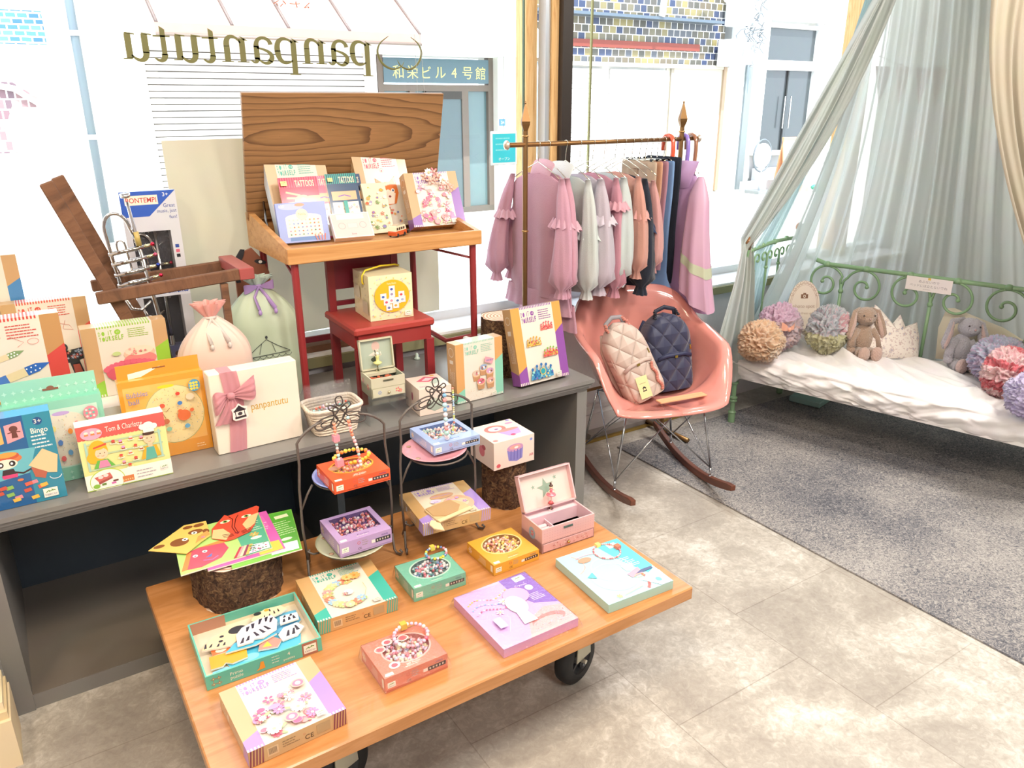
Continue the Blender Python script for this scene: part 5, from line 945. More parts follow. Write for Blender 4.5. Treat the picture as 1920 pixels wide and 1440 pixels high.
def bead_box(label, w, h, t, col, dark, pos, shape, pal, ring=None, deco=None, wrap=False, side='CE', seed=1, txt=None):
    T = thing('bead_kit_box', label, 'box', pos[0], pos[1])
    b = B(PRINT); b.box(0, 0, 0, w, h, .004, col)
    for x0, y0, x1, y1 in ((0, 0, w, .0001), (0, h-.0001, w, h), (0, 0, .0001, h), (w-.0001, 0, w, h)): b.box(x0, y0, .003, x1, y1, t, col)
    if shape[0] == 'ell': cx, cy, rx, ry = [v*s for v, s in zip(shape[1:], (w, h, w, h))]; hole = [(cx+rx*math.cos(a), cy+ry*math.sin(a)) for a in [2*PI*k/40 for k in range(40)]]; ins = lambda q: (lambda a, r: (cx+rx*r*math.cos(a), cy+ry*r*math.sin(a)))(q.uniform(0, 6.283), .95*math.sqrt(q.random()))
    else:
        x0, y0, x1, y1 = [v*s for v, s in zip(shape[1:], (w, h, w, h))]; hole = [(x0+(x1-x0)*k/8, y0+.10*h*math.sin(PI*k/8)**.6*0) for k in range(8)]+[(x1, y0+(y1-y0)*k/8) for k in range(8)]+[(x1-(x1-x0)*k/8, y1) for k in range(8)]+[(x0, y1-(y1-y0)*k/8) for k in range(8)]; ins = lambda q: (q.uniform(x0+.003, x1-.003), q.uniform(y0+.003, y1-.003))
    holed(b, w, h, t, hole, col, dark); A = Art(b, t)
    if ring and shape[0] == 'ell': A.ring(cx, cy, rx*1.07, ry*1.07, .004, ring, 40)
    if shape[0] == 'rect': A.ring(w*.5, shape[2]*h-.012, (shape[3]-shape[1])*w*.42, .02, .0015, dark, 20, .3, PI-.3)
    A.rect(.04*w, .03*h, .16*w, .10*h, '#f1ede0'); A.text(txt or 'Perles', .5*w, .13*h, .006, dark if not txt else '#f6efe4', w=.22*w); A.lines(.36*w, .64*w, .075*h, 1, .01, .0016, '#f2e8dc')
    if deco: deco(A, w, h)
    A = Art(b, .0001, M=Matrix(((1, 0, 0, 0), (0, 0, -1, 0), (0, 1, 0, 0), (0, 0, 0, 1)))); A.logo(.10*w, .45*t, .018); A.ring(.36*w, .68*t, .004, .004, .001, '#cf5a4a'); A.lines(.42*w, .55*w, .75*t, 3, .15*t, .05*t, '#a89a98'); A.text('CE', .37*w, .28*t, .006, '#4a4444'); A.rect(.68*w, .35*t, .97*w, .62*t, '#2c2830'); A.stripes(.70*w, .96*w, .42*t, .55*t, 5, '#c9b9a8'); A.text('minis', .86*w, .78*t, .005, '#3a3a8a', w=.12*w); A.rect(.60*w, .38*t, .67*w, .60*t, '#efe6dc')
    A = Art(b, .0001, M=Matrix(((0, 0, -1, 0), (1, 0, 0, 0), (0, 1, 0, 0), (0, 0, 0, 1)))); A.rect(.05*h, .2*t, .12*h, .8*t, '#f1ede0'); A.lines(.3*h, .6*h, .7*t, 4, .16*t, .05*t, '#f0e2d4'); A.flower(.88*h, .5*t, .3*t, '#f0d8c8')
    b.build('box_shell', T)
    b = B(GLOSS); beads(b, ins, t-.0085, 150, .0044, pal, seed); o = b.build('beads', T); o['kind'] = 'stuff'
    b = B(FILM); b.add([(p[0], p[1], t-.0006) for p in hole], [tuple(range(len(hole)))], '#fff'); b.build('window_film', T)
    if wrap:
        b = B(FILM); b.grid(lambda u, v: (w*(u*1.10-.05), h*(v*1.14-.07), t+.0012+.0012*math.sin(9*u+7*v)-(.026*max(0, abs(u-.5)-.46)/.04)-(.026*max(0, abs(v-.5)-.45)/.05)), 22, 22, '#fff'); b.build('clear_wrap', T)
    return T
def loop_beads(pts, rr, pal, name, label, seed=1, closed=True, cat='bracelet', special=None):
    b = B(GLOSS); q = random.Random(seed)
    P = [Vector(p) for p in pts]; L = sum((P[(i+1) % len(P)]-P[i]).length for i in range(len(P) if closed else len(P)-1)); d = 0; seg = 0; out = []; step = rr*1.9; acc = 0
    for i in range(len(P) if closed else len(P)-1):
        a, c = P[i], P[(i+1) % len(P)]; l = (c-a).length
        while acc <= l: out.append(a+(c-a)*(acc/l)); acc += step
        acc -= l
    for k, p in enumerate(out): 
        if special and k in special: col, s = special[k]; b.box(p.x-s, p.y-s, p.z-s, p.x+s, p.y+s, p.z+s, col)
        else: b.ball(p.x, p.y, p.z, rr*q.uniform(.8, 1.08), q.choice(pal), n=8, m=5)
    return tag(b.build(name), label, cat)
PB = F
bead_box('coral bead kit box with round window, wrapped in film on the trolley', .146, .124, .037, '#dd8068', '#c9685a', PB(.555, 1.289, .3005, 0, .146, .124), ('ell', .55, .54, .36, .36), ['#e8a0a0', '#f0d8c0', '#d86a80', '#e8c8e0', '#f4e4b0', '#c8d0e8'], ring='#eab0a8', wrap=True, seed=2, txt='385 Perles',
         deco=lambda A, w, h: [(A.ell(x*w, y*h, .085*w, .085*h, c), A.ring(x*w, y*h, .085*w, .085*h, .002, '#f2e4d8', 18), A.ell(x*w, y*h, .05*w, .05*h, '#d8606a')) for x, y, c in ((.20, .72, '#e89a90'), (.36, .84, '#f3e2d8'), (.60, .80, '#e0807c'), (.24, .22, '#ece6f0'))])
bead_box('seafoam green bead kit box with round window on the trolley', .142, .118, .037, '#76bfa4', '#5a7a78', PB(.745, 1.534, .3005, -2, .142, .118), ('ell', .52, .55, .36, .36), ['#d8dce0', '#e08a98', '#6a8ab8', '#f0ece4', '#5a9a98', '#c85060'], ring='#bfe0cc', wrap=True, seed=3)
bead_box('mustard yellow bead kit box with round window on the trolley', .142, .136, .031, '#e0a63e', '#a87840', PB(.964, 1.534, .3005, .5, .142, .136), ('ell', .52, .58, .38, .33), ['#e8a86a', '#f0d890', '#e08a7a', '#f4ecd8', '#d8c04a', '#e8b0a0'], ring='#efd08a', seed=4)
bead_box('lilac bead kit box with square window on the sage green plate', .140, .140, .040, '#b99bc9', '#6a4a88', PB(.619, 1.702, .3855, 0, .140, .140), ('rect', .13, .24, .90, .90), ['#c85a78', '#e8a0a8', '#f0e8e4', '#d8705a', '#9a4a78', '#e0c0cc'], seed=5)
bead_box('vivid orange bead kit box on the periwinkle blue plate', .144, .118, .031, '#e0582c', '#b04a28', PB(.610, 1.660, .5795, 0, .144, .118), ('ell', .50, .58, .36, .32), ['#e87a2a', '#f0c83a', '#e8709a', '#f0a84a', '#d86a8a', '#f4e080'], ring='#f0a030', seed=6, txt='385 Perles', deco=lambda A, w, h: (A.ell(.2*w, .62*h, .10*w, .11*h, '#b98a78'), A.ring(.2*w, .62*h, .10*w, .11*h, .002, '#e0a04a')))
bead_box('powder blue bead kit box with square window on the pink plate', .140, .142, .028, '#9db3dc', '#5a76b0', PB(.905, 1.735, .5795, 0, .140, .142), ('rect', .14, .26, .90, .88), ['#e0907a', '#f0e8d8', '#b0d0c8', '#e8b8b0', '#d8d8ec', '#c8e0c0'], seed=7)
# necklaces draped from the knots
def drape(x, y, zt, pts): return [(x+a, y-.006-b_, zt-c) for a, b_, c in pts]
loop_beads([(.570, 1.655, .735), (.572, 1.655, .68), (.574, 1.652, .635), (.585, 1.645, .616), (.605, 1.640, .6165), (.625, 1.645, .618), (.622, 1.65, .66), (.612, 1.655, .70), (.605, 1.655, .745)], .0048, ['#e8a08a', '#a8d0cc', '#e8b0b8', '#f0d8d0', '#e88a6a'], 'bead_necklace', 'pastel bead necklace with pink cubes hung from the left stand over the orange box', 3, closed=False, cat='necklace', special={4: ('#e890a0', .0075), 11: ('#e890a0', .0085), 34: ('#e890a0', .008)})
q = random.Random(5)
loop_beads([(.600+.045*math.cos(a)+.02, 1.70+.025*math.sin(a)-.01, .6185+.012*(1+math.sin(a))*.5) for a in [2*PI*k/20 for k in range(20)]], .0055, ['#e8642a', '#f0b83a', '#e87a9a', '#f0d850', '#e88a3a'], 'bead_bracelet', 'orange and yellow bead bracelet lying on the vivid orange kit box', 5)
loop_beads([(.872, 1.665, .755), (.872, 1.664, .70), (.874, 1.663, .64), (.880, 1.675, .6155), (.895, 1.69, .6145)], .0070, ['#7ab0d8', '#e89090', '#a8d8d0', '#f0e4e8', '#b0d8e0'], 'bead_necklace', 'large round pastel bead necklace hung from the right stand over the powder blue box', 8, closed=False, cat='necklace')
loop_beads([(.905, 1.68, .750), (.906, 1.68, .70), (.906, 1.68, .65), (.905, 1.69, .6150)], .0032, ['#c8d87a', '#e8e0a0', '#d8806a', '#a8c8e0', '#f0e8c8'], 'bead_strand', 'thin yellow green bead strand beside the large bead necklace', 9, closed=False, cat='necklace')
loop_beads([(.79+.028*math.cos(a)*1.0, 1.585+.022*math.sin(a), .3435+.004*math.sin(a)) for a in [2*PI*k/20 for k in range(20)]], .0042, ['#e8e8ec', '#6a90c8', '#e090a0', '#f0d850', '#8ac8c0'], 'bead_bracelet', 'white blue bead bracelet with yellow bead on the seafoam kit box', 6, special={5: ('#e8cf5a', .006)})
loop_beads([(.585+.038*math.cos(a), 1.315+.034*math.sin(a), .3435+.008*(1+math.sin(a))*.5) for a in [2*PI*k/22 for k in range(22)]], .0052, ['#f0ead8', '#e8a0b0', '#e8607a', '#f4e8b8', '#e8c0d8'], 'bead_bracelet', 'cream and pink bead bracelet with gold cube on the coral kit box', 7, special={6: ('#d8b04a', .007)})
# flat boxes
gift('craft_box', 'lavender craft box with pink flowers at the near corner of the trolley', 'box', .192, .188, .036, '#c9a97c', diy('#a887cf', '+8', sc_roses, kraft='#c9a97c'), F(.286, 1.284, .3005, 2, .192, .188), T_, sideart=dsides(.192, .188, .036, '#a887cf'))
gift('craft_box', 'teal craft box printed with a paper flower wreath, on the trolley', 'box', .194, .193, .035, '#cda26c', diy('#3fae9c', '+7', sc_wreath, kraft='#cda26c'), F(.535, 1.574, .3005, -3.5, .194, .193), T_, sideart=dsides(.194, .193, .035, '#3fae9c'))
gift('craft_box', 'wrapped craft box with a paper purse on it, on the mint plate', 'box', .195, .186, .034, '#c4a272', diy('#9f86cf', '+8', sc_purse, kraft='#bf9a62', panel='#d9cdb4'), F(.876, 1.695, .3855, -6, .195, .186), T_, sideart=dsides(.195, .186, .034, '#a68fd0'), mat=FW)
b = B(PRINT); b.prism([(-.05, -.045), (.06, -.04), (.062, .0), (.05, .03), (0, .045), (-.045, .03)], 0, .004, '#d6b98c'); b.prism([(-.045, -.01), (-.02, -.03), (.02, -.03), (.045, -.005), (.04, .035), (-.04, .035)], .004, .006, '#b8966a'); b.prism([(-.05, -.048), (.062, -.043), (.06, -.03), (-.05, -.035)], .004, .0065, '#e6cfa2'); b.prism([(-.058, -.02), (-.05, -.05), (-.062, -.085), (-.078, -.06), (-.075, -.035)], 0, .003, '#ecd2a8')
o = b.build('paper_purse'); o.location = (.852, 1.645, .4205); o.rotation_euler = (0, 0, .12); tag(o, 'tan paper purse craft with a pointed tag on the wrapped purse kit', 'paper purse')
def a_lilac(A, w, h):
    A.rect(0, 0, w, h, '#d3aee0'); A.poly([(.62*w, h), (w, h), (w, .34*h), (.74*w, .46*h), (.62*w, .7*h)], '#8d66c4'); A.poly([(.36*w, 0), (.5*w, .24*h), (.78*w, .36*h), (w, .30*h), (w, 0)], '#eeb3b4'); A.ell(.72*w, .16*h, .22*w, .09*h, '#e08a88'); A.ell(.68*w, .12*h, .20*w, .08*h, '#eeb3b4')
    A.rect(.78*w, .88*h, .93*w, .97*h, '#efe9ea'); A.logo(.85*w, .92*h, .13*w); A.text('Crystals', .80*w, .80*h, .03*h, '#f4ecf8', w=.16*w, rot=-.1); A.lines(.76*w, .95*w, .60*h, 5, .026*h, .008*h, '#efe6fa'); A.ell(.86*w, .72*h, .05*w, .05*h, '#f3e8ee'); q = random.Random(2)
    for y0, c in ((.78, ['#f0c04a', '#e88a8a', '#f0e8f0']), (.68, ['#4a70d0', '#8ab0e8', '#c8d0f0']), (.58, ['#d0507a', '#f0a0b8', '#f4e0e8'])):
        for k in range(16): A.ell((.06+.035*k)*w, (y0+.04*math.sin(k*.5))*h, .013*w, .013*w, q.choice(c), 8)
    A.ell(.63*w, .66*h, .16*w, .14*h, '#e7a3c6'); A.ell(.54*w, .52*h, .12*w, .16*h, '#f6efe8'); A.poly([(.42*w, .2*h), (.60*w, .2*h), (.56*w, .55*h), (.48*w, .55*h)], '#f2e6ee'); A.flower(.44*w, .64*h, .06*w, '#f4eef4'); A.flower(.30*w, .50*h, .05*w, '#f0c0d0')
    for k in range(70): A.ell(q.uniform(.45, .97)*w, q.uniform(.03, .3)*h, .006*w, .005*w, q.choice(['#c8505a', '#d86a7a', '#8ab0e0', '#f4ece4']), 6)
    A.line([(.18*w, .50*h), (.34*w, .36*h), (.2*w, .16*h)], .004*w, '#f2d0c0'); A.rect(.14*w, .25*h, .24*w, .42*h, '#e0b2e6')
o = gift('jewellery_kit_box', 'wide lilac and pink necklace kit box wrapped in clear film, front of the trolley', 'box', .205, .226, .023, '#d99fc8', a_lilac, F(.848, 1.298, .3005, 0, .205, .226))
b = B(FILM); b.grid(lambda u, v: (.205*(u*1.12-.06), .226*(v*1.10-.05), .0245+.0012*math.sin(9*u+7*v)-(.021*max(0, abs(u-.5)-.46)/.04)-(.021*max(0, abs(v-.5)-.45)/.05)), 22, 22, '#fff'); b.build('clear_wrap', o)
def a_blue(A, w, h):
    A.rect(0, 0, w, h, '#a9dce4'); A.poly([(.62*w, h), (w, h), (w, .36*h), (.86*w, .22*h), (.7*w, .62*h)], '#5fc3d6'); A.rect(.76*w, .86*h, .9*w, .95*h, '#f1efe2')
    for k in range(3): A.lines((.70+.03*k)*w, (.90+.02*k)*w, (.62-.07*k)*h, 2, .03*h, .008*h, '#f4f4ec')
    for x, y, r, c, a0, a1 in ((.5, .52, .28, '#b3b8a8', 0, 6.283), (.42, .38, .30, '#a5b2b6', 0, 6.283), (.02, .80, .24, '#d8706a', -1.35, .75)): A.ring(x*w, y*h, r*w, r*w, .016*w, c, 40, a0, a1); A.ring(x*w, y*h, r*w*.98, r*w*.98, .006*w, '#efe9dc', 40, a0, a1)
    for k in range(14): a = -.9+k*.09; A.ell((.46+.30*math.cos(a))*w, (.24+.26*math.sin(a))*h, .026*w, .012*w, '#d8625a', 8, a)
    A.poly([(.62*w, .50*h), (.8*w, .50*h), (.72*w, .36*h), (.62*w, .40*h)], '#f6f4f2'); A.poly([(.58*w, .34*h), (.80*w, .40*h), (.78*w, .28*h), (.60*w, .26*h)], '#e79aac'); A.poly([(.66*w, .18*h), (.92*w, .28*h), (w, .24*h), (.98*w, .0), (.82*w, .0)], '#f0eaf2'); A.ell(.86*w, .10*h, .055*w, .05*h, '#e7e0e6'); A.ell(.86*w, .10*h, .04*w, .038*h, '#6ac4d8'); A.poly([(.68*w, .30*h), (.80*w, .34*h), (.96*w, .34*h), (.96*w, .30*h), (.80*w, .29*h)], '#4d5a82'); A.ring(.70*w, .26*h, .07*w, .03*h, .008*w, '#d8b86a', 16)
    A.ell(.30*w, .80*h, .10*w, .05*h, '#e8957a'); A.line([(.2*w, .86*h), (.35*w, .88*h), (.5*w, .86*h)], .012*w, '#e0a0b0'); A.poly([(.10*w, .5*h), (.22*w, .56*h), (.20*w, .44*h)], '#5fbcc4'); A.flower(.22*w, .06*h, .04*w, '#f0d88a'); A.line([(.3*w, .05*h), (.6*w, .09*h)], .012*w, '#e8d8a0')
gift('jewellery_kit_box', 'pale blue bracelet kit box at the right front corner of the trolley', 'box', .200, .232, .024, '#a9cfc4', a_blue, F(1.146, 1.293, .3005, -3, .200, .232))
loop_beads([(1.185+.036*math.cos(a), 1.365+.036*math.sin(a), .3275) for a in [2*PI*k/24 for k in range(24)]], .0026, ['#e08a90', '#d8707a', '#f0c0c0'], 'braided_bracelet', 'pink braided bracelet with yellow bead lying on the pale blue kit box', 3, special={12: ('#efe07a', .006), 0: ('#e0785a', .007)})
# pink kit box on the narrow log
def a_kit(A, w, h):
    A.ell(.42*w, .66*h, .25*w, .20*h, '#e07a78'); A.ell(.42*w, .66*h, .16*w, .12*h, '#eed2dc'); A.ell(.44*w, .64*h, .05*w, .03*h, '#8a5a98'); A.poly([(.35*w, .50*h), (.9*w, .48*h), (.8*w, .20*h), (.5*w, .18*h)], '#b29ada'); A.ell(.62*w, .49*h, .28*w, .07*h, '#e2908c'); A.ell(.85*w, .80*h, .10*w, .05*h, '#c99ac0'); A.ell(.9*w, .95*h, .05*w, .04*h, '#8a8ad0'); A.ell(.1*w, .1*h, .06*w, .05*h, '#e08a8a'); A.ell(.6*w, .2*h, .06*w, .05*h, '#c84a7a')
def s_kit(b, w, h, t):
    A = Art(b, .0001, M=Matrix(((1, 0, 0, 0), (0, 0, -1, 0), (0, 1, 0, 0), (0, 0, 0, 1)))); A.poly([(.32*w, .62*t), (.72*w, .66*t), (.70*w, .22*t), (.56*w, .14*t), (.36*w, .22*t)], '#8a86cc'); A.ell(.52*w, .66*t, .20*w, .14*t, '#c896c0'); A.ell(.52*w, .68*t, .14*w, .08*t, '#e8a8a0'); A.ell(.55*w, .66*t, .05*w, .04*t, '#f2ece8')
    for x in (.42, .5, .58, .66): A.line([(x*w, .58*t), (x*w-.001, .22*t)], .02*w, '#6f6cb8')
    A.ell(.11*w, .14*t, .05*w, .07*t, '#d8606a'); A.ell(.92*w, .82*t, .035*w, .05*t, '#8a9ad8'); A.text('AB', .92*w, .25*t, .10*t, '#c84a6a')
    A = Art(b, .0001, M=Matrix(((0, 0, -1, 0), (1, 0, 0, 0), (0, 1, 0, 0), (0, 0, 0, 1)))); A.ell(.5*h, .45*t, .12*h, .2*t, '#d8808a'); A.ell(.42*h, .62*t, .08*h, .09*t, '#b8606a')
gift('music_box_carton', 'square cream pink carton with a cake picture on the narrow log', 'box', .140, .134, .086, '#ead7cc', a_kit, F(1.127, 1.793, .4490, 0, .140, .134), sideart=s_kit)
# jewellery box with ballerina
t = thing('jewellery_box', 'open pale pink jewellery box with star lid and ballerina at the trolley corner', 'jewellery box', *flat_loc(1.146, 1.533, .3005, -2, .174, .105))
b = B(PRINT); pc = '#e0b4b4'; b.box(0, 0, 0, .174, .105, .03, pc); panelbox(b, .174, .105, .073, .004, pc, '#e6c2cc', .03)
b.box(.004, .075, .03, .170, .079, .066, '#e6c2cc'); b.box(.055, .004, .03, .058, .075, .055, '#e6c2cc'); b.box(.004, .079, .062, .170, .101, .066, '#e8cdd2')
A = Art(b, .0001, M=Matrix(((1, 0, 0, 0), (0, 0, -1, 0), (0, 1, 0, 0), (0, 0, 0, 1))))
for i in range(20):
    for j in range(5): A.ell(.008+.0083*i, .034+.008*j, .0012, .0012, '#cf989c', 5)
A = Art(b, .0001, M=Matrix(((0, 0, -1, 0), (1, 0, 0, 0), (0, 1, 0, 0), (0, 0, 0, 1)))); A.ell(.05, .04, .016, .018, '#9ab4cc'); A.flower(.05, .04, .009, '#e0606a'); b.build('case', t)
for k in range(3):
    b = B(CLOTH); b.bbox(.006, .014+.018*k, .032, .052, .026+.018*k, .052, '#f0dce0', r=.005); b.build('ring_cushion', t)
b = B(PRINT); b.box(.004, -.002, .004, .170, 0, .026, '#d8a8a8'); q = random.Random(3); A = Art(b, .0021, M=Matrix(((1, 0, 0, 0), (0, 0, -1, 0), (0, 1, 0, 0), (0, 0, 0, 1))))
for k in range(40): A.ell(q.uniform(.03, .15), q.uniform(.008, .022), .002, .0015, q.choice(['#b8706a', '#c88a80', '#e8d0c8']), 6)
d_ = b.build('drawer', t); b = B(CHROME); b.ball(.085, -.005, .014, .0045, '#d0b070'); b.build('knob', d_)
b = B(CHROME); b.box(.07, -.0015, .058, .10, 0, .064, '#9fc4c8'); b.build('clasp', t)
b = B(PRINT); M = TR(0, .105, .073, rx=68); b.box(0, 0, 0, .174, .105, .003, '#e3b8b8', M=M)
for x0, y0, x1, y1 in ((0, 0, .174, .004), (0, .101, .174, .105), (0, 0, .004, .105), (.170, 0, .174, .105)): b.box(x0, y0, .003, x1, y1, .020, '#e4bcbe', M=M)
A = Art(b, .0031, M=M); A.rect(.004, .004, .170, .101, '#e8cdc6')
for x, y, r in ((.09, .052, .030), (.05, .062, .007), (.125, .075, .008)): A.poly([(x+(r if k % 2 == 0 else r*.42)*math.cos(1.7+PI*k/5), y+(r if k % 2 == 0 else r*.42)*math.sin(1.7+PI*k/5)) for k in range(10)], '#8fa596')
b.build('lid', t)
b = B(CHROME); b.cyl(.088, .090, .066, .072, .008, '#e0dcdc', 14); b.cyl(.088, .090, .07, .088, .0015, '#c0a878', 8); b.use(PRINT)
b.lathe([(0, .088), (.004, .089), (.009, .088), (.005, .094), (.002, .096)], '#d85a5c', 12, M=TR(.088, .09)); b.cyl(.0885, .09, .094, .118, .0014, '#efc9b0', 8); b.lathe([(.003, .113), (.014, .115), (.013, .117), (.004, .120), (.0035, .127), (.005, .132), (.002, .134)], '#e8788a', 14, M=TR(.088, .09)); b.ball(.088, .09, .139, .0055, '#f0cdb4'); b.ball(.088, .091, .1425, .0058, '#4a2c24', rz=.005); b.ball(.088, .093, .149, .003, '#4a2c24')
for s_ in (-1, 1): b.tube([(.088+.004*s_, .09, .130), (.088+.012*s_, .087, .127), (.088+.006*s_, .083, .124)], .0012, '#efc9b0', n=5)
b.build('ballerina', t)
# craft booklets and masks on the big log
def booklet(poly, z, cols, art, label, name='craft_booklet', th=.003):
    b = B(PRINT); b.prism(poly, 0, th, cols, side='#efe8d8'); A = Art(b, th); art(A); o = b.build(name); o.location = (0, 0, z); return tag(o, label, 'paper craft', 'paper craft booklets on the big log' if name == 'craft_booklet' else None)
def a_gr(A, edge, dog):
    x0, x1 = edge; A.poly([(x0, 1.69), (x1-.0, 1.69), (x1+.018, 1.89), (x0+.02, 1.89)], '#5cae8a' if dog else '#5fae3c'); A.rect(x1-.035, 1.845, x1, 1.862, '#efe6b0'); A.lines(x0+.012, x1-.002, 1.83, 6, .011, .003, '#cfe6c0'); A.flower(x0+.03, 1.752, .012, '#e8b84a'); A.ell(x0+.03, 1.726, .015, .007, '#dfeee0')
booklet([(.30, 1.672), (.467, 1.668), (.508, 1.878), (.33, 1.90)], .4195, '#7cc04a', lambda A: (A.poly([(.40, 1.675), (.465, 1.671), (.505, 1.874), (.43, 1.885)], '#5cb03c'), A.rect(.455, 1.845, .49, 1.862, '#e8f0c8'), A.lines(.44, .488, 1.825, 7, .011, .003, '#d8f0c0'), A.poly([(.395, 1.68), (.462, 1.675), (.470, 1.715), (.41, 1.72)], '#eceef4'), A.ell(.45, 1.735, .014, .007, '#d8f0d8')), 'right-most bright green craft booklet on the big log')
booklet([(.25, 1.69), (.432, 1.687), (.447, 1.90), (.26, 1.905)], .4230, '#cf5fae', lambda A: (A.rect(.40, 1.80, .43, 1.88, '#e06ab8'), A.lines(.40, .43, 1.86, 6, .011, .003, '#f4d8ea'), A.poly([(.37, 1.69), (.428, 1.69), (.43, 1.735), (.38, 1.74)], '#e8c84a')), 'magenta craft booklet sandwiched between two green ones on the big log')
def a_front(A):
    A.poly([(.34, 1.70), (.403, 1.704), (.424, 1.895), (.35, 1.90)], '#56ae8c'); A.lines(.37, .415, 1.865, 6, .011, .003, '#d8ead0'); A.ell(.385, 1.772, .014, .007, '#dfeee0'); A.flower(.385, 1.79, .012, '#e0b050')
    A.poly([(.20, 1.715), (.225, 1.79), (.25, 1.80), (.31, 1.80), (.315, 1.76), (.29, 1.725), (.24, 1.708)], '#cf5068'); A.poly([(.196, 1.712), (.21, 1.715), (.235, 1.79), (.222, 1.785)], '#e08a4a'); A.poly([(.25, 1.80), (.33, 1.81), (.33, 1.80), (.31, 1.79)], '#e8904a'); A.ell(.238, 1.765, .006, .006, '#fff'); A.ell(.262, 1.775, .006, .006, '#fff'); A.ell(.238, 1.765, .0025, .0025, '#222'); A.ell(.262, 1.775, .0025, .0025, '#222'); A.poly([(.258, 1.745), (.276, 1.757), (.27, 1.742)], '#5a78c8'); A.line([(.25, 1.735), (.27, 1.728), (.285, 1.738)], .004, '#b070b0')
    A.poly([(.32, 1.705), (.40, 1.705), (.405, 1.735), (.35, 1.745)], '#eeeef2'); q = random.Random(4)
    for k in range(5): A.poly([(.312+.007*k, 1.703), (.320+.007*k, 1.703), (.345+.006*k, 1.745), (.338+.006*k, 1.748)], ['#b8304a', '#e8a0a0', '#e8d0b0', '#8a3a5a', '#d8b860'][k])
    for k in range(26): A.ell(q.uniform(.355, .402), q.uniform(.0, .03)+1.708, .0028, .002, q.choice(['#4a90a8', '#8a6ab0', '#5a9a5a', '#c85070']), 6)
booklet([(.192, 1.699), (.405, 1.703), (.426, 1.899), (.213, 1.909)], .4265, '#b2d97c', a_front, 'light green craft booklet with a pink paper dog on the big log')
b = B(PRINT); fp = [(.300, 1.868), (.345, 1.925), (.352, 1.915), (.43, 1.93), (.435, 1.92), (.40, 1.835), (.38, 1.805), (.335, 1.79), (.318, 1.79), (.290, 1.822)]
b.prism(fp, 0, .0015, '#d9523a'); A = Art(b, .0015); A.poly([(.290, 1.822), (.302, 1.862), (.325, 1.855), (.335, 1.82), (.318, 1.795)], '#ecc48c'); A.poly([(.40, 1.838), (.425, 1.89), (.40, 1.885), (.372, 1.85), (.375, 1.815)], '#ecc48c')
for x in (.338, .392): A.ell(x, 1.888, .013, .007, '#f4ead0', rot=.1); A.ell(x, 1.888, .006, .006, '#7aa83c'); A.ell(x, 1.888, .0025, .004, '#222')
A.line([(.352, 1.91), (.358, 1.89), (.346, 1.85), (.347, 1.818)], .002, '#5a2018'); A.line([(.376, 1.905), (.366, 1.89), (.352, 1.85), (.352, 1.818)], .002, '#5a2018'); A.poly([(.343, 1.818), (.358, 1.818), (.350, 1.808)], '#8a1f2a')
for k in (-1, 0, 1): A.line([(.340, 1.81+.005*k), (.315, 1.815+.008*k)], .0015, '#2a1a18'); A.line([(.360, 1.81+.005*k), (.385, 1.815+.008*k)], .0015, '#2a1a18')
o = b.build('fox_mask'); o.location = (0, 0, .4312); tag(o, 'red paper fox face lying on the light green craft booklet', 'paper fox')
b = B(PRINT); gp = [(.147, 1.843), (.212, 1.895), (.244, 1.922), (.297, 1.915), (.290, 1.835), (.262, 1.815), (.222, 1.779)]; b.prism(gp, 0, .0015, '#e8c56a'); A = Art(b, .0015)
for x, y, rx, ry in ((.218, 1.842, .022, .019), (.262, 1.873, .018, .012), (.250, 1.905, .012, .008), (.276, 1.902, .013, .009), (.172, 1.847, .013, .008), (.285, 1.862, .008, .012)): A.ell(x, y, rx, ry, '#8a5530')
for x, y in ((.232, 1.848), (.258, 1.868)): A.ell(x, y, .007, .007, '#fbf8f0'); A.ell(x, y, .003, .003, '#222')
A.poly([(.25, 1.815), (.29, 1.84), (.288, 1.862), (.262, 1.845)], '#e0a05a'); A.ell(.272, 1.835, .005, .004, '#e88aa0'); o = b.build('giraffe_mask'); o.location = (0, 0, .4340); tag(o, 'yellow paper giraffe head with brown spots overhanging the big log', 'paper giraffe')
# puzzle tray
pl, pr_ = flat_loc(.301, 1.535, .3005, -1.8, .246, .201)
t = thing('puzzle_tray', 'open teal box of large zebra puzzle pieces lettered Primo puzzle', 'puzzle box', pl, pr_)
b = B(PRINT); w_, h_ = .246, .201; tc_ = '#5fb8a4'; panelbox(b, w_, h_, .034, .0035, tc_, '#e3d3b4', .003)
b.box(.0035, .0035, .0031, w_-.0035, h_-.0035, .0034, '#d9cdb8')
A = Art(b, .0001, M=Matrix(((1, 0, 0, 0), (0, 0, -1, 0), (0, 1, 0, 0), (0, 0, 0, 1)))); A.rect(.82*w_, 0, .96*w_, .034, '#a8705c'); A.text('Primo', .25*w_, .021, .008, '#e8ecd8', w=.026); A.text('puzzle', .25*w_, .010, .008, '#e8ecd8', w=.026)
for k in range(4): A.flower((.06+.045*(k % 2))*w_, .010+.013*(k//2), .005, '#b87860', n=4)
A.poly([(.41*w_, .006), (.44*w_, .012), (.455*w_, .026), (.48*w_, .026), (.49*w_, .008)], '#e09a3a'); A.text('4', .70*w_, .023, .009, '#e8ecd8'); A.text('puzzles', .70*w_, .010, .006, '#e8ecd8', w=.024); A.lines(.55*w_, .63*w_, .026, 3, .007, .002, '#cfe0d0'); A.logo(.89*w_, .017, .028)
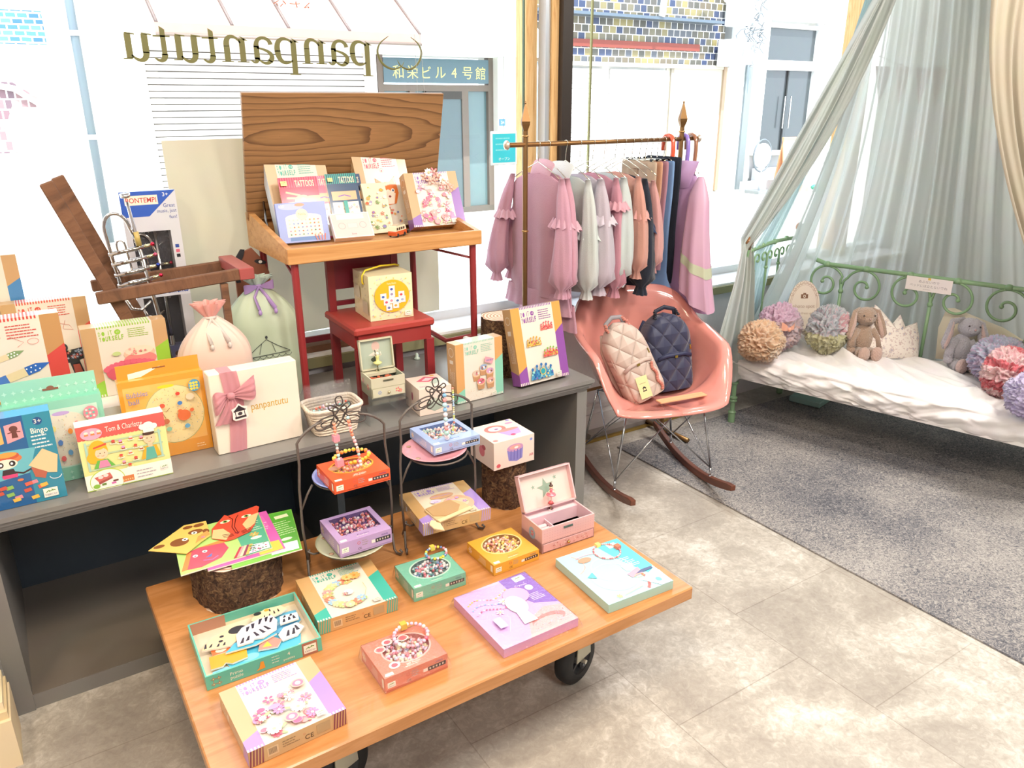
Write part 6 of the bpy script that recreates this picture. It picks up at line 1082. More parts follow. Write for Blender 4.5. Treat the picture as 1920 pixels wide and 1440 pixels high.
A = Art(b, h_-.0036, M=Matrix(((1, 0, 0, 0), (0, 0, 1, 0), (0, 1, 0, 0), (0, 0, 0, 1)))); b.add([(.0036, h_-.0037, .004), (.08, h_-.0037, .004), (.08, h_-.0037, .0338), (.0036, h_-.0037, .0338)], [(0, 1, 2, 3)], '#b07c64'); b.add([(.08, h_-.0037, .012), (w_-.004, h_-.0037, .012), (w_-.004, h_-.0037, .0338), (.08, h_-.0037, .0338)], [(0, 1, 2, 3)], '#5fb09c')
b.build('tray', t)
RP = rotm((0, 0, -1.8))
def piece(pts, z, col, art, label, side='#e9e4da', th=.004, tilt=(0, 0)):
    b = B(PRINT); b.prism(pts, 0, th, col, side=side); A = Art(b, th); art(A); o = b.build('puzzle_piece')
    o.location = Vector(pl)+RP @ Vector((0, 0, z)); o.rotation_euler = (0, 0, math.radians(-1.8)); return tag(o, label, 'puzzle piece', 'loose puzzle pieces in the tray')
def stripes_(A, L, c='#2c2434', w=.006):
    for p in L: A.poly([(p[0]-w/2, p[1]), (p[0]+w/2, p[1]), (p[2]+w*.25, p[3]), (p[2]-w*.25, p[3])], c)
sky_ = '#4fb4d4'
piece([(.06, .02), (.15, .015), (.21, .04), (.225, .09), (.16, .10), (.09, .085), (.05, .06)], .0045, sky_, lambda A: A.ell(.1, .05, .02, .012, '#7ccbe2'), 'flat blue puzzle piece at the bottom of the pile in the teal tray')
piece([(.14, .10), (.2, .09), (.235, .12), (.235, .165), (.19, .17), (.15, .14)], .0045, '#6ab8e0', lambda A: A.line([(.16, .12), (.2, .14), (.23, .13)], .008, '#a8d8ee'), 'light blue wavy puzzle piece at the right side of the teal tray')
piece([(.012, .012), (.05, .010), (.062, .03), (.05, .045), (.02, .042)], .0045, '#7cc4da', lambda A: A.ell(.03, .028, .012, .010, '#4f94b4'), 'small blue puzzle piece in the near left corner of the teal tray')
piece([(.018, .045), (.042, .043), (.050, .052), (.062, .042), (.095, .046), (.100, .082), (.022, .088)], .0100, '#e0a01e', lambda A: None, 'plain yellow puzzle piece near the left end of the teal tray')
piece([(.03, .088), (.075, .09), (.08, .115), (.03, .11)], .0100, '#dd6a34', lambda A: A.ell(.05, .10, .012, .008, '#e8d8c0'), 'orange puzzle piece under the spotted one in the teal tray')
piece([(.012, .110), (.070, .096), (.095, .112), (.118, .15), (.085, .158), (.04, .145)], .0160, '#e8d2a6', lambda A: (A.ell(.096, .145, .020, .014, '#38343a'), A.ell(.06, .138, .005, .004, '#2c2434'), A.ell(.055, .122, .005, .004, '#2c2434'), stripes_(A, [(.02, .112, .024, .128), (.03, .112, .036, .122), (.045, .106, .05, .116), (.058, .104, .062, .114)])), 'cream zebra head puzzle piece with black spots at the back left of the tray')
piece([(.055, .075), (.12, .070), (.17, .085), (.15, .105), (.08, .10)], .0160, sky_, lambda A: None, 'long blue puzzle piece beneath the white zebra body')
piece([(.082, .078), (.115, .076), (.120, .084), (.138, .078), (.172, .094), (.182, .125), (.175, .150), (.145, .150), (.105, .138), (.088, .118)], .0220, '#efe6ea', lambda A: stripes_(A, [(.092, .082, .10, .10), (.105, .085, .112, .10), (.13, .09, .125, .108), (.145, .094, .138, .112), (.158, .10, .15, .118), (.118, .134, .112, .118), (.130, .140, .126, .122), (.150, .148, .142, .13), (.163, .148, .158, .132), (.173, .14, .166, .124)], w=.008), 'large white zebra body puzzle piece on top of the pile')
piece([(.14, .150), (.165, .147), (.2, .155), (.215, .165), (.205, .185), (.17, .19), (.145, .178), (.13, .162)], .0160, '#ecd8b0', lambda A: (A.ell(.150, .180, .009, .007, '#2c2c30'), A.ell(.172, .183, .006, .005, '#e0a030'), stripes_(A, [(.16, .155, .163, .165), (.172, .155, .175, .166), (.185, .160, .186, .172), (.196, .163, .196, .175), (.178, .174, .179, .184)], w=.004)), 'small cream tiger head puzzle piece at the back right of the tray')
piece([(.175, .060), (.21, .062), (.232, .085), (.222, .108), (.19, .105), (.172, .085)], .0105, '#f0ecec', lambda A: stripes_(A, [(.19, .07, .197, .09), (.203, .07, .21, .092), (.217, .08, .215, .1)], w=.008), 'white striped zebra leg puzzle piece at the near right of the tray')
piece([(.12, .055), (.16, .045), (.175, .065), (.16, .085), (.13, .08)], .0105, '#cf8a7c', lambda A: A.poly([(.13, .06), (.15, .055), (.145, .075)], '#f0c83a'), 'pink and yellow puzzle piece beside the striped zebra leg')
piece([(.185, .112), (.228, .112), (.232, .138), (.192, .142)], .0165, '#e9edf2', lambda A: stripes_(A, [(.195, .116, .198, .128), (.208, .118, .210, .13), (.22, .118, .22, .13), (.2, .132, .203, .14), (.215, .131, .217, .139)], w=.007), 'white and blue zebra neck puzzle piece at the right of the tray')
# ---------------- clothes rack ----------------
BRZ = paint(.35, metal=.75, name='bronze')
RX0, RX1, RY, RZ = 1.630, 2.402, 2.42, 1.309
t = thing('clothes_rack', 'bronze clothes rack with spear finials beside the window', 'clothes rack', (0, 0, 0))
for px in (RX0, RX1):
    b = B(BRZ); b.cyl(px, RY, .02, 1.355, .0095, '#8a6a44', 14)
    for z in (1.0, 1.338, .62): b.lathe([(.0095, z-.004), (.013, z-.002), (.013, z+.002), (.0095, z+.004)], '#b08a58', 14, M=TR(px, RY))
    b.build('pole', t)
    b = B(BRZ); b.lathe([(.010, 1.355), (.012, 1.36), (.020, 1.378), (.021, 1.388), (.006, 1.438), (.0035, 1.446), (.0045, 1.45), (.0035, 1.454), (0, 1.456)], '#7a5a36', 4, M=TR(px, RY, rz=20), smooth=False); b.build('spear_finial', t)
    b = B(BRZ); b.tube([(px, RY-.17, .02), (px, RY+.17, .02)], .011, '#8a6a44'); b.build('foot_bar', t)
b = B(BRZ); b.tube([(1.552, RY, RZ), (2.497, RY, RZ)], .0085, '#8a6640', n=10); b.build('hanging_rod', t)
for x in (1.550, 2.499):
    b = B(BRZ); b.ball(x, RY, RZ, .010, '#d8c8b8', ry=.017, rz=.017); b.build('end_cap', t)
b = B(BRZ); b.tube([(RX0, RY, .30), (RX1, RY, .30)], .007, '#8a6a44'); b.build('lower_bar', t)
def hanger(x, w=.30, rz=0, bar=False, lab=''):
    b = B(CHROME); c = '#cfc8b4'; r = .0105
    b.tube([(0, r*math.sin(a)*1.0, r*math.cos(a)) for a in [-2.2+k*4.0/12 for k in range(13)]][::-1]+[(0, -.002, -.03), (0, 0, -.062)], .0013, c, n=5)
    if bar: b.tube([(0, -w/2, -.075), (0, w/2, -.075)], .0018, c, n=5); b.tube([(0, 0, -.06), (0, 0, -.075)], .0018, c, n=5)
    else: b.tube([(0, -w/2, -.125), (0, -w*.3, -.095), (0, 0, -.062), (0, w*.3, -.095), (0, w/2, -.125)], .0018, c, n=5)
    if bar:
        for y in (-w*.42, w*.42): b.box(-.004, y-.006, -.095, .004, y+.006, -.068, '#3a3a40')
    o = b.build('clothes_hanger'); o.location = (x, RY, RZ+.0005); o.rotation_euler = (0, 0, math.radians(rz)); return tag(o, 'thin wire hanger on the bronze rod carrying '+lab, 'hanger', 'wire hangers on the clothes rack')
def garment(name, label, cat, x, col, zt, zh, w=.30, hem=0.400, th=.030, sleeve=.36, puff=.038, cuff=True, frill=None, tier=None, rz=0, seed=1, hood=False, mat=None, sz=-.03, group=None):
    """body width runs along y; the sleeve at -y hangs towards the room"""
    q = random.Random(seed); ph = q.uniform(0, 6); m = mat or CLOTH; T = thing(name, label, cat, (x, RY, zt), (0, 0, rz), group); H = zt-zh
    def fn(u, v):
        a = 2*PI*u; ww = (w*.52+(w-w*.52)*min(1, v/.09)**.5)/2 if v < .09 else (w+(hem-w)*((v-.09)/.91)**1.3)/2
        wob = .10*v*math.sin(9*a+ph)+.06*v*math.sin(5*a+ph*2); tt = th/2*(.45+.75*min(1, v*4))*(1+wob*2.2); y = ww*math.cos(a)*(1+.25*wob*0)
        return (tt*math.sin(a)+.010*v*math.sin(4*y/w*PI+ph), y, -.06-(H-.06)*v-.015*(1-abs(math.cos(a)))*(v < .05)-.022*abs(math.cos(a))*(v < .1))
    b = B(m); b.grid(fn, 48, 22, col); b.build('body', T, solid=0)
    for sg in (-1, 1):
        x0 = -.008; y0 = sg*w*.47
        P = []; Rr = []
        for k in range(15):
            v = k/14; P.append((x0+sz*math.sin(PI*v*.5)-.012*v, y0+sg*(.055*math.sin(PI*min(1, v*1.3)*.5)), -.085-(sleeve+.015)*v)); rr = puff*(.62+.78*min(1, v/.72)**1.2)*(.5+.5*min(1, v*6)); 
            if cuff and v > .86: rr = puff*(1.15 if v < .9 else .50 if v < .96 else .80)
            Rr.append(rr)
        b = B(m); n = 32; vs = []; 
        for k, (p, r) in enumerate(zip(P, Rr)):
            for j in range(n): a = 2*PI*j/n; f = 1+(.13*math.sin(4*a+ph+k*.18)+.07*math.sin(9*a+ph-k*.2))*math.sin(PI*k/14)+(.16*math.sin(8*a) if k >= 12 else 0); vs.append((p[0]+r*f*.70*math.cos(a), p[1]+r*f*math.sin(a), p[2]))
        b.add(vs, [(k*n+j, k*n+(j+1) % n, (k+1)*n+(j+1) % n, (k+1)*n+j) for k in range(14) for j in range(n)]+[tuple(range(n))], col, smooth=True)
        s_ = b.build('sleeve', T)
        if frill:
            zf = -.10-sleeve*frill[1]; b = B(m); b.grid(lambda u, v: (P[3][0]+(puff*1.0+.016*v+.006*v*math.sin(13*2*PI*u))*math.cos(2*PI*u)*.85, P[3][1]+(puff*1.05+.018*v+.006*v*math.sin(13*2*PI*u))*math.sin(2*PI*u), zf-.030*v+.004*math.sin(11*2*PI*u)), 78, 5, frill[0]); b.build('ruffle', s_)
    if tier:
        b = B(m); b.grid(lambda u, v: ((th*.62+.012*v+.005*math.sin(16*2*PI*u)*v)*math.sin(2*PI*u), (hem/2*1.02+.02*v)*math.cos(2*PI*u), -(H-.02)-tier*v), 96, 6, col); b.build('hem_tier', T)
    if hood:
        b = B(m); b.grid(lambda u, v: (-.02-.02*math.sin(PI*v), .075*math.cos(PI*u)*(1-.2*v), -.045-.11*v+.02*math.sin(PI*u)), 18, 10, frill[0] if frill else col); b.build('collar', T)
    return T
G = garment
for hx, hz_, hl in ((1.687, 4, 'the left pink dress'), (1.734, -4, 'the longer pink dress'), (1.812, 3, 'the white blouse'), (1.878, 0, 'the grey lavender blouse'), (1.941, 4, 'the rose pink blouse'), (1.997, -3, 'the mint grey sweatshirt'), (2.052, 3, 'the peach pink blouse'), (2.098, 0, 'the navy blouse'), (2.138, 4, 'the muted rose blouse')): hanger(hx, .28, hz_, lab=hl)
G('child_dress', 'dusty pink tiered dress at the very left of the rack', 'dress', 1.687, '#cfa0b4', 1.282, 0.756, w=0.305, hem=0.358, tier=.075, frill=('#d9aebf', .30), puff=.036, seed=1, sleeve=.40, rz=4)
G('child_dress', 'longer dusty pink tiered dress with frilled collar, second garment from the left pole', 'dress', 1.734, '#cd9cae', 1.282, 0.719, w=0.295, hem=0.379, tier=.10, frill=('#dcaebd', .33), puff=.042, seed=2, sleeve=.40, hood=True, rz=-4)
G('child_blouse', 'white blouse with pale blue ruffled cuffs beside the pink dresses', 'blouse', 1.812, '#cfd6d4', 1.272, 0.766, w=0.295, hem=0.326, frill=('#e2e8e6', .40), puff=.036, seed=3, sleeve=.41, hood=True, rz=3)
G('child_blouse', 'pale grey lavender blouse with balloon sleeves, right of the white blouse', 'blouse', 1.878, '#c4bac6', 1.272, 0.798, w=0.295, hem=0.337, frill=('#d5ccd8', .28), puff=.047, seed=4, sleeve=.40, rz=0)
G('child_blouse', 'rose pink blouse with frilly shoulder edges in the middle of the rack', 'blouse', 1.941, '#c78f9f', 1.272, 0.777, w=0.295, hem=0.337, frill=('#dba5b2', .16), puff=.034, seed=5, sleeve=.42, rz=4)
G('child_blouse', 'pale mint grey sweatshirt with long wide sleeve in the middle of the rack', 'sweatshirt', 1.997, '#c3cccc', 1.272, 0.829, w=0.295, hem=0.316, puff=.044, seed=6, sleeve=.38, rz=-3, sz=-.045)
G('child_blouse', 'peach pink blouse with shoulder ruffle, left of the navy one', 'blouse', 2.052, '#d29c8f', 1.272, 0.840, w=0.295, hem=0.316, frill=('#dfa59f', .30), puff=.034, seed=7, sleeve=.36, rz=3)
G('child_blouse', 'navy blue blouse with dark tulle edge, between the peach and rose blouses', 'blouse', 2.098, '#1f2738', 1.262, 0.756, w=0.284, hem=0.326, frill=('#26385c', .36), puff=.040, seed=8, sleeve=.42)
G('child_blouse', 'muted rose blouse just right of the navy blouse', 'blouse', 2.138, '#cd9a98', 1.252, 0.808, w=0.274, hem=.28, puff=.030, seed=9, sleeve=.33, rz=4)
def pants(x, col, label, zt=1.228, zh=0.766, flare=0, seed=1):
    hanger(x, .17, 0, True, 'the '+label.split(' trousers')[0]+' trousers'); T = thing('child_trousers', label, 'trousers', (x, RY, zt)); H = zt-zh
    for sg in (-1, 1):
        b = B(CLOTH); b.grid(lambda u, v: ((.014+.004*math.sin(6*PI*2*u)*(1-v)+flare*max(0, v-.86))*math.sin(2*PI*u), sg*(.052-.006*v)+(.050-.006*v+flare*max(0, v-.86)*2)*math.cos(2*PI*u)*(1+.05*math.sin(9*v)), -.0-H*v), 28, 18, col); b.build('trouser_leg', T)
    b = B(CLOTH); b.grid(lambda u, v: ((.016+.002*math.sin(40*PI*u))*math.sin(2*PI*u), .098*math.cos(2*PI*u), .004-.028*v), 60, 3, col); b.build('waistband', T)
pants(2.178, '#cdb7a2', 'beige trousers, the first pair after the blouses', seed=1)
pants(2.210, '#d3a184', 'peach trousers between the beige and mauve pairs', seed=2)
pants(2.241, '#b98a9c', 'mauve pink trousers between peach and sky blue pairs', zh=0.798, seed=3)
pants(2.273, '#7fa3d2', 'sky blue trousers with flared frilled hems', zh=0.698, flare=.16, seed=4)
pants(2.310, '#1b2233', 'navy trousers hanging left of the lilac raincoat', zt=1.24, zh=0.735, seed=5)
hanger(2.362, .30, lab='the lilac raincoat')
t = thing('child_raincoat', 'shiny lilac raincoat with reflective sleeve stripe hanging over the rocking chair', 'raincoat', (2.367, RY-.02, 1.262), (0, 0, 6))
b = B(SATIN); rc_ = '#b892bc'
b.grid(lambda u, v: ((.026+.030*v+.010*v*math.sin(7*2*PI*u+2))*math.sin(2*PI*u)-.010*v, ((.10+.06*min(1, v/.1)) if v < .1 else .16+.075*(v-.1)/.9)*math.cos(2*PI*u), -.06-.56*v-.03*abs(math.cos(2*PI*u))*(v < .12)-.05*v*math.cos(2*PI*u)*-1*.3), 60, 28, rc_); b.build('body', t)
b = B(SATIN); b.grid(lambda u, v: (-.035-.03*math.sin(PI*v)*math.sin(PI*u), .12*math.cos(PI*u)*(1-.35*v)-.02, -.03-.10*v-.012*math.sin(PI*u)*v), 20, 12, '#c09cc8'); b.build('hood', t)
for sg in (-1, 1):
    b = B(SATIN); n = 28
    if sg < 0:
        b.grid(lambda u, v: (-.030-.065*math.sin(PI*.5*v)+(.028+.022*v)*min(1, v*5+.15)**.5*math.cos(2*PI*u)*(1+.25*math.sin(6*2*PI*u)*v), -.150-.070*v+(.038+.044*v)*min(1, v*5+.1)**.5*math.sin(2*PI*u)*(1+.12*math.sin(5*2*PI*u)*v), -.09-.47*v-(.05*v*math.sin(2*PI*u)*-1)), n, 22, '#c79fb8')
    else: b.grid(lambda u, v: (.0+(.028+.01*v)*math.cos(2*PI*u), .165+.03*v+(.036+.02*v)*math.sin(2*PI*u), -.09-.40*v), n, 16, rc_)
    s_ = b.build('sleeve', t)
    if sg < 0:
        b = B(SATIN); b.grid(lambda u, v: (-.030-.065*math.sin(PI*.5*(.66+.08*v))+(.0295+.022*(.66+.08*v))*math.cos(2*PI*u)*(1+.25*math.sin(6*2*PI*u)*.7), -.150-.070*(.66+.08*v)+(.0395+.044*(.66+.08*v))*math.sin(2*PI*u)*(1+.12*math.sin(5*2*PI*u)*.7), -.09-.47*(.66+.08*v)+(.05*(.66+.08*v)*math.sin(2*PI*u))), n, 2, '#b9c0a4'); b.build('reflective_stripe', s_)
b = B(CHROME)
for k in range(5): b.ball(-.062-.004*k, .03, -.22-.085*k, .004, '#6a4a80', n=8, m=4)
b.build('snap_button', t)
b = B(FILM)
for k in range(9): b.ball(-.055+.006*math.sin(k*2), .045+.010*math.cos(k*1.7), -.19-.006*k, .009, '#e8d8ec', n=6, m=4)
b.build('clear_tassel', t)
def umbrella(x, col, col2, label, r=.009):
    T = thing('child_umbrella', label, 'umbrella', (x, RY, RZ)); b = B(GLOSS)
    b.tube([(0, .034, -.045), (0, .036, -.02), (0, .032, .006), (0, .020, .016), (0, .006, .016), (0, -.010, .009), (0, -.020, -.01), (0, -.022, -.04), (0, -.018, -.12), (0, -.012, -.20)], r, col, n=12); b.build('hook_handle', T)
    b = B(SATIN); b.grid(lambda u, v: ((.022+.022*math.sin(PI*min(1, v*1.2)*.6)-.03*v)*(1+.22*math.sin(8*2*PI*u))*math.cos(2*PI*u), -.008+(.022+.022*math.sin(PI*min(1, v*1.2)*.6)-.03*v)*(1+.22*math.sin(8*2*PI*u))*math.sin(2*PI*u), -.215-.30*v), 64, 14, col2); b.build('folded_canopy', T)
    b = B(SATIN); n = 10
    b.grid(lambda u, v: ((.020+.010*v)*math.cos(2*PI*u), -.008+(.020+.010*v)*math.sin(2*PI*u), -.215+.030*v*(1 if int(u*20+.5) % 2 else .45)), 20, 2, col2); b.build('crown_frill', T); return T
umbrella(2.338, '#dc5a3c', '#c8604a', 'umbrella with coral red hook handle on the rod above the lilac raincoat', .0095)
umbrella(2.423, '#8f78c8', '#9a84cc', 'umbrella with lilac purple hook handle beside the right pole', .009)
umbrella(2.467, '#9a6a4e', '#a8552f', 'umbrella with brown hook handle at the right end of the rod', .0085)
# ---------------- rocking chair ----------------
t = thing('rocking_chair', 'salmon pink moulded rocking armchair with wire base and wooden rockers', 'rocking chair', (2.03, 2.13, 0), (0, 0, -17))
SHELL = paint(.16, coat=.7, name='shell_plastic')
def lerp(a, b, x): return a+(b-a)*x
def ring_at(u):   # u 0..1 around, 0 = front, rim radius and height
    a = 2*PI*u; s = math.sin(a); c = -math.cos(a)   # direction: front is -y
    back = max(0, c)**.8; side = abs(s)
    rx = .292; ry = .275 if c < 0 else .27
    e = .72
    x = rx*math.copysign(abs(s)**e, s); y = ry*math.copysign(abs(c)**e, c)
    # height of rim: front low, arms flat, back high
    tt = (1+c)/2   # 0 front .. 1 back
    if tt < .10: z = .375
    elif tt < .42: k = (tt-.10)/.32; k = k*k*(3-2*k); z = lerp(.375, .565, k)
    elif tt < .60: z = lerp(.565, .600, (tt-.42)/.18)
    else: k = (tt-.60)/.40; k = k*k*(3-2*k); z = lerp(.600, .735, k)
    return x, y, z, tt
def shellpt(u, v):
    x, y, z, tt = ring_at(u); zb = .345+.018*max(0, -(-1)*0)
    f = tt < .15
    p = lerp(1.6, 4.2, min(1, max(0, (tt-.1)/.3)))
    g = v**.82 if tt > .3 else v
    flare = max(0, v-.88)/.12; hz_ = min(1, v/.90)
    if tt < .16: zz = lerp(.352, .392, v**2)-(.020*flare**2)
    else: zz = .352+(z-.352)*hz_**p+.006*math.sin(PI*flare)
    gg = lerp(.93, 1.0, 1) if v >= .88 else 1
    sc = g*(1-.045*(1-flare)*(1 if tt > .16 else 0))
    return (x*sc, y*sc+(.012 if tt > .6 else 0)*v, zz)
b = B(SHELL); b.grid(shellpt, 72, 26, '#e0958b'); o = b.build('seat_shell', t, solid=.007)
WR = paint(.2, metal=.9, name='chrome_wire')
b = B(WR); c = '#b8bcc2'; rr_ = .0045
for sg in (-1, 1):
    fr = (sg*.205, -.17, .085); bk = (sg*.205, .17, .085); tf = (sg*.16, -.15, .355); tb = (sg*.16, .14, .345)
    for p, q_ in ((tf, fr), (tb, bk), (tf, bk), (tb, fr)): b.tube([p, q_], rr_ if p is tf and q_ is fr or p is tb and q_ is bk else .003, c)
    for p in (fr, bk): b.tube([p, (p[0], p[1]+(.0), .045)], .005, c); b.ball(p[0], p[1], .047, .008, c)
    b.tube([(sg*.16, -.15, .352), (sg*.05, -.02, .335), (sg*.16, .14, .345)], .003, c)
    b.tube([(sg*.205, -.17, .085), (-sg*.06, -.14, .34)], .003, c); b.tube([(sg*.205, .17, .085), (-sg*.06, .12, .335)], .003, c)
b.tube([(-.16, -.15, .352), (.16, -.15, .352)], .004, c); b.tube([(-.16, .14, .342), (.16, .14, .342)], .004, c); b.build('wire_base', t)
for sg in (-1, 1):
    b = B(procmat('walnut_rocker', ['#5a3022', '#7a4733'], scale=(10, 1, 10), nscale=2, distort=1, rough=.35) if sg < 0 else bpy.data.materials['walnut_rocker'])
    n = 20; vs = []
    for k in range(n+1):
        y = -.34+.67*k/n; z = .004+.30*(y/.33)**2*.20; hw = .0105; th = .030-(.008 if k in (0, n) else 0)
        for dx, dz in ((-hw, 0), (hw, 0), (hw, th), (-hw, th)): vs.append((sg*.205+dx, y, z+dz))
    b.add(vs, [(4*k+j, 4*k+(j+1) % 4, 4*k+4+(j+1) % 4, 4*k+4+j) for k in range(n) for j in range(4)]+[(3, 2, 1, 0), (4*n, 4*n+1, 4*n+2, 4*n+3)], '#fff'); b.build('rocker', t, bevel=.003)
# backpacks
QUILT = {}
def quilt(name, col, rough=.55, sc=22, strength=.6):
    m, n, l, b = newmat(name); tc = n.new('ShaderNodeTexCoord'); mp = n.new('ShaderNodeMapping'); mp.inputs['Rotation'].default_value = (0, 0, 0); l.new(tc.outputs['Object'], mp.inputs[0])
    sx = n.new('ShaderNodeSeparateXYZ'); l.new(mp.outputs[0], sx.inputs[0]); out = []
    for sg in (1, -1):
        a = n.new('ShaderNodeMath'); a.operation = 'MULTIPLY_ADD'; a.inputs[1].default_value = sg*1.25; l.new(sx.outputs['X'], a.inputs[0]); l.new(sx.outputs['Z'], a.inputs[2])
        p = n.new('ShaderNodeMath'); p.operation = 'PINGPONG'; p.inputs[1].default_value = 1/sc; l.new(a.outputs[0], p.inputs[0]); out.append(p)
    mn = n.new('ShaderNodeMath'); mn.operation = 'MINIMUM'; l.new(out[0].outputs[0], mn.inputs[0]); l.new(out[1].outputs[0], mn.inputs[1])
    pw = n.new('ShaderNodeMath'); pw.operation = 'MULTIPLY'; pw.inputs[1].default_value = sc; l.new(mn.outputs[0], pw.inputs[0]); p2 = n.new('ShaderNodeMath'); p2.operation = 'POWER'; p2.inputs[1].default_value = .4; l.new(pw.outputs[0], p2.inputs[0])
    bp = n.new('ShaderNodeBump'); bp.inputs['Strength'].default_value = strength; bp.inputs['Distance'].default_value = .02; l.new(p2.outputs[0], bp.inputs['Height']); l.new(bp.outputs[0], b.inputs['Normal'])
    b.inputs['Base Color'].default_value = (*c3(col), 1); b.inputs['Roughness'].default_value = rough; b.inputs['Sheen Weight'].default_value = .3; return m
def pack(label, loc, rot, W_, D_, H_, col, qm, frill, trim, tagp):
    T = thing('child_backpack', label, 'backpack', loc, rot); e = .55
    def fn(W, D, H, z0=0):
        def f(u, v):
            a = 2*PI*u; c, s = math.cos(a), math.sin(a); cc = math.copysign(abs(c)**e, c); ss = math.copysign(abs(s)**e, s)
            if v < .12: k = .86+.14*math.sin(PI/2*v/.12)
            elif v < .62: k = 1
            else: k = (1-((v-.62)/.38)**2.4)**.5 if v < 1 else 0
            return (W/2*max(k, .02)*cc*(1 if v < .62 else max(k, .3)**.3), D/2*max(.35+.65*k, .05)*ss*(1 if v < 1 else .02), z0+H*v)
        return f
    b = B(qm); b.grid(fn(W_, D_, H_), 48, 26, '#fff'); b.add([(W_*.42*math.cos(a), D_*.42*math.sin(a), .001) for a in [2*PI*k/24 for k in range(24)]], [tuple(range(23, -1, -1))], '#fff'); b.build('bag_body', T)
    b = B(qm); f2 = fn(W_*.80, D_*.55, H_*.50); b.grid(lambda u, v: (lambda p: (p[0], p[1]-D_*.38, p[2]+.006))(f2(u, v)), 40, 16, '#fff'); b.build('front_pocket', T)
    SM = paint(.6, name='bag_cloth'); b = B(SM)
    b.tube([(-W_*.36, -D_*.60, H_*.44), (-W_*.2, -D_*.66, H_*.475), (W_*.2, -D_*.66, H_*.475), (W_*.36, -D_*.60, H_*.44)], .008, col, flat=.6)
    b.tube([(W_*.47*math.cos(a), -D_*.30, H_*(.55+.42*math.sin(a))) for a in [-.2+(PI+.4)*k/20 for k in range(21)]], .0028, col); b.build('zip_flap', T)
    b = B(SM)
    b.tube([(-W_*.22, -D_*.1, H_*.93), (-W_*.20, -D_*.12, H_*1.03), (0, -D_*.12, H_*1.07), (W_*.20, -D_*.12, H_*1.03), (W_*.22, -D_*.1, H_*.93)], .009, trim, flat=.5); h_ = b.build('top_handle', T)
    b = B(CLOTH); q = random.Random(3)
    for sg in (-1, 1):
        for k in range(12): zz = H_*(.78+.022*k); b.ball(sg*W_*.24+q.uniform(-.008, .008), -D_*.22-.006+q.uniform(-.006, .004)+.0015*k, zz, .008, frill, rz=.005, n=6, m=4)
    b.build('handle_ruffle', T)
    for sg in (-1, 1):
        b = B(SM); b.tube([(sg*W_*.30, D_*.35, H_*.90), (sg*W_*.44, D_*.5, H_*.7), (sg*W_*.5, D_*.45, H_*.35), (sg*W_*.46, D_*.35, H_*.12)], .010, col, flat=.4); b.build('shoulder_strap', T)
    b = B(CHROME); b.box(W_*.40, -D_*.44, H_*.50, W_*.43, -D_*.40, H_*.56, '#d8b860'); b.box(-.006, -D_*.72, H_*.44, .006, -D_*.70, H_*.47, '#d8b860'); b.build('zip_pull', T)
    if tagp:
        b = B(PRINT); M = TR(-W_*.28, -D_*.74, .02, rx=-4, ry=8); b.box(0, 0, 0, .046, .0012, .085, '#dfd6a0', M=M); A = Art(b, .0001, M=M @ Matrix(((1, 0, 0, 0), (0, 0, -1, 0), (0, 1, 0, 0), (0, 0, 0, 1)))); A.poly([(.014, .038), (.032, .038), (.023, .046)], '#26222a'); A.rect(.015, .026, .031, .030, '#26222a'); A.rect(.017, .03, .019, .038, '#26222a'); A.rect(.027, .03, .029, .038, '#26222a'); A.text('panpantutu', .023, .058, .003, '#6a6450', w=.026); b.build('price_tag', T)
        b = B(CLOTH)
        for k in range(14): b.ball(W_*.30+.004*math.sin(k), -D_*.66-.002, H_*(.06+.026*k), .007, frill, n=6, m=4)
        b.build('pocket_ruffle', T)
    else: b = B(PRINT); b.box(W_*.34, -D_*.56, H_*.10, W_*.37, -D_*.54, H_*.15, '#efe6d0'); b.build('brand_label', T)
pack('beige quilted backpack with pink ruffles and hang tag leaning at the left of the chair', (1.978, 2.085, .375), (-14, -23, -14), .165, .10, .32, '#c0aca4', quilt('beige_quilt', '#c2b0a6'), '#d98f80', '#8f8a90', True)
pack('navy quilted backpack sitting upright on the right of the pink chair', (2.135, 2.13, .362), (-10, -3, -14), .20, .12, .31, '#262c4c', quilt('navy_quilt', '#262b49'), '#161a2c', '#1a1e34', False)
b = B(procmat('plain_ply', ['#cfa77c', '#dcb88e'], scale=(2, 20, 20), nscale=3, rough=.6)); b.box(-.105, -.018, 0, .105, .018, .004, '#fff'); o = b.build('wooden_strip'); o.location = (2.045, 1.965, .3905); o.rotation_euler = (0, 0, math.radians(-9)); tag(o, 'thin flat wooden strip lying on the front of the pink chair seat', 'wooden strip')
# ---------------- daybed ----------------
GRN = paint(.38, coat=.2, bump=.1, bscale=90, name='green_enamel'); gc_ = '#7fa078'
BED = (2.76, 2.32); BR = 14.5
def bedp(x, y, z=0): c, s = math.cos(math.radians(BR)), math.sin(math.radians(BR)); return (BED[0]+x*c-y*s, BED[1]+x*s+y*c, z)
t = thing('daybed', 'green iron daybed with spiral scroll rail and white sheeted mattress', 'bed', (*BED, .006), (0, 0, BR))
def post(x, y, zt, fin):
    b = B(GRN); b.cyl(x, y, 0, zt, .011, gc_, 12)
    for z in (.05, .11, .125, .20): b.lathe([(.011, z-.008), (.019, z-.003), (.019, z+.003), (.011, z+.008)], gc_, 14, M=TR(x, y))
    b.lathe([(.016, .0), (.017, .05), (.012, .06)], gc_, 14, M=TR(x, y)); o = b.build('bedpost', t)
    if fin: b = B(GLOSS); b.ball(x, y, zt+.028, .019, '#8a5a30', rz=.024); b.cyl(x, y, zt-.006, zt+.008, .014, '#4a3420', 12); b.build('wooden_knob', o)
post(0, 0, .835, True); post(.531, 0, .84, True); post(0, -1.45, .74, False); post(.531, -1.45, .74, False)
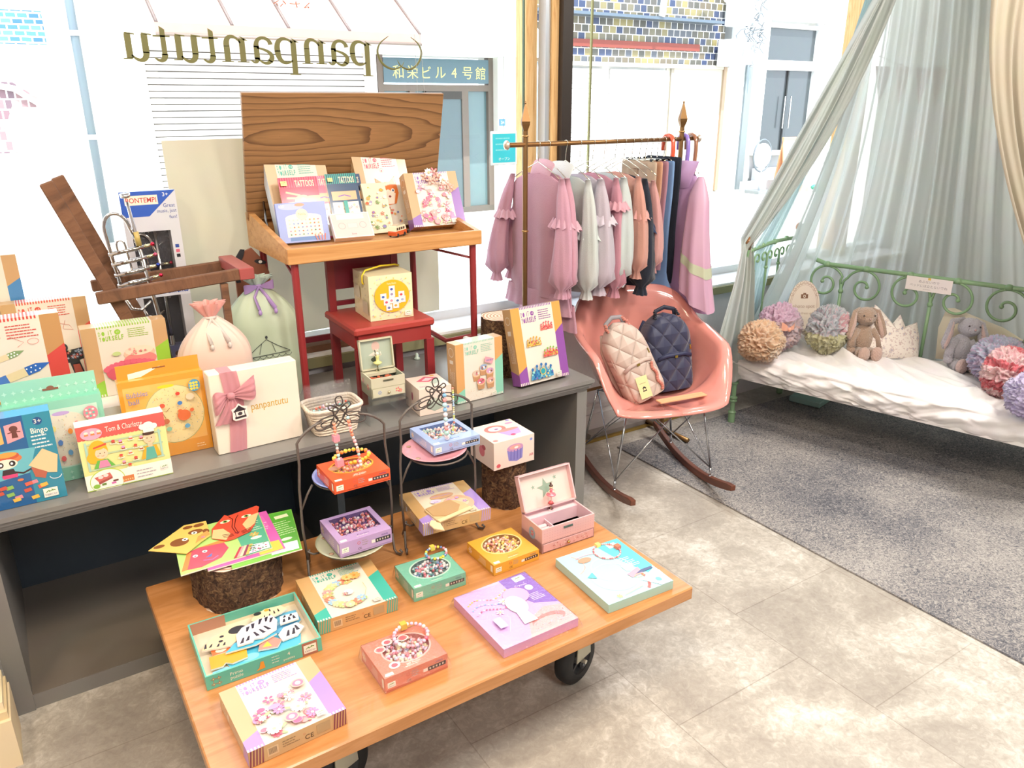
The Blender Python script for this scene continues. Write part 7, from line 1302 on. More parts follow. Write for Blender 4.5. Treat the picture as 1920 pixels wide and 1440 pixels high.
def scroll(cx, cz, r, turns, a0, dirn, n=40):
    out = []
    for k in range(n+1):
        q_ = k/n; a = a0+dirn*turns*2*PI*q_; rr = r*(1-.86*q_**1.1); out.append((cx+rr*math.cos(a), cz+rr*math.sin(a)))
    return out
for yy in (0, -1.45):
    b = B(GRN); top = .83 if yy == 0 else .73
    b.tube([(.531*k/10, yy, top-.012+.012*math.sin(PI*k/10)) for k in range(11)], .010, gc_)
    b.tube([(0, yy, .27), (.531, yy, .27)], .008, gc_); xs = (.07, .20, .33, .46)
    for x in xs: b.tube([(x, yy, .27), (x, yy, top-.11), (x, yy, top-.05)], .0055, gc_, n=6); b.ball(x, yy, top-.11, .010, gc_, n=8, m=5)
    for x in (.135, .265, .395): b.ball(x, yy, top, .014, gc_, n=8, m=5)
    for x in xs:
        for sg in (-1, 1): b.tube([(x+sg*.003, yy, top-.11)]+[(p[0], yy, p[1]) for p in scroll(x+sg*.032, top-.062, .030, .95, PI if sg > 0 else 0, -sg, 22)], .0045, gc_, n=6)
    b.build('headboard' if yy == 0 else 'footboard', t)
b = B(GRN); X = .531; rail = [(X, -.004, .73), (X, -.05, .735), (X, -.10, .722), (X, -.16, .706)]+[(X, -.16-.1*k, .706) for k in range(1, 12)]+[(X, -1.35, .722), (X, -1.45, .73)]
b.tube(rail, .0105, gc_, n=10); cols = (.16, .345, .54, .735, .93, 1.12, 1.31)
for y in cols: b.ball(X, -y, .706, .019, gc_, rz=.015, n=10, m=6)
b.tube([(X, 0, .27), (X, -1.45, .27)], .009, gc_); b.tube([(0, 0, .27), (0, -1.45, .27)], .009, gc_); b.build('back_rail', t)
b = B(GRN)
for y0 in (.24, .64, 1.03): b.tube([(X, -y0, .27), (X, -y0, .62)], .008, gc_, n=8); b.ball(X, -y0, .585, .013, gc_, n=8, m=5)
for jy, cy, sg in ((.24, .16, -1), (.24, .345, 1), (.64, .54, -1), (.64, .735, 1), (1.03, .93, -1), (1.03, 1.12, 1)):
    r = .088; ctr = cy; pts = [(-jy, .585), (-(jy+sg*.008), .635)]
    a0 = PI if sg > 0 else 0   # run y' = cy + ...
    for k in range(46):
        q_ = k/45; a = (PI*.86 if sg > 0 else PI*.14)-sg*2*PI*1.38*q_; rr = r*(1-.84*q_**1.15); pts.append((-(ctr-(-1)*rr*math.cos(a)), .617+rr*math.sin(a)))
    b.tube([(X, p[0], p[1]) for p in pts], .0062, gc_, n=7); b.ball(X, pts[-1][0], pts[-1][1], .010, gc_, n=8, m=5)
b.build('scrollwork', t)
SHEET = paint(.85, name='white_cotton', sheen=.2, bump=.12, bscale=60)
q = random.Random(3); WR_ = [(q.uniform(-.1, .6), q.uniform(-1.5, 0), q.uniform(.5, 1.3), q.uniform(.03, .08), q.uniform(.006, .018), q.uniform(10, 22)) for _ in range(75)]
def crease(x, y):
    z = 0
    for cx, cy, a, w, h, f in WR_:
        dx, dy = x-cx, y-cy; u_ = dx*math.cos(a)+dy*math.sin(a); v_ = -dx*math.sin(a)+dy*math.cos(a)
        if abs(u_) < .25 and abs(v_) < w: z += h*(1-(u_/.25)**2)*math.exp(-(v_/w*3.2)**2)
    return z
def mat_fn(u, v):
    y = .015-1.46*v; s_ = u
    if s_ < .22: k = s_/.22; return (-.035-.012*math.sin(PI*k)-.008*math.sin(23*y+9*k)*k-.006*math.sin(61*y)*(1-k)-.40*crease(.10+.25*k, 1.7*y-.35*k)+.35*crease(.3-.3*k, -1.4*y-.5*k-1.4), y, .245+.085*k+.004*math.sin(31*y)*(1-k))
    if s_ < .28: k = (s_-.22)/.06; return (-.035+.03*math.sin(PI/2*k)*1.0, y, .33+.012*math.sin(PI/2*k)+crease(-.03, y)*.5)
    if s_ < .92: k = (s_-.28)/.64; x = -.005+.515*k; return (x, y, .342+.010*math.sin(PI*k)+crease(x, y)-.003+.004*math.sin(8*y+5*x))
    k = (s_-.92)/.08; return (.51+.01*math.sin(PI/2*k), y, .342-.10*k)
b = B(SHEET); b.grid(mat_fn, 90, 170, '#e4e0df'); b.box(-.03, -1.44, .235, .515, .01, .25, '#e4e0df')
b.add([(-.035, .014, .245), (.51, .014, .245), (.51, .014, .34), (-.03, .014, .34)], [(0, 1, 2, 3)], '#e4e0df'); b.build('mattress_sheet', t)
ZB = .3555
# ruffled tulle bundles
def tulle(label, x, y, z, rx, ry, rz, pals, seed, n=125, cat='tulle skirt', bow=None):
    q = random.Random(seed); b = B(paint(.9, name='tulle', sheen=.8, trans=.4, bump=.5, bscale=170)); T = thing('tulle_bundle', label, cat, (x, y, z)); rx *= 1.13; ry *= 1.1; rz *= 1.08
    from mathutils import noise
    O = Vector((seed*7.3, seed*3.1, seed*1.7)); NU, NV = 150, 100; vs = []; dirs = []
    for jv in range(NV+1):
        for iu in range(NU):
            ph, th = PI*jv/NV, 2*PI*iu/NU; d = Vector((math.sin(ph)*math.cos(th), math.sin(ph)*math.sin(th), math.cos(ph))); dirs.append(d)
            wv = d+.25*noise.noise_vector(d*2.2+O); r1 = 1-abs(noise.noise(wv*4.2+O))*3.0; r2 = 1-abs(noise.noise(wv*10.5+O*2))*2.6; r3 = noise.noise(d*26+O)
            k = .80+.17*max(r1, -.6)+.075*r2+.02*r3+.10*noise.noise(d*1.4+O)
            vs.append((d.x*rx*k, d.y*ry*k, max(.002, rz+d.z*rz*k)))
    base = len(b.v); b.v += [Vector(p) for p in vs]
    for jv in range(NV):
        for iu in range(NU):
            a_ = jv*NU+iu; b_ = jv*NU+(iu+1) % NU; d = dirs[a_]; col = None
            for cond, cl in pals:
                if cond(d): nz = noise.noise(d*3.1+O*1.5); col = cl[int((nz+1)*7) % len(cl)]; break
            b.f.append([base+a_, base+a_+NU, base+b_+NU, base+b_]); b.c.append(c3(col)); b.mi.append(b.cur); b.sm.append(True)
    b.build('ruffles', T)
    if bow:
        b = B(SATIN)
        for sg in (-1, 1): b.grid(lambda u, v: (bow[0]+sg*.045*u, bow[1]-.012*math.sin(PI*u), bow[2]+.02*u+(v-.5)*(.01+.03*u)), 8, 5, bow[3])
        b.ball(bow[0], bow[1]-.008, bow[2], .010, bow[3]); b.build('satin_bow', T)
    return T
al = lambda d: True
tulle('apricot and cream ruffled tulle bundle at the head end of the bed', 2.735, 2.175, ZB, .102, .09, .088, [(lambda d: d.z < -.1 and d.x > -.3, ['#f6e6d6', '#f2d6bb']), (al, ['#edc9a6', '#f0d4b6', '#e9c09c'])], 1)
tulle('mauve pink ruffled tulle bundle with peach satin bow behind the apricot one', 2.925, 2.235, ZB, .105, .085, .108, [(lambda d: d.z > .45, ['#e3bfd6', '#e6c6da']), (al, ['#d6bcc4', '#dcc4c8', '#dab5b0', '#cbb6be'])], 2, bow=(-.055, -.09, .135, '#e2a48c'))
tulle('grey blue, pink and yellow green ruffled tulle bundle beside the photo spot sign', 3.085, 2.085, ZB, .102, .085, .108, [(lambda d: d.z < -.05, ['#d8d5ac', '#cfcb9c', '#dedbb6']), (lambda d: abs(d.x-.1) < .35 and d.z < .75, ['#ecc0c6', '#e6aeb8', '#efe6e6']), (al, ['#c6cad2', '#dadde0', '#b8c0c8', '#dcccd4'])], 3)
tulle('lavender blue ruffled tulle bundle right of the grey bunny', 3.325, 1.455, ZB, .125, .10, .092, [(lambda d: d.z > .3, ['#c4cade', '#cfd2e4', '#dcc6e0']), (al, ['#d4c6e2', '#c3c8e4', '#dac4de'])], 4)
tulle('coral red and blush ruffled tulle bundle in front of the lavender one', 3.155, 1.335, ZB, .098, .085, .098, [(lambda d: math.sin(7*d.z+3*d.x) > .35, ['#dd6a74', '#e07c84']), (al, ['#efc8ca', '#f2d4d2', '#eab8be'])], 5)
tulle('pale lilac ruffled tulle bundle nearest the camera on the bed', 3.03, 1.175, ZB, .105, .09, .088, [(al, ['#d6cbea', '#ded6ee', '#cec2e4'])], 6)
# plush rabbits
def bunny(label, x, y, z, rz, col, inner, tilt, s=1.0):
    T = thing('plush_rabbit', label, 'plush toy', (x, y, z), (0, 0, rz)); T.scale = (s, s, s); b = B(FUR)
    M = TR(rx=tilt[0], ry=tilt[1])
    b.ball(0, .0, .075, .048, col, ry=.042, rz=.078, n=18, m=12, M=M); b.ball(.002, -.008, .182, .046, col, ry=.044, rz=.042, n=18, m=12, M=M @ TR(tilt[2]*.03)); b.ball(0, -.042, .170, .022, col, ry=.016, rz=.016, M=M @ TR(tilt[2]*.03))
    for sg in (-1, 1):
        b.tube([(sg*.03, -.01, .125), (sg*.055, -.022, .085), (sg*.060, -.030, .045)], [.018, .017, .020], col, n=12, M=M); b.ball(sg*.060, -.032, .038, .020, col, M=M)
        b.tube([(sg*.022, -.01, .028), (sg*.026, -.05, .026), (sg*.027, -.075, .030)], [.026, .024, .025], col, n=12)
    b.build('plush_body', T)
    for sg in (-1, 1):
        b = B(FUR); b.ball(sg*.027, -.088, .036, .026, inner, ry=.017, rz=.034, n=14, m=9); b.build('foot', T)
        b = B(FUR); sp = .060+(.030 if tilt[2] and sg < 0 else 0); pts = [(sg*.022, 0, .215), (sg*(sp-.012), -.012, .200), (sg*sp, -.024, .150), (sg*(sp+.012), -.028, .105), (sg*(sp+.010), -.026, .082)]
        b.tube(pts, [.010, .016, .022, .021, .010], col, n=12, M=M @ TR(tilt[2]*.03), flat=.55)
        b.tube([(p[0]+sg*.0, p[1]-.0085, p[2]) for p in pts[1:]], [.004, .013, .012, .004], inner, n=8, M=M @ TR(tilt[2]*.03), flat=.5); b.build('ear', T)
    b = B(GLOSS)
    for sg in (-1, 1): b.ball(sg*.024, -.048, .190, .0036, '#2a2024', n=8, m=5, M=M @ TR(tilt[2]*.03))
    b.ball(0, -.058, .176, .0045, '#b08a88', n=8, m=5, M=M @ TR(tilt[2]*.03)); b.build('face', T)
bunny('taupe brown plush rabbit with long floppy ears sitting on the bed', 3.18, 1.97, ZB, -33, '#a58b78', '#c2a396', (-6, 0, 0), 1.02)
bunny('grey plush rabbit with long floppy ears leaning its head to the right', 3.375, 1.640, ZB, -33, '#a9a5ad', '#c3a8a4', (-8, 6, .5), 1.0)
# cushions
def cushion(name, label, loc, rz, outline, th, col, mat, rx=62):
    T = thing(name, label, 'cushion', loc, (0, 0, rz)); b = B(mat); n = len(outline); cx = sum(p[0] for p in outline)/n; cy = sum(p[1] for p in outline)/n; K = 9
    for sg in (-1, 1):
        vs = [(cx+(p[0]-cx)*k/K, cy+(p[1]-cy)*k/K, sg*th*(1-(k/K)**2.2)**.6) for k in range(K+1) for p in outline]
        b.add(vs, [(k*n+j, k*n+(j+1) % n, (k+1)*n+(j+1) % n, (k+1)*n+j) for k in range(K) for j in range(n)], col, smooth=True, M=TR(rx=rx))
    b.build('cushion_cover', T); return T
def smoothpoly(pts, m=6):
    out = []; n = len(pts)
    for i in range(n):
        a, c, d = Vector(pts[i-1]), Vector(pts[i]), Vector(pts[(i+1) % n])
        for k in range(m): u = k/m-.5; out.append(tuple(((a+c)/2).lerp(c, min(1, (u+.5)*2)) if u < 0 else c.lerp((c+d)/2, u*2)))
    return out
FLO = procmat('floral_cotton', ['#ddd5cc', '#ddd5cc', '#b59a98', '#d9d0c6', '#8f95ae'], nscale=75, detail=2, rough=.85, pos=[.0, .54, .60, .645, .70])
cushion('crown_cushion', 'pale floral crown-shaped cushion between the two plush rabbits', (3.275, 1.865, ZB), -33, smoothpoly([(-.13, 0), (.11, 0), (.115, .10), (.105, .165), (.06, .125), (.03, .20), (-.03, .13), (-.085, .245), (-.125, .13)]), .030, '#fff', FLO, 70)
cushion('cream_cushion', 'plain cream star-pointed cushion leaning behind the grey rabbit', (3.50, 1.64, ZB), -60, smoothpoly([(-.14, 0), (.16, 0), (.19, .12), (.10, .17), (-.10, .235), (-.13, .23), (-.15, .14)]), .035, '#ddd2bd', CLOTH, 72)
# photo spot sign
t = thing('photo_spot_sign', 'oval cream ornate board reading photo spot standing behind the tulle bundles', 'sign', (3.165, 2.285, ZB), (0, 0, -33))
b = B(MATTE); E_ = TR(rx=82)
el = [(.078*math.cos(a), .155+.135*math.sin(a)) for a in [2*PI*k/48 for k in range(48)]]; b.prism(el, 0, .008, '#d9cbbd', M=E_); b.box(-.06, 0, 0, .06, .05, .008, '#d9cbbd', M=E_)
A = Art(b, .008, M=E_); A.ring(0, .155, .070, .125, .0016, '#9c7c68', 48); A.ring(0, .155, .064, .116, .0012, '#9c7c68', 48)
for k in range(9): a = PI*(.18+.64*k/8); A.ring(.072*math.cos(a), .155+.127*math.sin(a), .008, .008, .0018, '#a98b78', 12)
A.rect(-.017, .205, .017, .225, '#7c5a44'); A.rect(-.007, .225, .007, .231, '#7c5a44'); A.ell(0, .215, .007, .007, '#d9cbbd', 14); A.ell(0, .215, .004, .004, '#7c5a44', 12)
A.text('photo spot', 0, .165, .018, '#a58c7c', w=.105); A.text("Let's dress up!", 0, .132, .012, '#a58c7c', w=.09); b.build('sign_board', t)
b = B(PRINT); b.box(-.095, 0, 0, .095, .002, .062, '#e6dedc'); A = Art(b, .0001, M=Matrix(((1, 0, 0, 0), (0, 0, -1, 0), (0, 1, 0, 0), (0, 0, 0, 1)))); A.text('あぶないので', 0, .043, .010, '#8a8086', w=.085); A.text('ベッドには立たないでね', 0, .024, .010, '#8a8086', w=.155); A.rect(-.006, .052, .006, .062, '#d8b85a'); A.lines(-.02, .02, .008, 1, .01, .002, '#b0a6aa')
o = b.build('paper_notice'); o.location = bedp(.512, -.625, .650); o.rotation_euler = (0, 0, math.radians(-75.5)); tag(o, 'white paper notice with Japanese text hung on the green bed rail', 'notice')
for (x, y, dx, dz, c, l) in ((3.40, 2.50, .055, .52, '#8fa3a3', 'grey teal storage box standing on end behind the photo spot sign'), (3.50, 2.44, .04, .53, '#8f9a8a', 'grey green flat box behind the photo spot sign'), (3.56, 2.40, .03, .535, '#cfc7ae', 'cream flat box at the right behind the photo spot sign')):
    b = B(MATTE); b.bbox(-dx, -.05, 0, dx, .0, dz, c, M=TR(rz=BR)); o = b.build('storage_box'); o.location = (x, y, .0065); tag(o, l, 'storage box')
b = B(MATTE); b.bbox(-.13, -.08, 0, .10, .08, .030, '#9cc0b8', M=TR(rz=BR)); o = b.build('storage_tray'); o.location = (3.36, 2.30, .0065); tag(o, 'low pale teal tray on the rug under the bed', 'tray')
# bunting
t = thing('bunting', 'string of faded pink triangle flags behind the canopy veil', 'bunting', (0, 0, 0))
b = B(CLOTH); b.tube([(3.75, 2.47, 1.66), (4.05, 2.46, 1.60), (4.38, 2.45, 1.63)], .0025, '#b8a890'); b.build('string', t)
for i, (x, c) in enumerate(((3.80, '#b8726c'), (3.97, '#c9a0a0'), (4.15, '#c48a88'), (4.30, '#c9a9a4'))):
    b = B(CLOTH); b.prism([(-.07, 0), (.07, 0), (0, -.18)], 0, .003, c, M=TR(x, 2.47, 1.615, rx=90)); b.build('flag', t)
# canopy
VEIL = paint(.9, name='sheer_linen', sheen=.3, trans=.6, bump=.15, bscale=400)
_n = VEIL.node_tree.nodes; _l = VEIL.node_tree.links; _o = _n['Material Output']; _src = _o.inputs[0].links[0].from_socket
_tr = _n.new('ShaderNodeBsdfTransparent'); _mx = _n.new('ShaderNodeMixShader'); _mx.inputs[0].default_value = .20; _l.new(_src, _mx.inputs[1]); _l.new(_tr.outputs[0], _mx.inputs[2]); _l.new(_mx.outputs[0], _o.inputs[0])
LIN = paint(.85, name='linen_drape', sheen=.3, trans=.35, bump=.15, bscale=400)
t = thing('bed_canopy', 'grey green sheer linen canopy draped from the ceiling over the daybed', 'canopy', (0, 0, 0))
HC = (3.45, 1.90, 2.30); HR = .33
b = B(BRZ); b.tube([(HC[0]+HR*math.cos(a), HC[1]+HR*math.sin(a), HC[2]) for a in [2*PI*k/40 for k in range(40)]], .008, '#b8b0a0', closed=True)
for k in range(3): a = 2*PI*k/3; b.tube([(HC[0]+HR*math.cos(a), HC[1]+HR*math.sin(a), HC[2]), (HC[0], HC[1], 2.69)], .002, '#b8b0a0')
b.build('hoop', t)
def bez(P, v):
    n = len(P)-1; o_ = Vector((0, 0, 0)); 
    for i, p in enumerate(P): o_ += Vector(p)*math.comb(n, i)*(1-v)**(n-i)*v**i
    return o_
def hoop(a): return Vector((HC[0]+HR*math.cos(a), HC[1]+HR*math.sin(a), HC[2]))
def pleat(u, v, k): return .018*math.sin(k*u)+.010*math.sin(k*1.73*u+2.1)+.006*math.sin(k*3.1*u+1+2*v)
def back(u, v):
    a = math.radians(150-190*u); T_ = hoop(a)
    bot = bez([(2.86, 2.50, .10), (3.25, 2.60, .10), (3.80, 2.58, .10), (3.74, 1.90, .10), (3.95, 1.35, .10), (4.1, .75, .10)], u)
    w = v**1.0; p = T_.lerp(bot, w); out = Vector((p.x-3.35, p.y-1.7, 0)).normalized(); sag = -.10*math.sin(PI*w)
    k = pleat(u, v, 95)*(.35+.9*v)*1.0
    return p+out*(sag+k)
b = B(VEIL); b.grid(back, 300, 40, '#ccd2d0'); b.build('back_veil', t)
def left(u, v):
    a = math.radians(215-75*u)
    if v < .72:
        w = v/.72; T_ = hoop(a); E2 = Vector((2.742+.05*(u-.5), 2.315+.03*(u-.5), .862+.02*math.sin(9*u))); M_ = T_.lerp(E2, .5)+Vector((.06, .0, -.13))
        p = bez([T_, M_, E2], w); dirp = Vector((.66, -.40, -.38)).normalized(); sp = .05+.17*(1-w)+.10*math.sin(PI*w)
        p = p+dirp*(u-.5)*sp*1.2+Vector((-.5, -.8, 0)).normalized()*(.026*math.sin(21*u+3*w)+.008*math.sin(57*u)+.005*math.sin(90*u))*(.5+.8*(1-w))
    else:
        w = (v-.72)/.28; E2 = Vector((2.742+.05*(u-.5), 2.315+.03*(u-.5), .862+.02*math.sin(9*u)))
        p = Vector((E2.x-.035*math.sin(PI/2*w)-.03*w+(u-.5)*(.05+.20*w), E2.y-.02*math.sin(PI*min(1, w*3)*.5)-(u-.5)*.05*w, E2.z-.62*w)); p += Vector((-.3, -.95, 0))*(.024*math.sin(19*u+w)+.008*math.sin(50*u+2))*(.4+.6*w)
    return p
b = B(LIN); b.grid(left, 90, 60, '#b6bab4'); b.build('left_drape', t)
def innerl(u, v):
    T_ = hoop(math.radians(165-30*u)); E2 = Vector((2.80+.30*u, 2.34+.12*u, .80)); 
    if v < .6: w = v/.6; p = T_.lerp(E2, w)+Vector((.04, 0, -.10))*math.sin(PI*w)
    else: w = (v-.6)/.4; p = E2+Vector((-.02*w, .06*w, -.52*w))
    return p+Vector((-.3, -.9, 0))*pleat(u, v, 40)*.7
b = B(VEIL); b.grid(innerl, 70, 36, '#b9cfd0'); b.build('inner_veil', t)
def right(u, v):
    T_ = hoop(math.radians(-130+95*u)); p = bez([T_, Vector((3.06+.38*u, 1.74, 1.80)), Vector((2.97+.42*u, 1.54, 1.18)), Vector((3.40+.40*u, .98, .12))], v)
    return p+Vector((-.6, -.7, 0)).normalized()*(.022*math.sin(26*u+2*v)+.012*math.sin(47*u))*(.6+.5*v)
b = B(LIN); b.grid(right, 80, 44, '#a89d8a'); b.build('right_drape', t)
# ---------------- street outside ----------------
FY = 9.8
ROAD = procmat('pale_pavement', ['#b9b6b0', '#cfccc6'], nscale=4, rough=.9, bump=.05, bscale=60)
b = B(ROAD); b.box(-14, 2.84, -.30, 24, 30, -.02, '#fff'); st(b.build('street'))
b = B(ROAD); b.box(-14, 3.9, -.02, 24, 3.96, -.0, '#888'); st(b.build('trim_2'))
def tilemat(name, pal, sc, bw, rh, mortar, msz=.012):
    m, n, l, bs = newmat(name); tc = n.new('ShaderNodeTexCoord'); sp = n.new('ShaderNodeSeparateXYZ'); cb = n.new('ShaderNodeCombineXYZ'); l.new(tc.outputs['Object'], sp.inputs[0]); l.new(sp.outputs['X'], cb.inputs[0]); l.new(sp.outputs['Z'], cb.inputs[1])
    br = n.new('ShaderNodeTexBrick'); br.inputs['Scale'].default_value = sc; br.inputs['Brick Width'].default_value = bw; br.inputs['Row Height'].default_value = rh; br.inputs['Mortar Size'].default_value = msz; br.inputs['Color1'].default_value = (0, 0, 0, 1); br.inputs['Color2'].default_value = (1, 1, 1, 1); br.inputs['Bias'].default_value = 0
    l.new(cb.outputs[0], br.inputs[0]); r = n.new('ShaderNodeValToRGB'); r.color_ramp.interpolation = 'CONSTANT'; e = r.color_ramp.elements
    while len(e) < len(pal): e.new(.5)
    for i, c in enumerate(pal): e[i].position = i/len(pal); e[i].color = (*c3(c), 1)
    l.new(br.outputs['Color'], r.inputs[0]); mx = n.new('ShaderNodeMix'); mx.data_type = 'RGBA'; l.new(br.outputs['Fac'], mx.inputs[0]); l.new(r.outputs[0], mx.inputs[6]); mx.inputs[7].default_value = (*c3(mortar), 1); l.new(mx.outputs[2], bs.inputs['Base Color']); bs.inputs['Roughness'].default_value = .5; return m
TILE = tilemat('glazed_facade_tile', ['#4c4a42', '#6b6450', '#39425c', '#5c5648', '#7a6f4c', '#50535a', '#2f3a58', '#625848', '#857a50', '#54504a'], 1, .13, .105, '#cfcdc8', .007)
BLUB = tilemat('blue_brick', ['#3f6ea8', '#4c7ab4', '#5a86ba', '#37639c'], 1, .10, .055, '#e8ecf0', .008)
REDB = tilemat('mauve_brick', ['#7a6068', '#8a6e72', '#6c5862', '#94807e'], 1, .07, .10, '#d8d0cc', .008)
WHT = paint(.8, bump=.1, bscale=40, name='plaster')
def bx(b, x0, x1, z0, z1, y0=FY, y1=None, col='#e6e4df', mat=None):
    if mat: b.use(mat)
    b.box(x0, y0, z0, x1, y1 if y1 is not None else FY+.4, z1, col)
# left arcade building
t = thing('corner_building', 'white building with blue and mauve brick panels at the far left across the street', 'building')
b = B(WHT); bx(b, -6, 1.58, -.02, 5, FY+.02); b.build('wall', t)
b = B(BLUB); b.box(-3, FY-.02, 2.02, .72, FY+.02, 2.33, '#fff'); b.build('brick_panel', t)
b = B(REDB); b.prism([(-3, 1.0), (.28, .98), (.20, 1.2), (.30, 1.43), (.55, 1.42), (.54, 1.52), (.35, 1.66), (-3, 1.72)], 0, .04, '#fff', M=Matrix(((1, 0, 0, 0), (0, 0, -1, FY+.02), (0, 1, 0, 0), (0, 0, 0, 1)))); b.build('brick_panel', t)
b = B(WHT); b.box(-3, FY-.03, 1.76, .55, FY+.02, 1.80, '#bfe0e0'); b.tube([(-1.2, FY-.05, 1.62), (-.2, FY-.05, 1.70), (.35, FY-.05, 1.60), (.55, FY-.05, 1.45), (.6, FY-.05, 1.1)], .03, '#f0f0ee'); b.build('trim_band', t)
b = B(paint(.4, metal=.3, name='steel_pipe')); b.tube([(.98, FY-.2, 4), (.97, FY-.2, 2.3), (.96, FY-.2, .02)], .042, '#6f7c84', n=14)
for z in (2.1, 1.1): b.box(.90, FY-.25, z, 1.06, FY-.02, z+.05, '#c8ccd0')
tag(b.build('drain_pipe'), 'grey vertical pipe standing before the white building at far left', 'pipe')
# shuttered shop
t = thing('shuttered_shop', 'shop across the street with closed ribbed white shutter and pinkish awning', 'building')
b = B(WHT); bx(b, 1.58, 4.33, 2.04, 5); bx(b, 4.18, 4.33, -.02, 2.04); bx(b, 1.40, 1.60, -.02, 2.2, FY-.1); b.build('wall', t)
b = B(paint(.45, name='shutter_slats'))
for k in range(30): z = .0+.069*k; b.box(1.60, FY+.05, z, 4.18, FY+.10, z+.058, '#dcdad4'); b.box(1.60, FY+.07, z+.058, 4.18, FY+.10, z+.069, '#6a6258')
b.build('shutter', t)
AW = paint(.8, name='awning_cloth', trans=.2)
b = B(AW); b.grid(lambda u, v: (1.64+2.95*u, FY-.75*v**1.0+.0, 2.72-.50*v), 8, 6, '#c7a094'); b.grid(lambda u, v: (1.64+2.95*u, FY-.75, 2.22-.12*v), 12, 1, '#b98f84')
A = Art(b, 0, M=Matrix(((1, 0, 0, 0), (0, -.83, .55, FY-.39), (0, .55, .83, 2.47), (0, 0, 0, 1)))); A.z = .01; A.text('父さん', 3.2, 0, .13, '#9a5a44', w=.48); b.build('awning', t)
b = B(IRON)
for x in (1.66, 2.4, 3.0, 3.7, 4.58): b.tube([(x, FY, 2.73), (x, FY-.75, 2.22)], .018, '#6a5c58')
b.tube([(1.64, FY-.75, 2.11), (4.6, FY-.75, 2.11)], .016, '#8a7a70'); b.build('awning_frame', t)
# entrance
t = thing('office_entrance', 'building entrance with teal sign board in Japanese and dark glazed doors under a striped awning', 'building')
b = B(WHT); bx(b, 4.33, 6.9, 2.03, 5); bx(b, 6.06, 6.66, -.02, 2.03, FY-.12, col='#d2cfc8'); bx(b, 6.66, 6.9, -.02, 2.03, FY, col='#9aa2a4'); b.build('wall', t)
DG = paint(.2, coat=.35, name='dark_glazing'); fr_ = '#6a5f56'
b = B(MATTE); bx(b, 4.34, 6.06, -.02, .06, FY, FY+.1, '#5e5850'); bx(b, 4.34, 4.42, .06, 2.03, FY, FY+.1, fr_); bx(b, 5.98, 6.06, .06, 2.03, FY, FY+.1, fr_); bx(b, 4.42, 5.98, 1.60, 1.68, FY, FY+.1, fr_); bx(b, 4.78, 4.86, .06, 1.6, FY, FY+.1, fr_); bx(b, 5.02, 5.09, .06, 1.6, FY, FY+.1, '#3c3834'); bx(b, 5.56, 5.66, .06, 1.6, FY, FY+.1, fr_); bx(b, 5.09, 5.56, 1.5, 1.6, FY, FY+.1, '#3c3834'); b.build('door_frame', t)
b = B(DG); bx(b, 4.42, 5.98, .06, 1.6, FY+.06, FY+.12, '#5c7274'); bx(b, 5.09, 5.56, .06, 1.5, FY+.02, FY+.05, '#49595c'); b.build('glass_door', t)
b = B(PRINT); bx(b, 4.42, 5.98, 1.70, 2.0, FY-.01, FY+.05, '#46606a'); A = Art(b, 0, M=Matrix(((1, 0, 0, 0), (0, 0, -1, FY-.012), (0, 1, 0, 0), (0, 0, 0, 1))))
for i, ch in enumerate('和栄ビル4号館'): A.text(ch, 4.62+.205*i, 1.83, .125, '#d8d07a')
b.build('sign_board', t)
b = B(AW); b.grid(lambda u, v: (4.60+2.1*u+.05*v, FY-.7*v, 2.50-.42*v), 2, 6, lambda u, v: '#dfe6e2'); b.add([(4.60, FY-.0, 2.44), (6.1, FY-.0, 2.44), (6.0, FY-.22, 2.34), (4.65, FY-.2, 2.35)], [(0, 1, 2, 3)], '#4db8ae'); b.grid(lambda u, v: (4.65+2.1*u, FY-.7, 2.08-.07*v), 6, 1, '#e8ecea'); b.build('awning', t)
b = B(PRINT); bx(b, 6.08, 6.17, 1.15, 1.24, FY-.135, FY-.12, '#4a80b8'); A = Art(b, 0, M=Matrix(((1, 0, 0, 0), (0, 0, -1, FY-.136), (0, 1, 0, 0), (0, 0, 0, 1)))); A.text('24', 6.125, 1.195, .04, '#fff'); tag(b.build('number_plate'), 'small blue number plate on the pale pillar right of the office entrance', 'plate')
# tiled shop
t = thing('tiled_building', 'building with multicoloured glazed tile band above white shutters across the street', 'building')
b = B(TILE); bx(b, 6.9, 10.5, 2.0, 5, FY-.05); bx(b, 6.62, 6.9, 2.0, 5, FY-.03); b.build('tile_band', t)
b = B(WHT); bx(b, 6.9, 9.28, -.02, 2.0, FY, col='#e2e0dc'); bx(b, 9.28, 10.7, -.02, 2.0, FY-.02, col='#c3bdae'); bx(b, 9.36, 9.42, 0, 2.0, FY-.05, col='#9a9284'); bx(b, 10.55, 10.62, 0, 2, FY-.06, col='#a08a74'); bx(b, 6.9, 10.5, 1.96, 2.02, FY-.09, col='#b8b4a8'); b.build('wall', t)
b = B(paint(.45, name='shutter_slats'))
for x0, x1 in ((6.95, 8.0), (8.12, 9.25)):
    for k in range(28): z = .0+.069*k; b.box(x0, FY-.06, z, x1, FY-.02, z+.06, '#e4e2de'); b.box(x0, FY-.04, z+.06, x1, FY-.02, z+.069, '#bab6ae')
b.build('shutter', t)
b = B(paint(.4, metal=.3, name='steel_beam')); b.box(6.6, FY-.30, 2.62, 10.2, FY-.05, 2.66, '#5a6672'); b.build('steel_ledge', t)
b = B(MATTE); b.box(7.0, FY-.10, 2.22, 9.9, FY-.05, 2.32, '#7c3a30'); b.build('red_band', t)
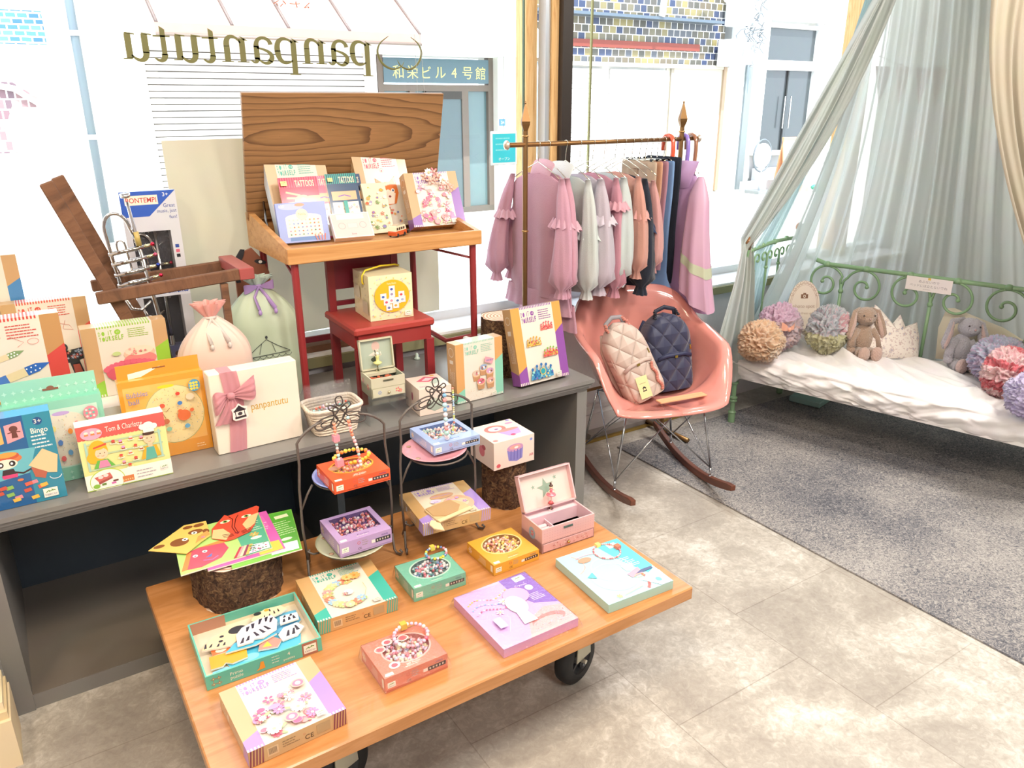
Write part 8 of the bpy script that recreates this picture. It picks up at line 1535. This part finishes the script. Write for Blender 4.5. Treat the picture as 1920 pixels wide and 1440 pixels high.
b = B(WHT); b.tube([(8.85, FY-.3, 2.66), (8.95, FY-.3, 3.4)], .05, '#ecece8'); b.tube([(9.6, FY-.3, 2.95), (9.9, FY-.3, 3.2)], .03, '#ecece8'); b.tube([(9.9, FY-.3, 3.2), (10.2, FY-.3, 2.95)], .03, '#ecece8'); b.build('sign_bracket', t)
# meters and wires
t = thing('meter_boxes', 'white utility boxes and tangled wires on the pillar beside the tiled wall', 'utility boxes')
for x, z, w, h in ((10.55, 2.85, .34, .5), (10.40, 2.2, .26, .4), (10.72, 2.2, .20, .34)):
    b = B(WHT); b.bbox(x-w/2, FY-.45, z-h/2, x+w/2, FY-.12, z+h/2, '#e2e6e8', r=.02); b.build('box', t)
q = random.Random(6)
for k in range(12):
    b = B(IRON); x, z = 10.85+q.uniform(-.2, .15), 2.5+q.uniform(-.3, .5); r = q.uniform(.08, .25); b.tube([(x+r*math.cos(a)*q.uniform(.8, 1.1), FY-.4+.1*math.sin(3*a), z+r*math.sin(a)) for a in [j*.45 for j in range(12)]], .010, '#9aa0a6', n=5); b.build('wire', t)
# building with glass doors
t = thing('glass_door_building', 'pale building with tall dark double glass doors at the right across the street', 'building')
b = B(WHT); bx(b, 10.7, 11.55, -.02, 5, FY-.02, col='#bdbfc0'); bx(b, 11.1, 11.25, -.02, 2.3, FY-.06, col='#7a8488'); bx(b, 11.55, 13.1, 2.78, 5, FY-.04); bx(b, 13.1, 18, -.02, 5, FY-.04); bx(b, 11.55, 13.1, -.02, .58, FY-.10, col='#a9aeb2'); bx(b, 11.4, 14, .56, .62, FY-.25, col='#dcdcda'); b.build('wall', t)
b = B(DG); bx(b, 11.62, 13.02, .62, 2.72, FY+.05, FY+.1, '#3f4548'); b.build('glass_door', t)
b = B(MATTE); bx(b, 11.55, 11.64, .62, 2.78, FY-.02, FY+.08, '#e6e6e4'); bx(b, 12.95, 13.06, .62, 2.78, FY-.02, FY+.08, '#d8dada'); bx(b, 11.64, 12.95, 1.98, 2.14, FY-.02, FY+.08, '#e6e6e4'); bx(b, 11.64, 12.95, 2.66, 2.72, FY-.02, FY+.08, '#e6e6e4'); bx(b, 12.27, 12.30, .62, 1.98, FY+.02, FY+.08, '#202426'); b.build('door_frame', t)
b = B(CHROME)
for x in (12.2, 12.36): b.tube([(x, FY-.03, 1.0), (x, FY-.03, 1.55)], .014, '#d0d4d8')
b.build('door_handle', t)
b = B(MATTE); b.box(11.0, FY-.34, -.02, 14, FY-.22, .14, '#c9ccd0'); b.box(11.4, FY-.22, -.02, 14, FY-.12, .34, '#b9bcc0'); b.build('steps', t)
b = B(WHT); bx(b, -14, -6, -.02, 5); bx(b, 18, 26, -.02, 5); tag(b.build('far_wall'), 'plain white wall continuing beyond both ends of the street front', 'wall')
# a-frame board and round sign
t = thing('a_frame_board', 'small a-frame chalkboard sign with orange sides by the glass doors', 'sign', (11.72, 9.08, -.0195), (0, 0, -12))
for sg in (-1, 1):
    b = B(PRINT); M = TR(0, sg*.16, .0, rx=sg*11); b.box(-.26, -.012, 0, .26, .012, .92, '#e0a67c', M=M)
    if sg < 0: b.box(-.22, -.02, .12, .22, -.012, .86, '#f0f0ec', M=M); b.box(-.16, -.024, .45, .16, -.02, .82, '#8a9298', M=M); b.box(-.10, -.026, .62, .10, -.024, .68, '#f4f4f0', M=M); b.box(-.12, -.026, .5, .12, -.024, .54, '#f4f4f0', M=M)
    b.build('board', t)
b = B(WHT); b.lathe([(0, -.02), (.20, -.02), (.20, .02), (0, .02)], '#f2f2f0', 28, M=TR(11.0, 9.15, .60, rx=90)); b.use(IRON); b.tube([(11.0+.22*math.cos(a), 9.15, .60+.26*math.sin(a)) for a in [2*PI*k/30 for k in range(30)]], .014, '#6a7278', closed=True); b.tube([(11.0, 9.15, .36), (11.0, 9.15, -.019)], .02, '#c8ccd0'); b.box(10.82, 9.0, -.0195, 11.18, 9.3, .03, '#8a9094'); tag(b.build('round_sign'), 'round white stand sign on the pavement left of the a-frame board', 'sign')
b = B(CLOTH)
for k in range(10): b.ball(12.1+.09*math.cos(k), 8.75+.06*math.sin(k*2), .05, .07, '#4fb09a', rz=.05, n=8, m=5)
tag(b.build('green_mat_bundle'), 'small turquoise green bundle on the ground before the a-frame board', 'bundle')
b = B(IRON); b.tube([(3.0+.10*(1-k/34)*math.cos(.35*k), 4.9, .10+.10*(1-k/34)*math.sin(.35*k)) for k in range(28)], .008, '#c8cdd0', n=6); b.tube([(2.92, 4.9, -.0195), (2.92, 4.9, .06)], .008, '#c8cdd0', n=6); tag(b.build('iron_curl'), 'pale iron curl ornament standing on the pavement outside the window', 'ornament')
# hanging cyan sticker sign on the glass
t = thing('window_sign', 'small cyan sign hanging by a string inside the window left of the rack', 'sign', (1.74, 2.735, 1.215))
b = B(PRINT); b.bbox(-.062, 0, 0, .062, .006, .13, '#d8e8ee', r=.002); A = Art(b, .0001, M=Matrix(((1, 0, 0, 0), (0, 0, -1, 0), (0, 1, 0, 0), (0, 0, 0, 1)))); A.rect(-.054, .010, .054, .120, '#3cc6d8')
for k in range(3): A.lines(-.04, .045, .10-.022*k, 1, .01, .005, '#8ae0e8')
A.text('オープン', 0, .024, .010, '#e8f8fa'); b.build('plate', t)
b = B(IRON); b.tube([(0, .003, .13), (0, .003, 1.2)], .0008, '#9aa0a0', n=4); b.build('string', t)
b = B(PRINT); b.box(1.36, 2.735, 1.473, 1.40, 2.738, 1.485, '#d87a72'); b.tube([(1.366, 2.736, 1.485), (1.35, 2.736, 2.40)], .0007, '#c0c4c4', n=4); b.tube([(1.394, 2.736, 1.485), (1.35, 2.736, 2.40)], .0007, '#c0c4c4', n=4); tag(b.build('hanging_tag'), 'tiny red tag hanging on a string in the window above the desk lid', 'tag')
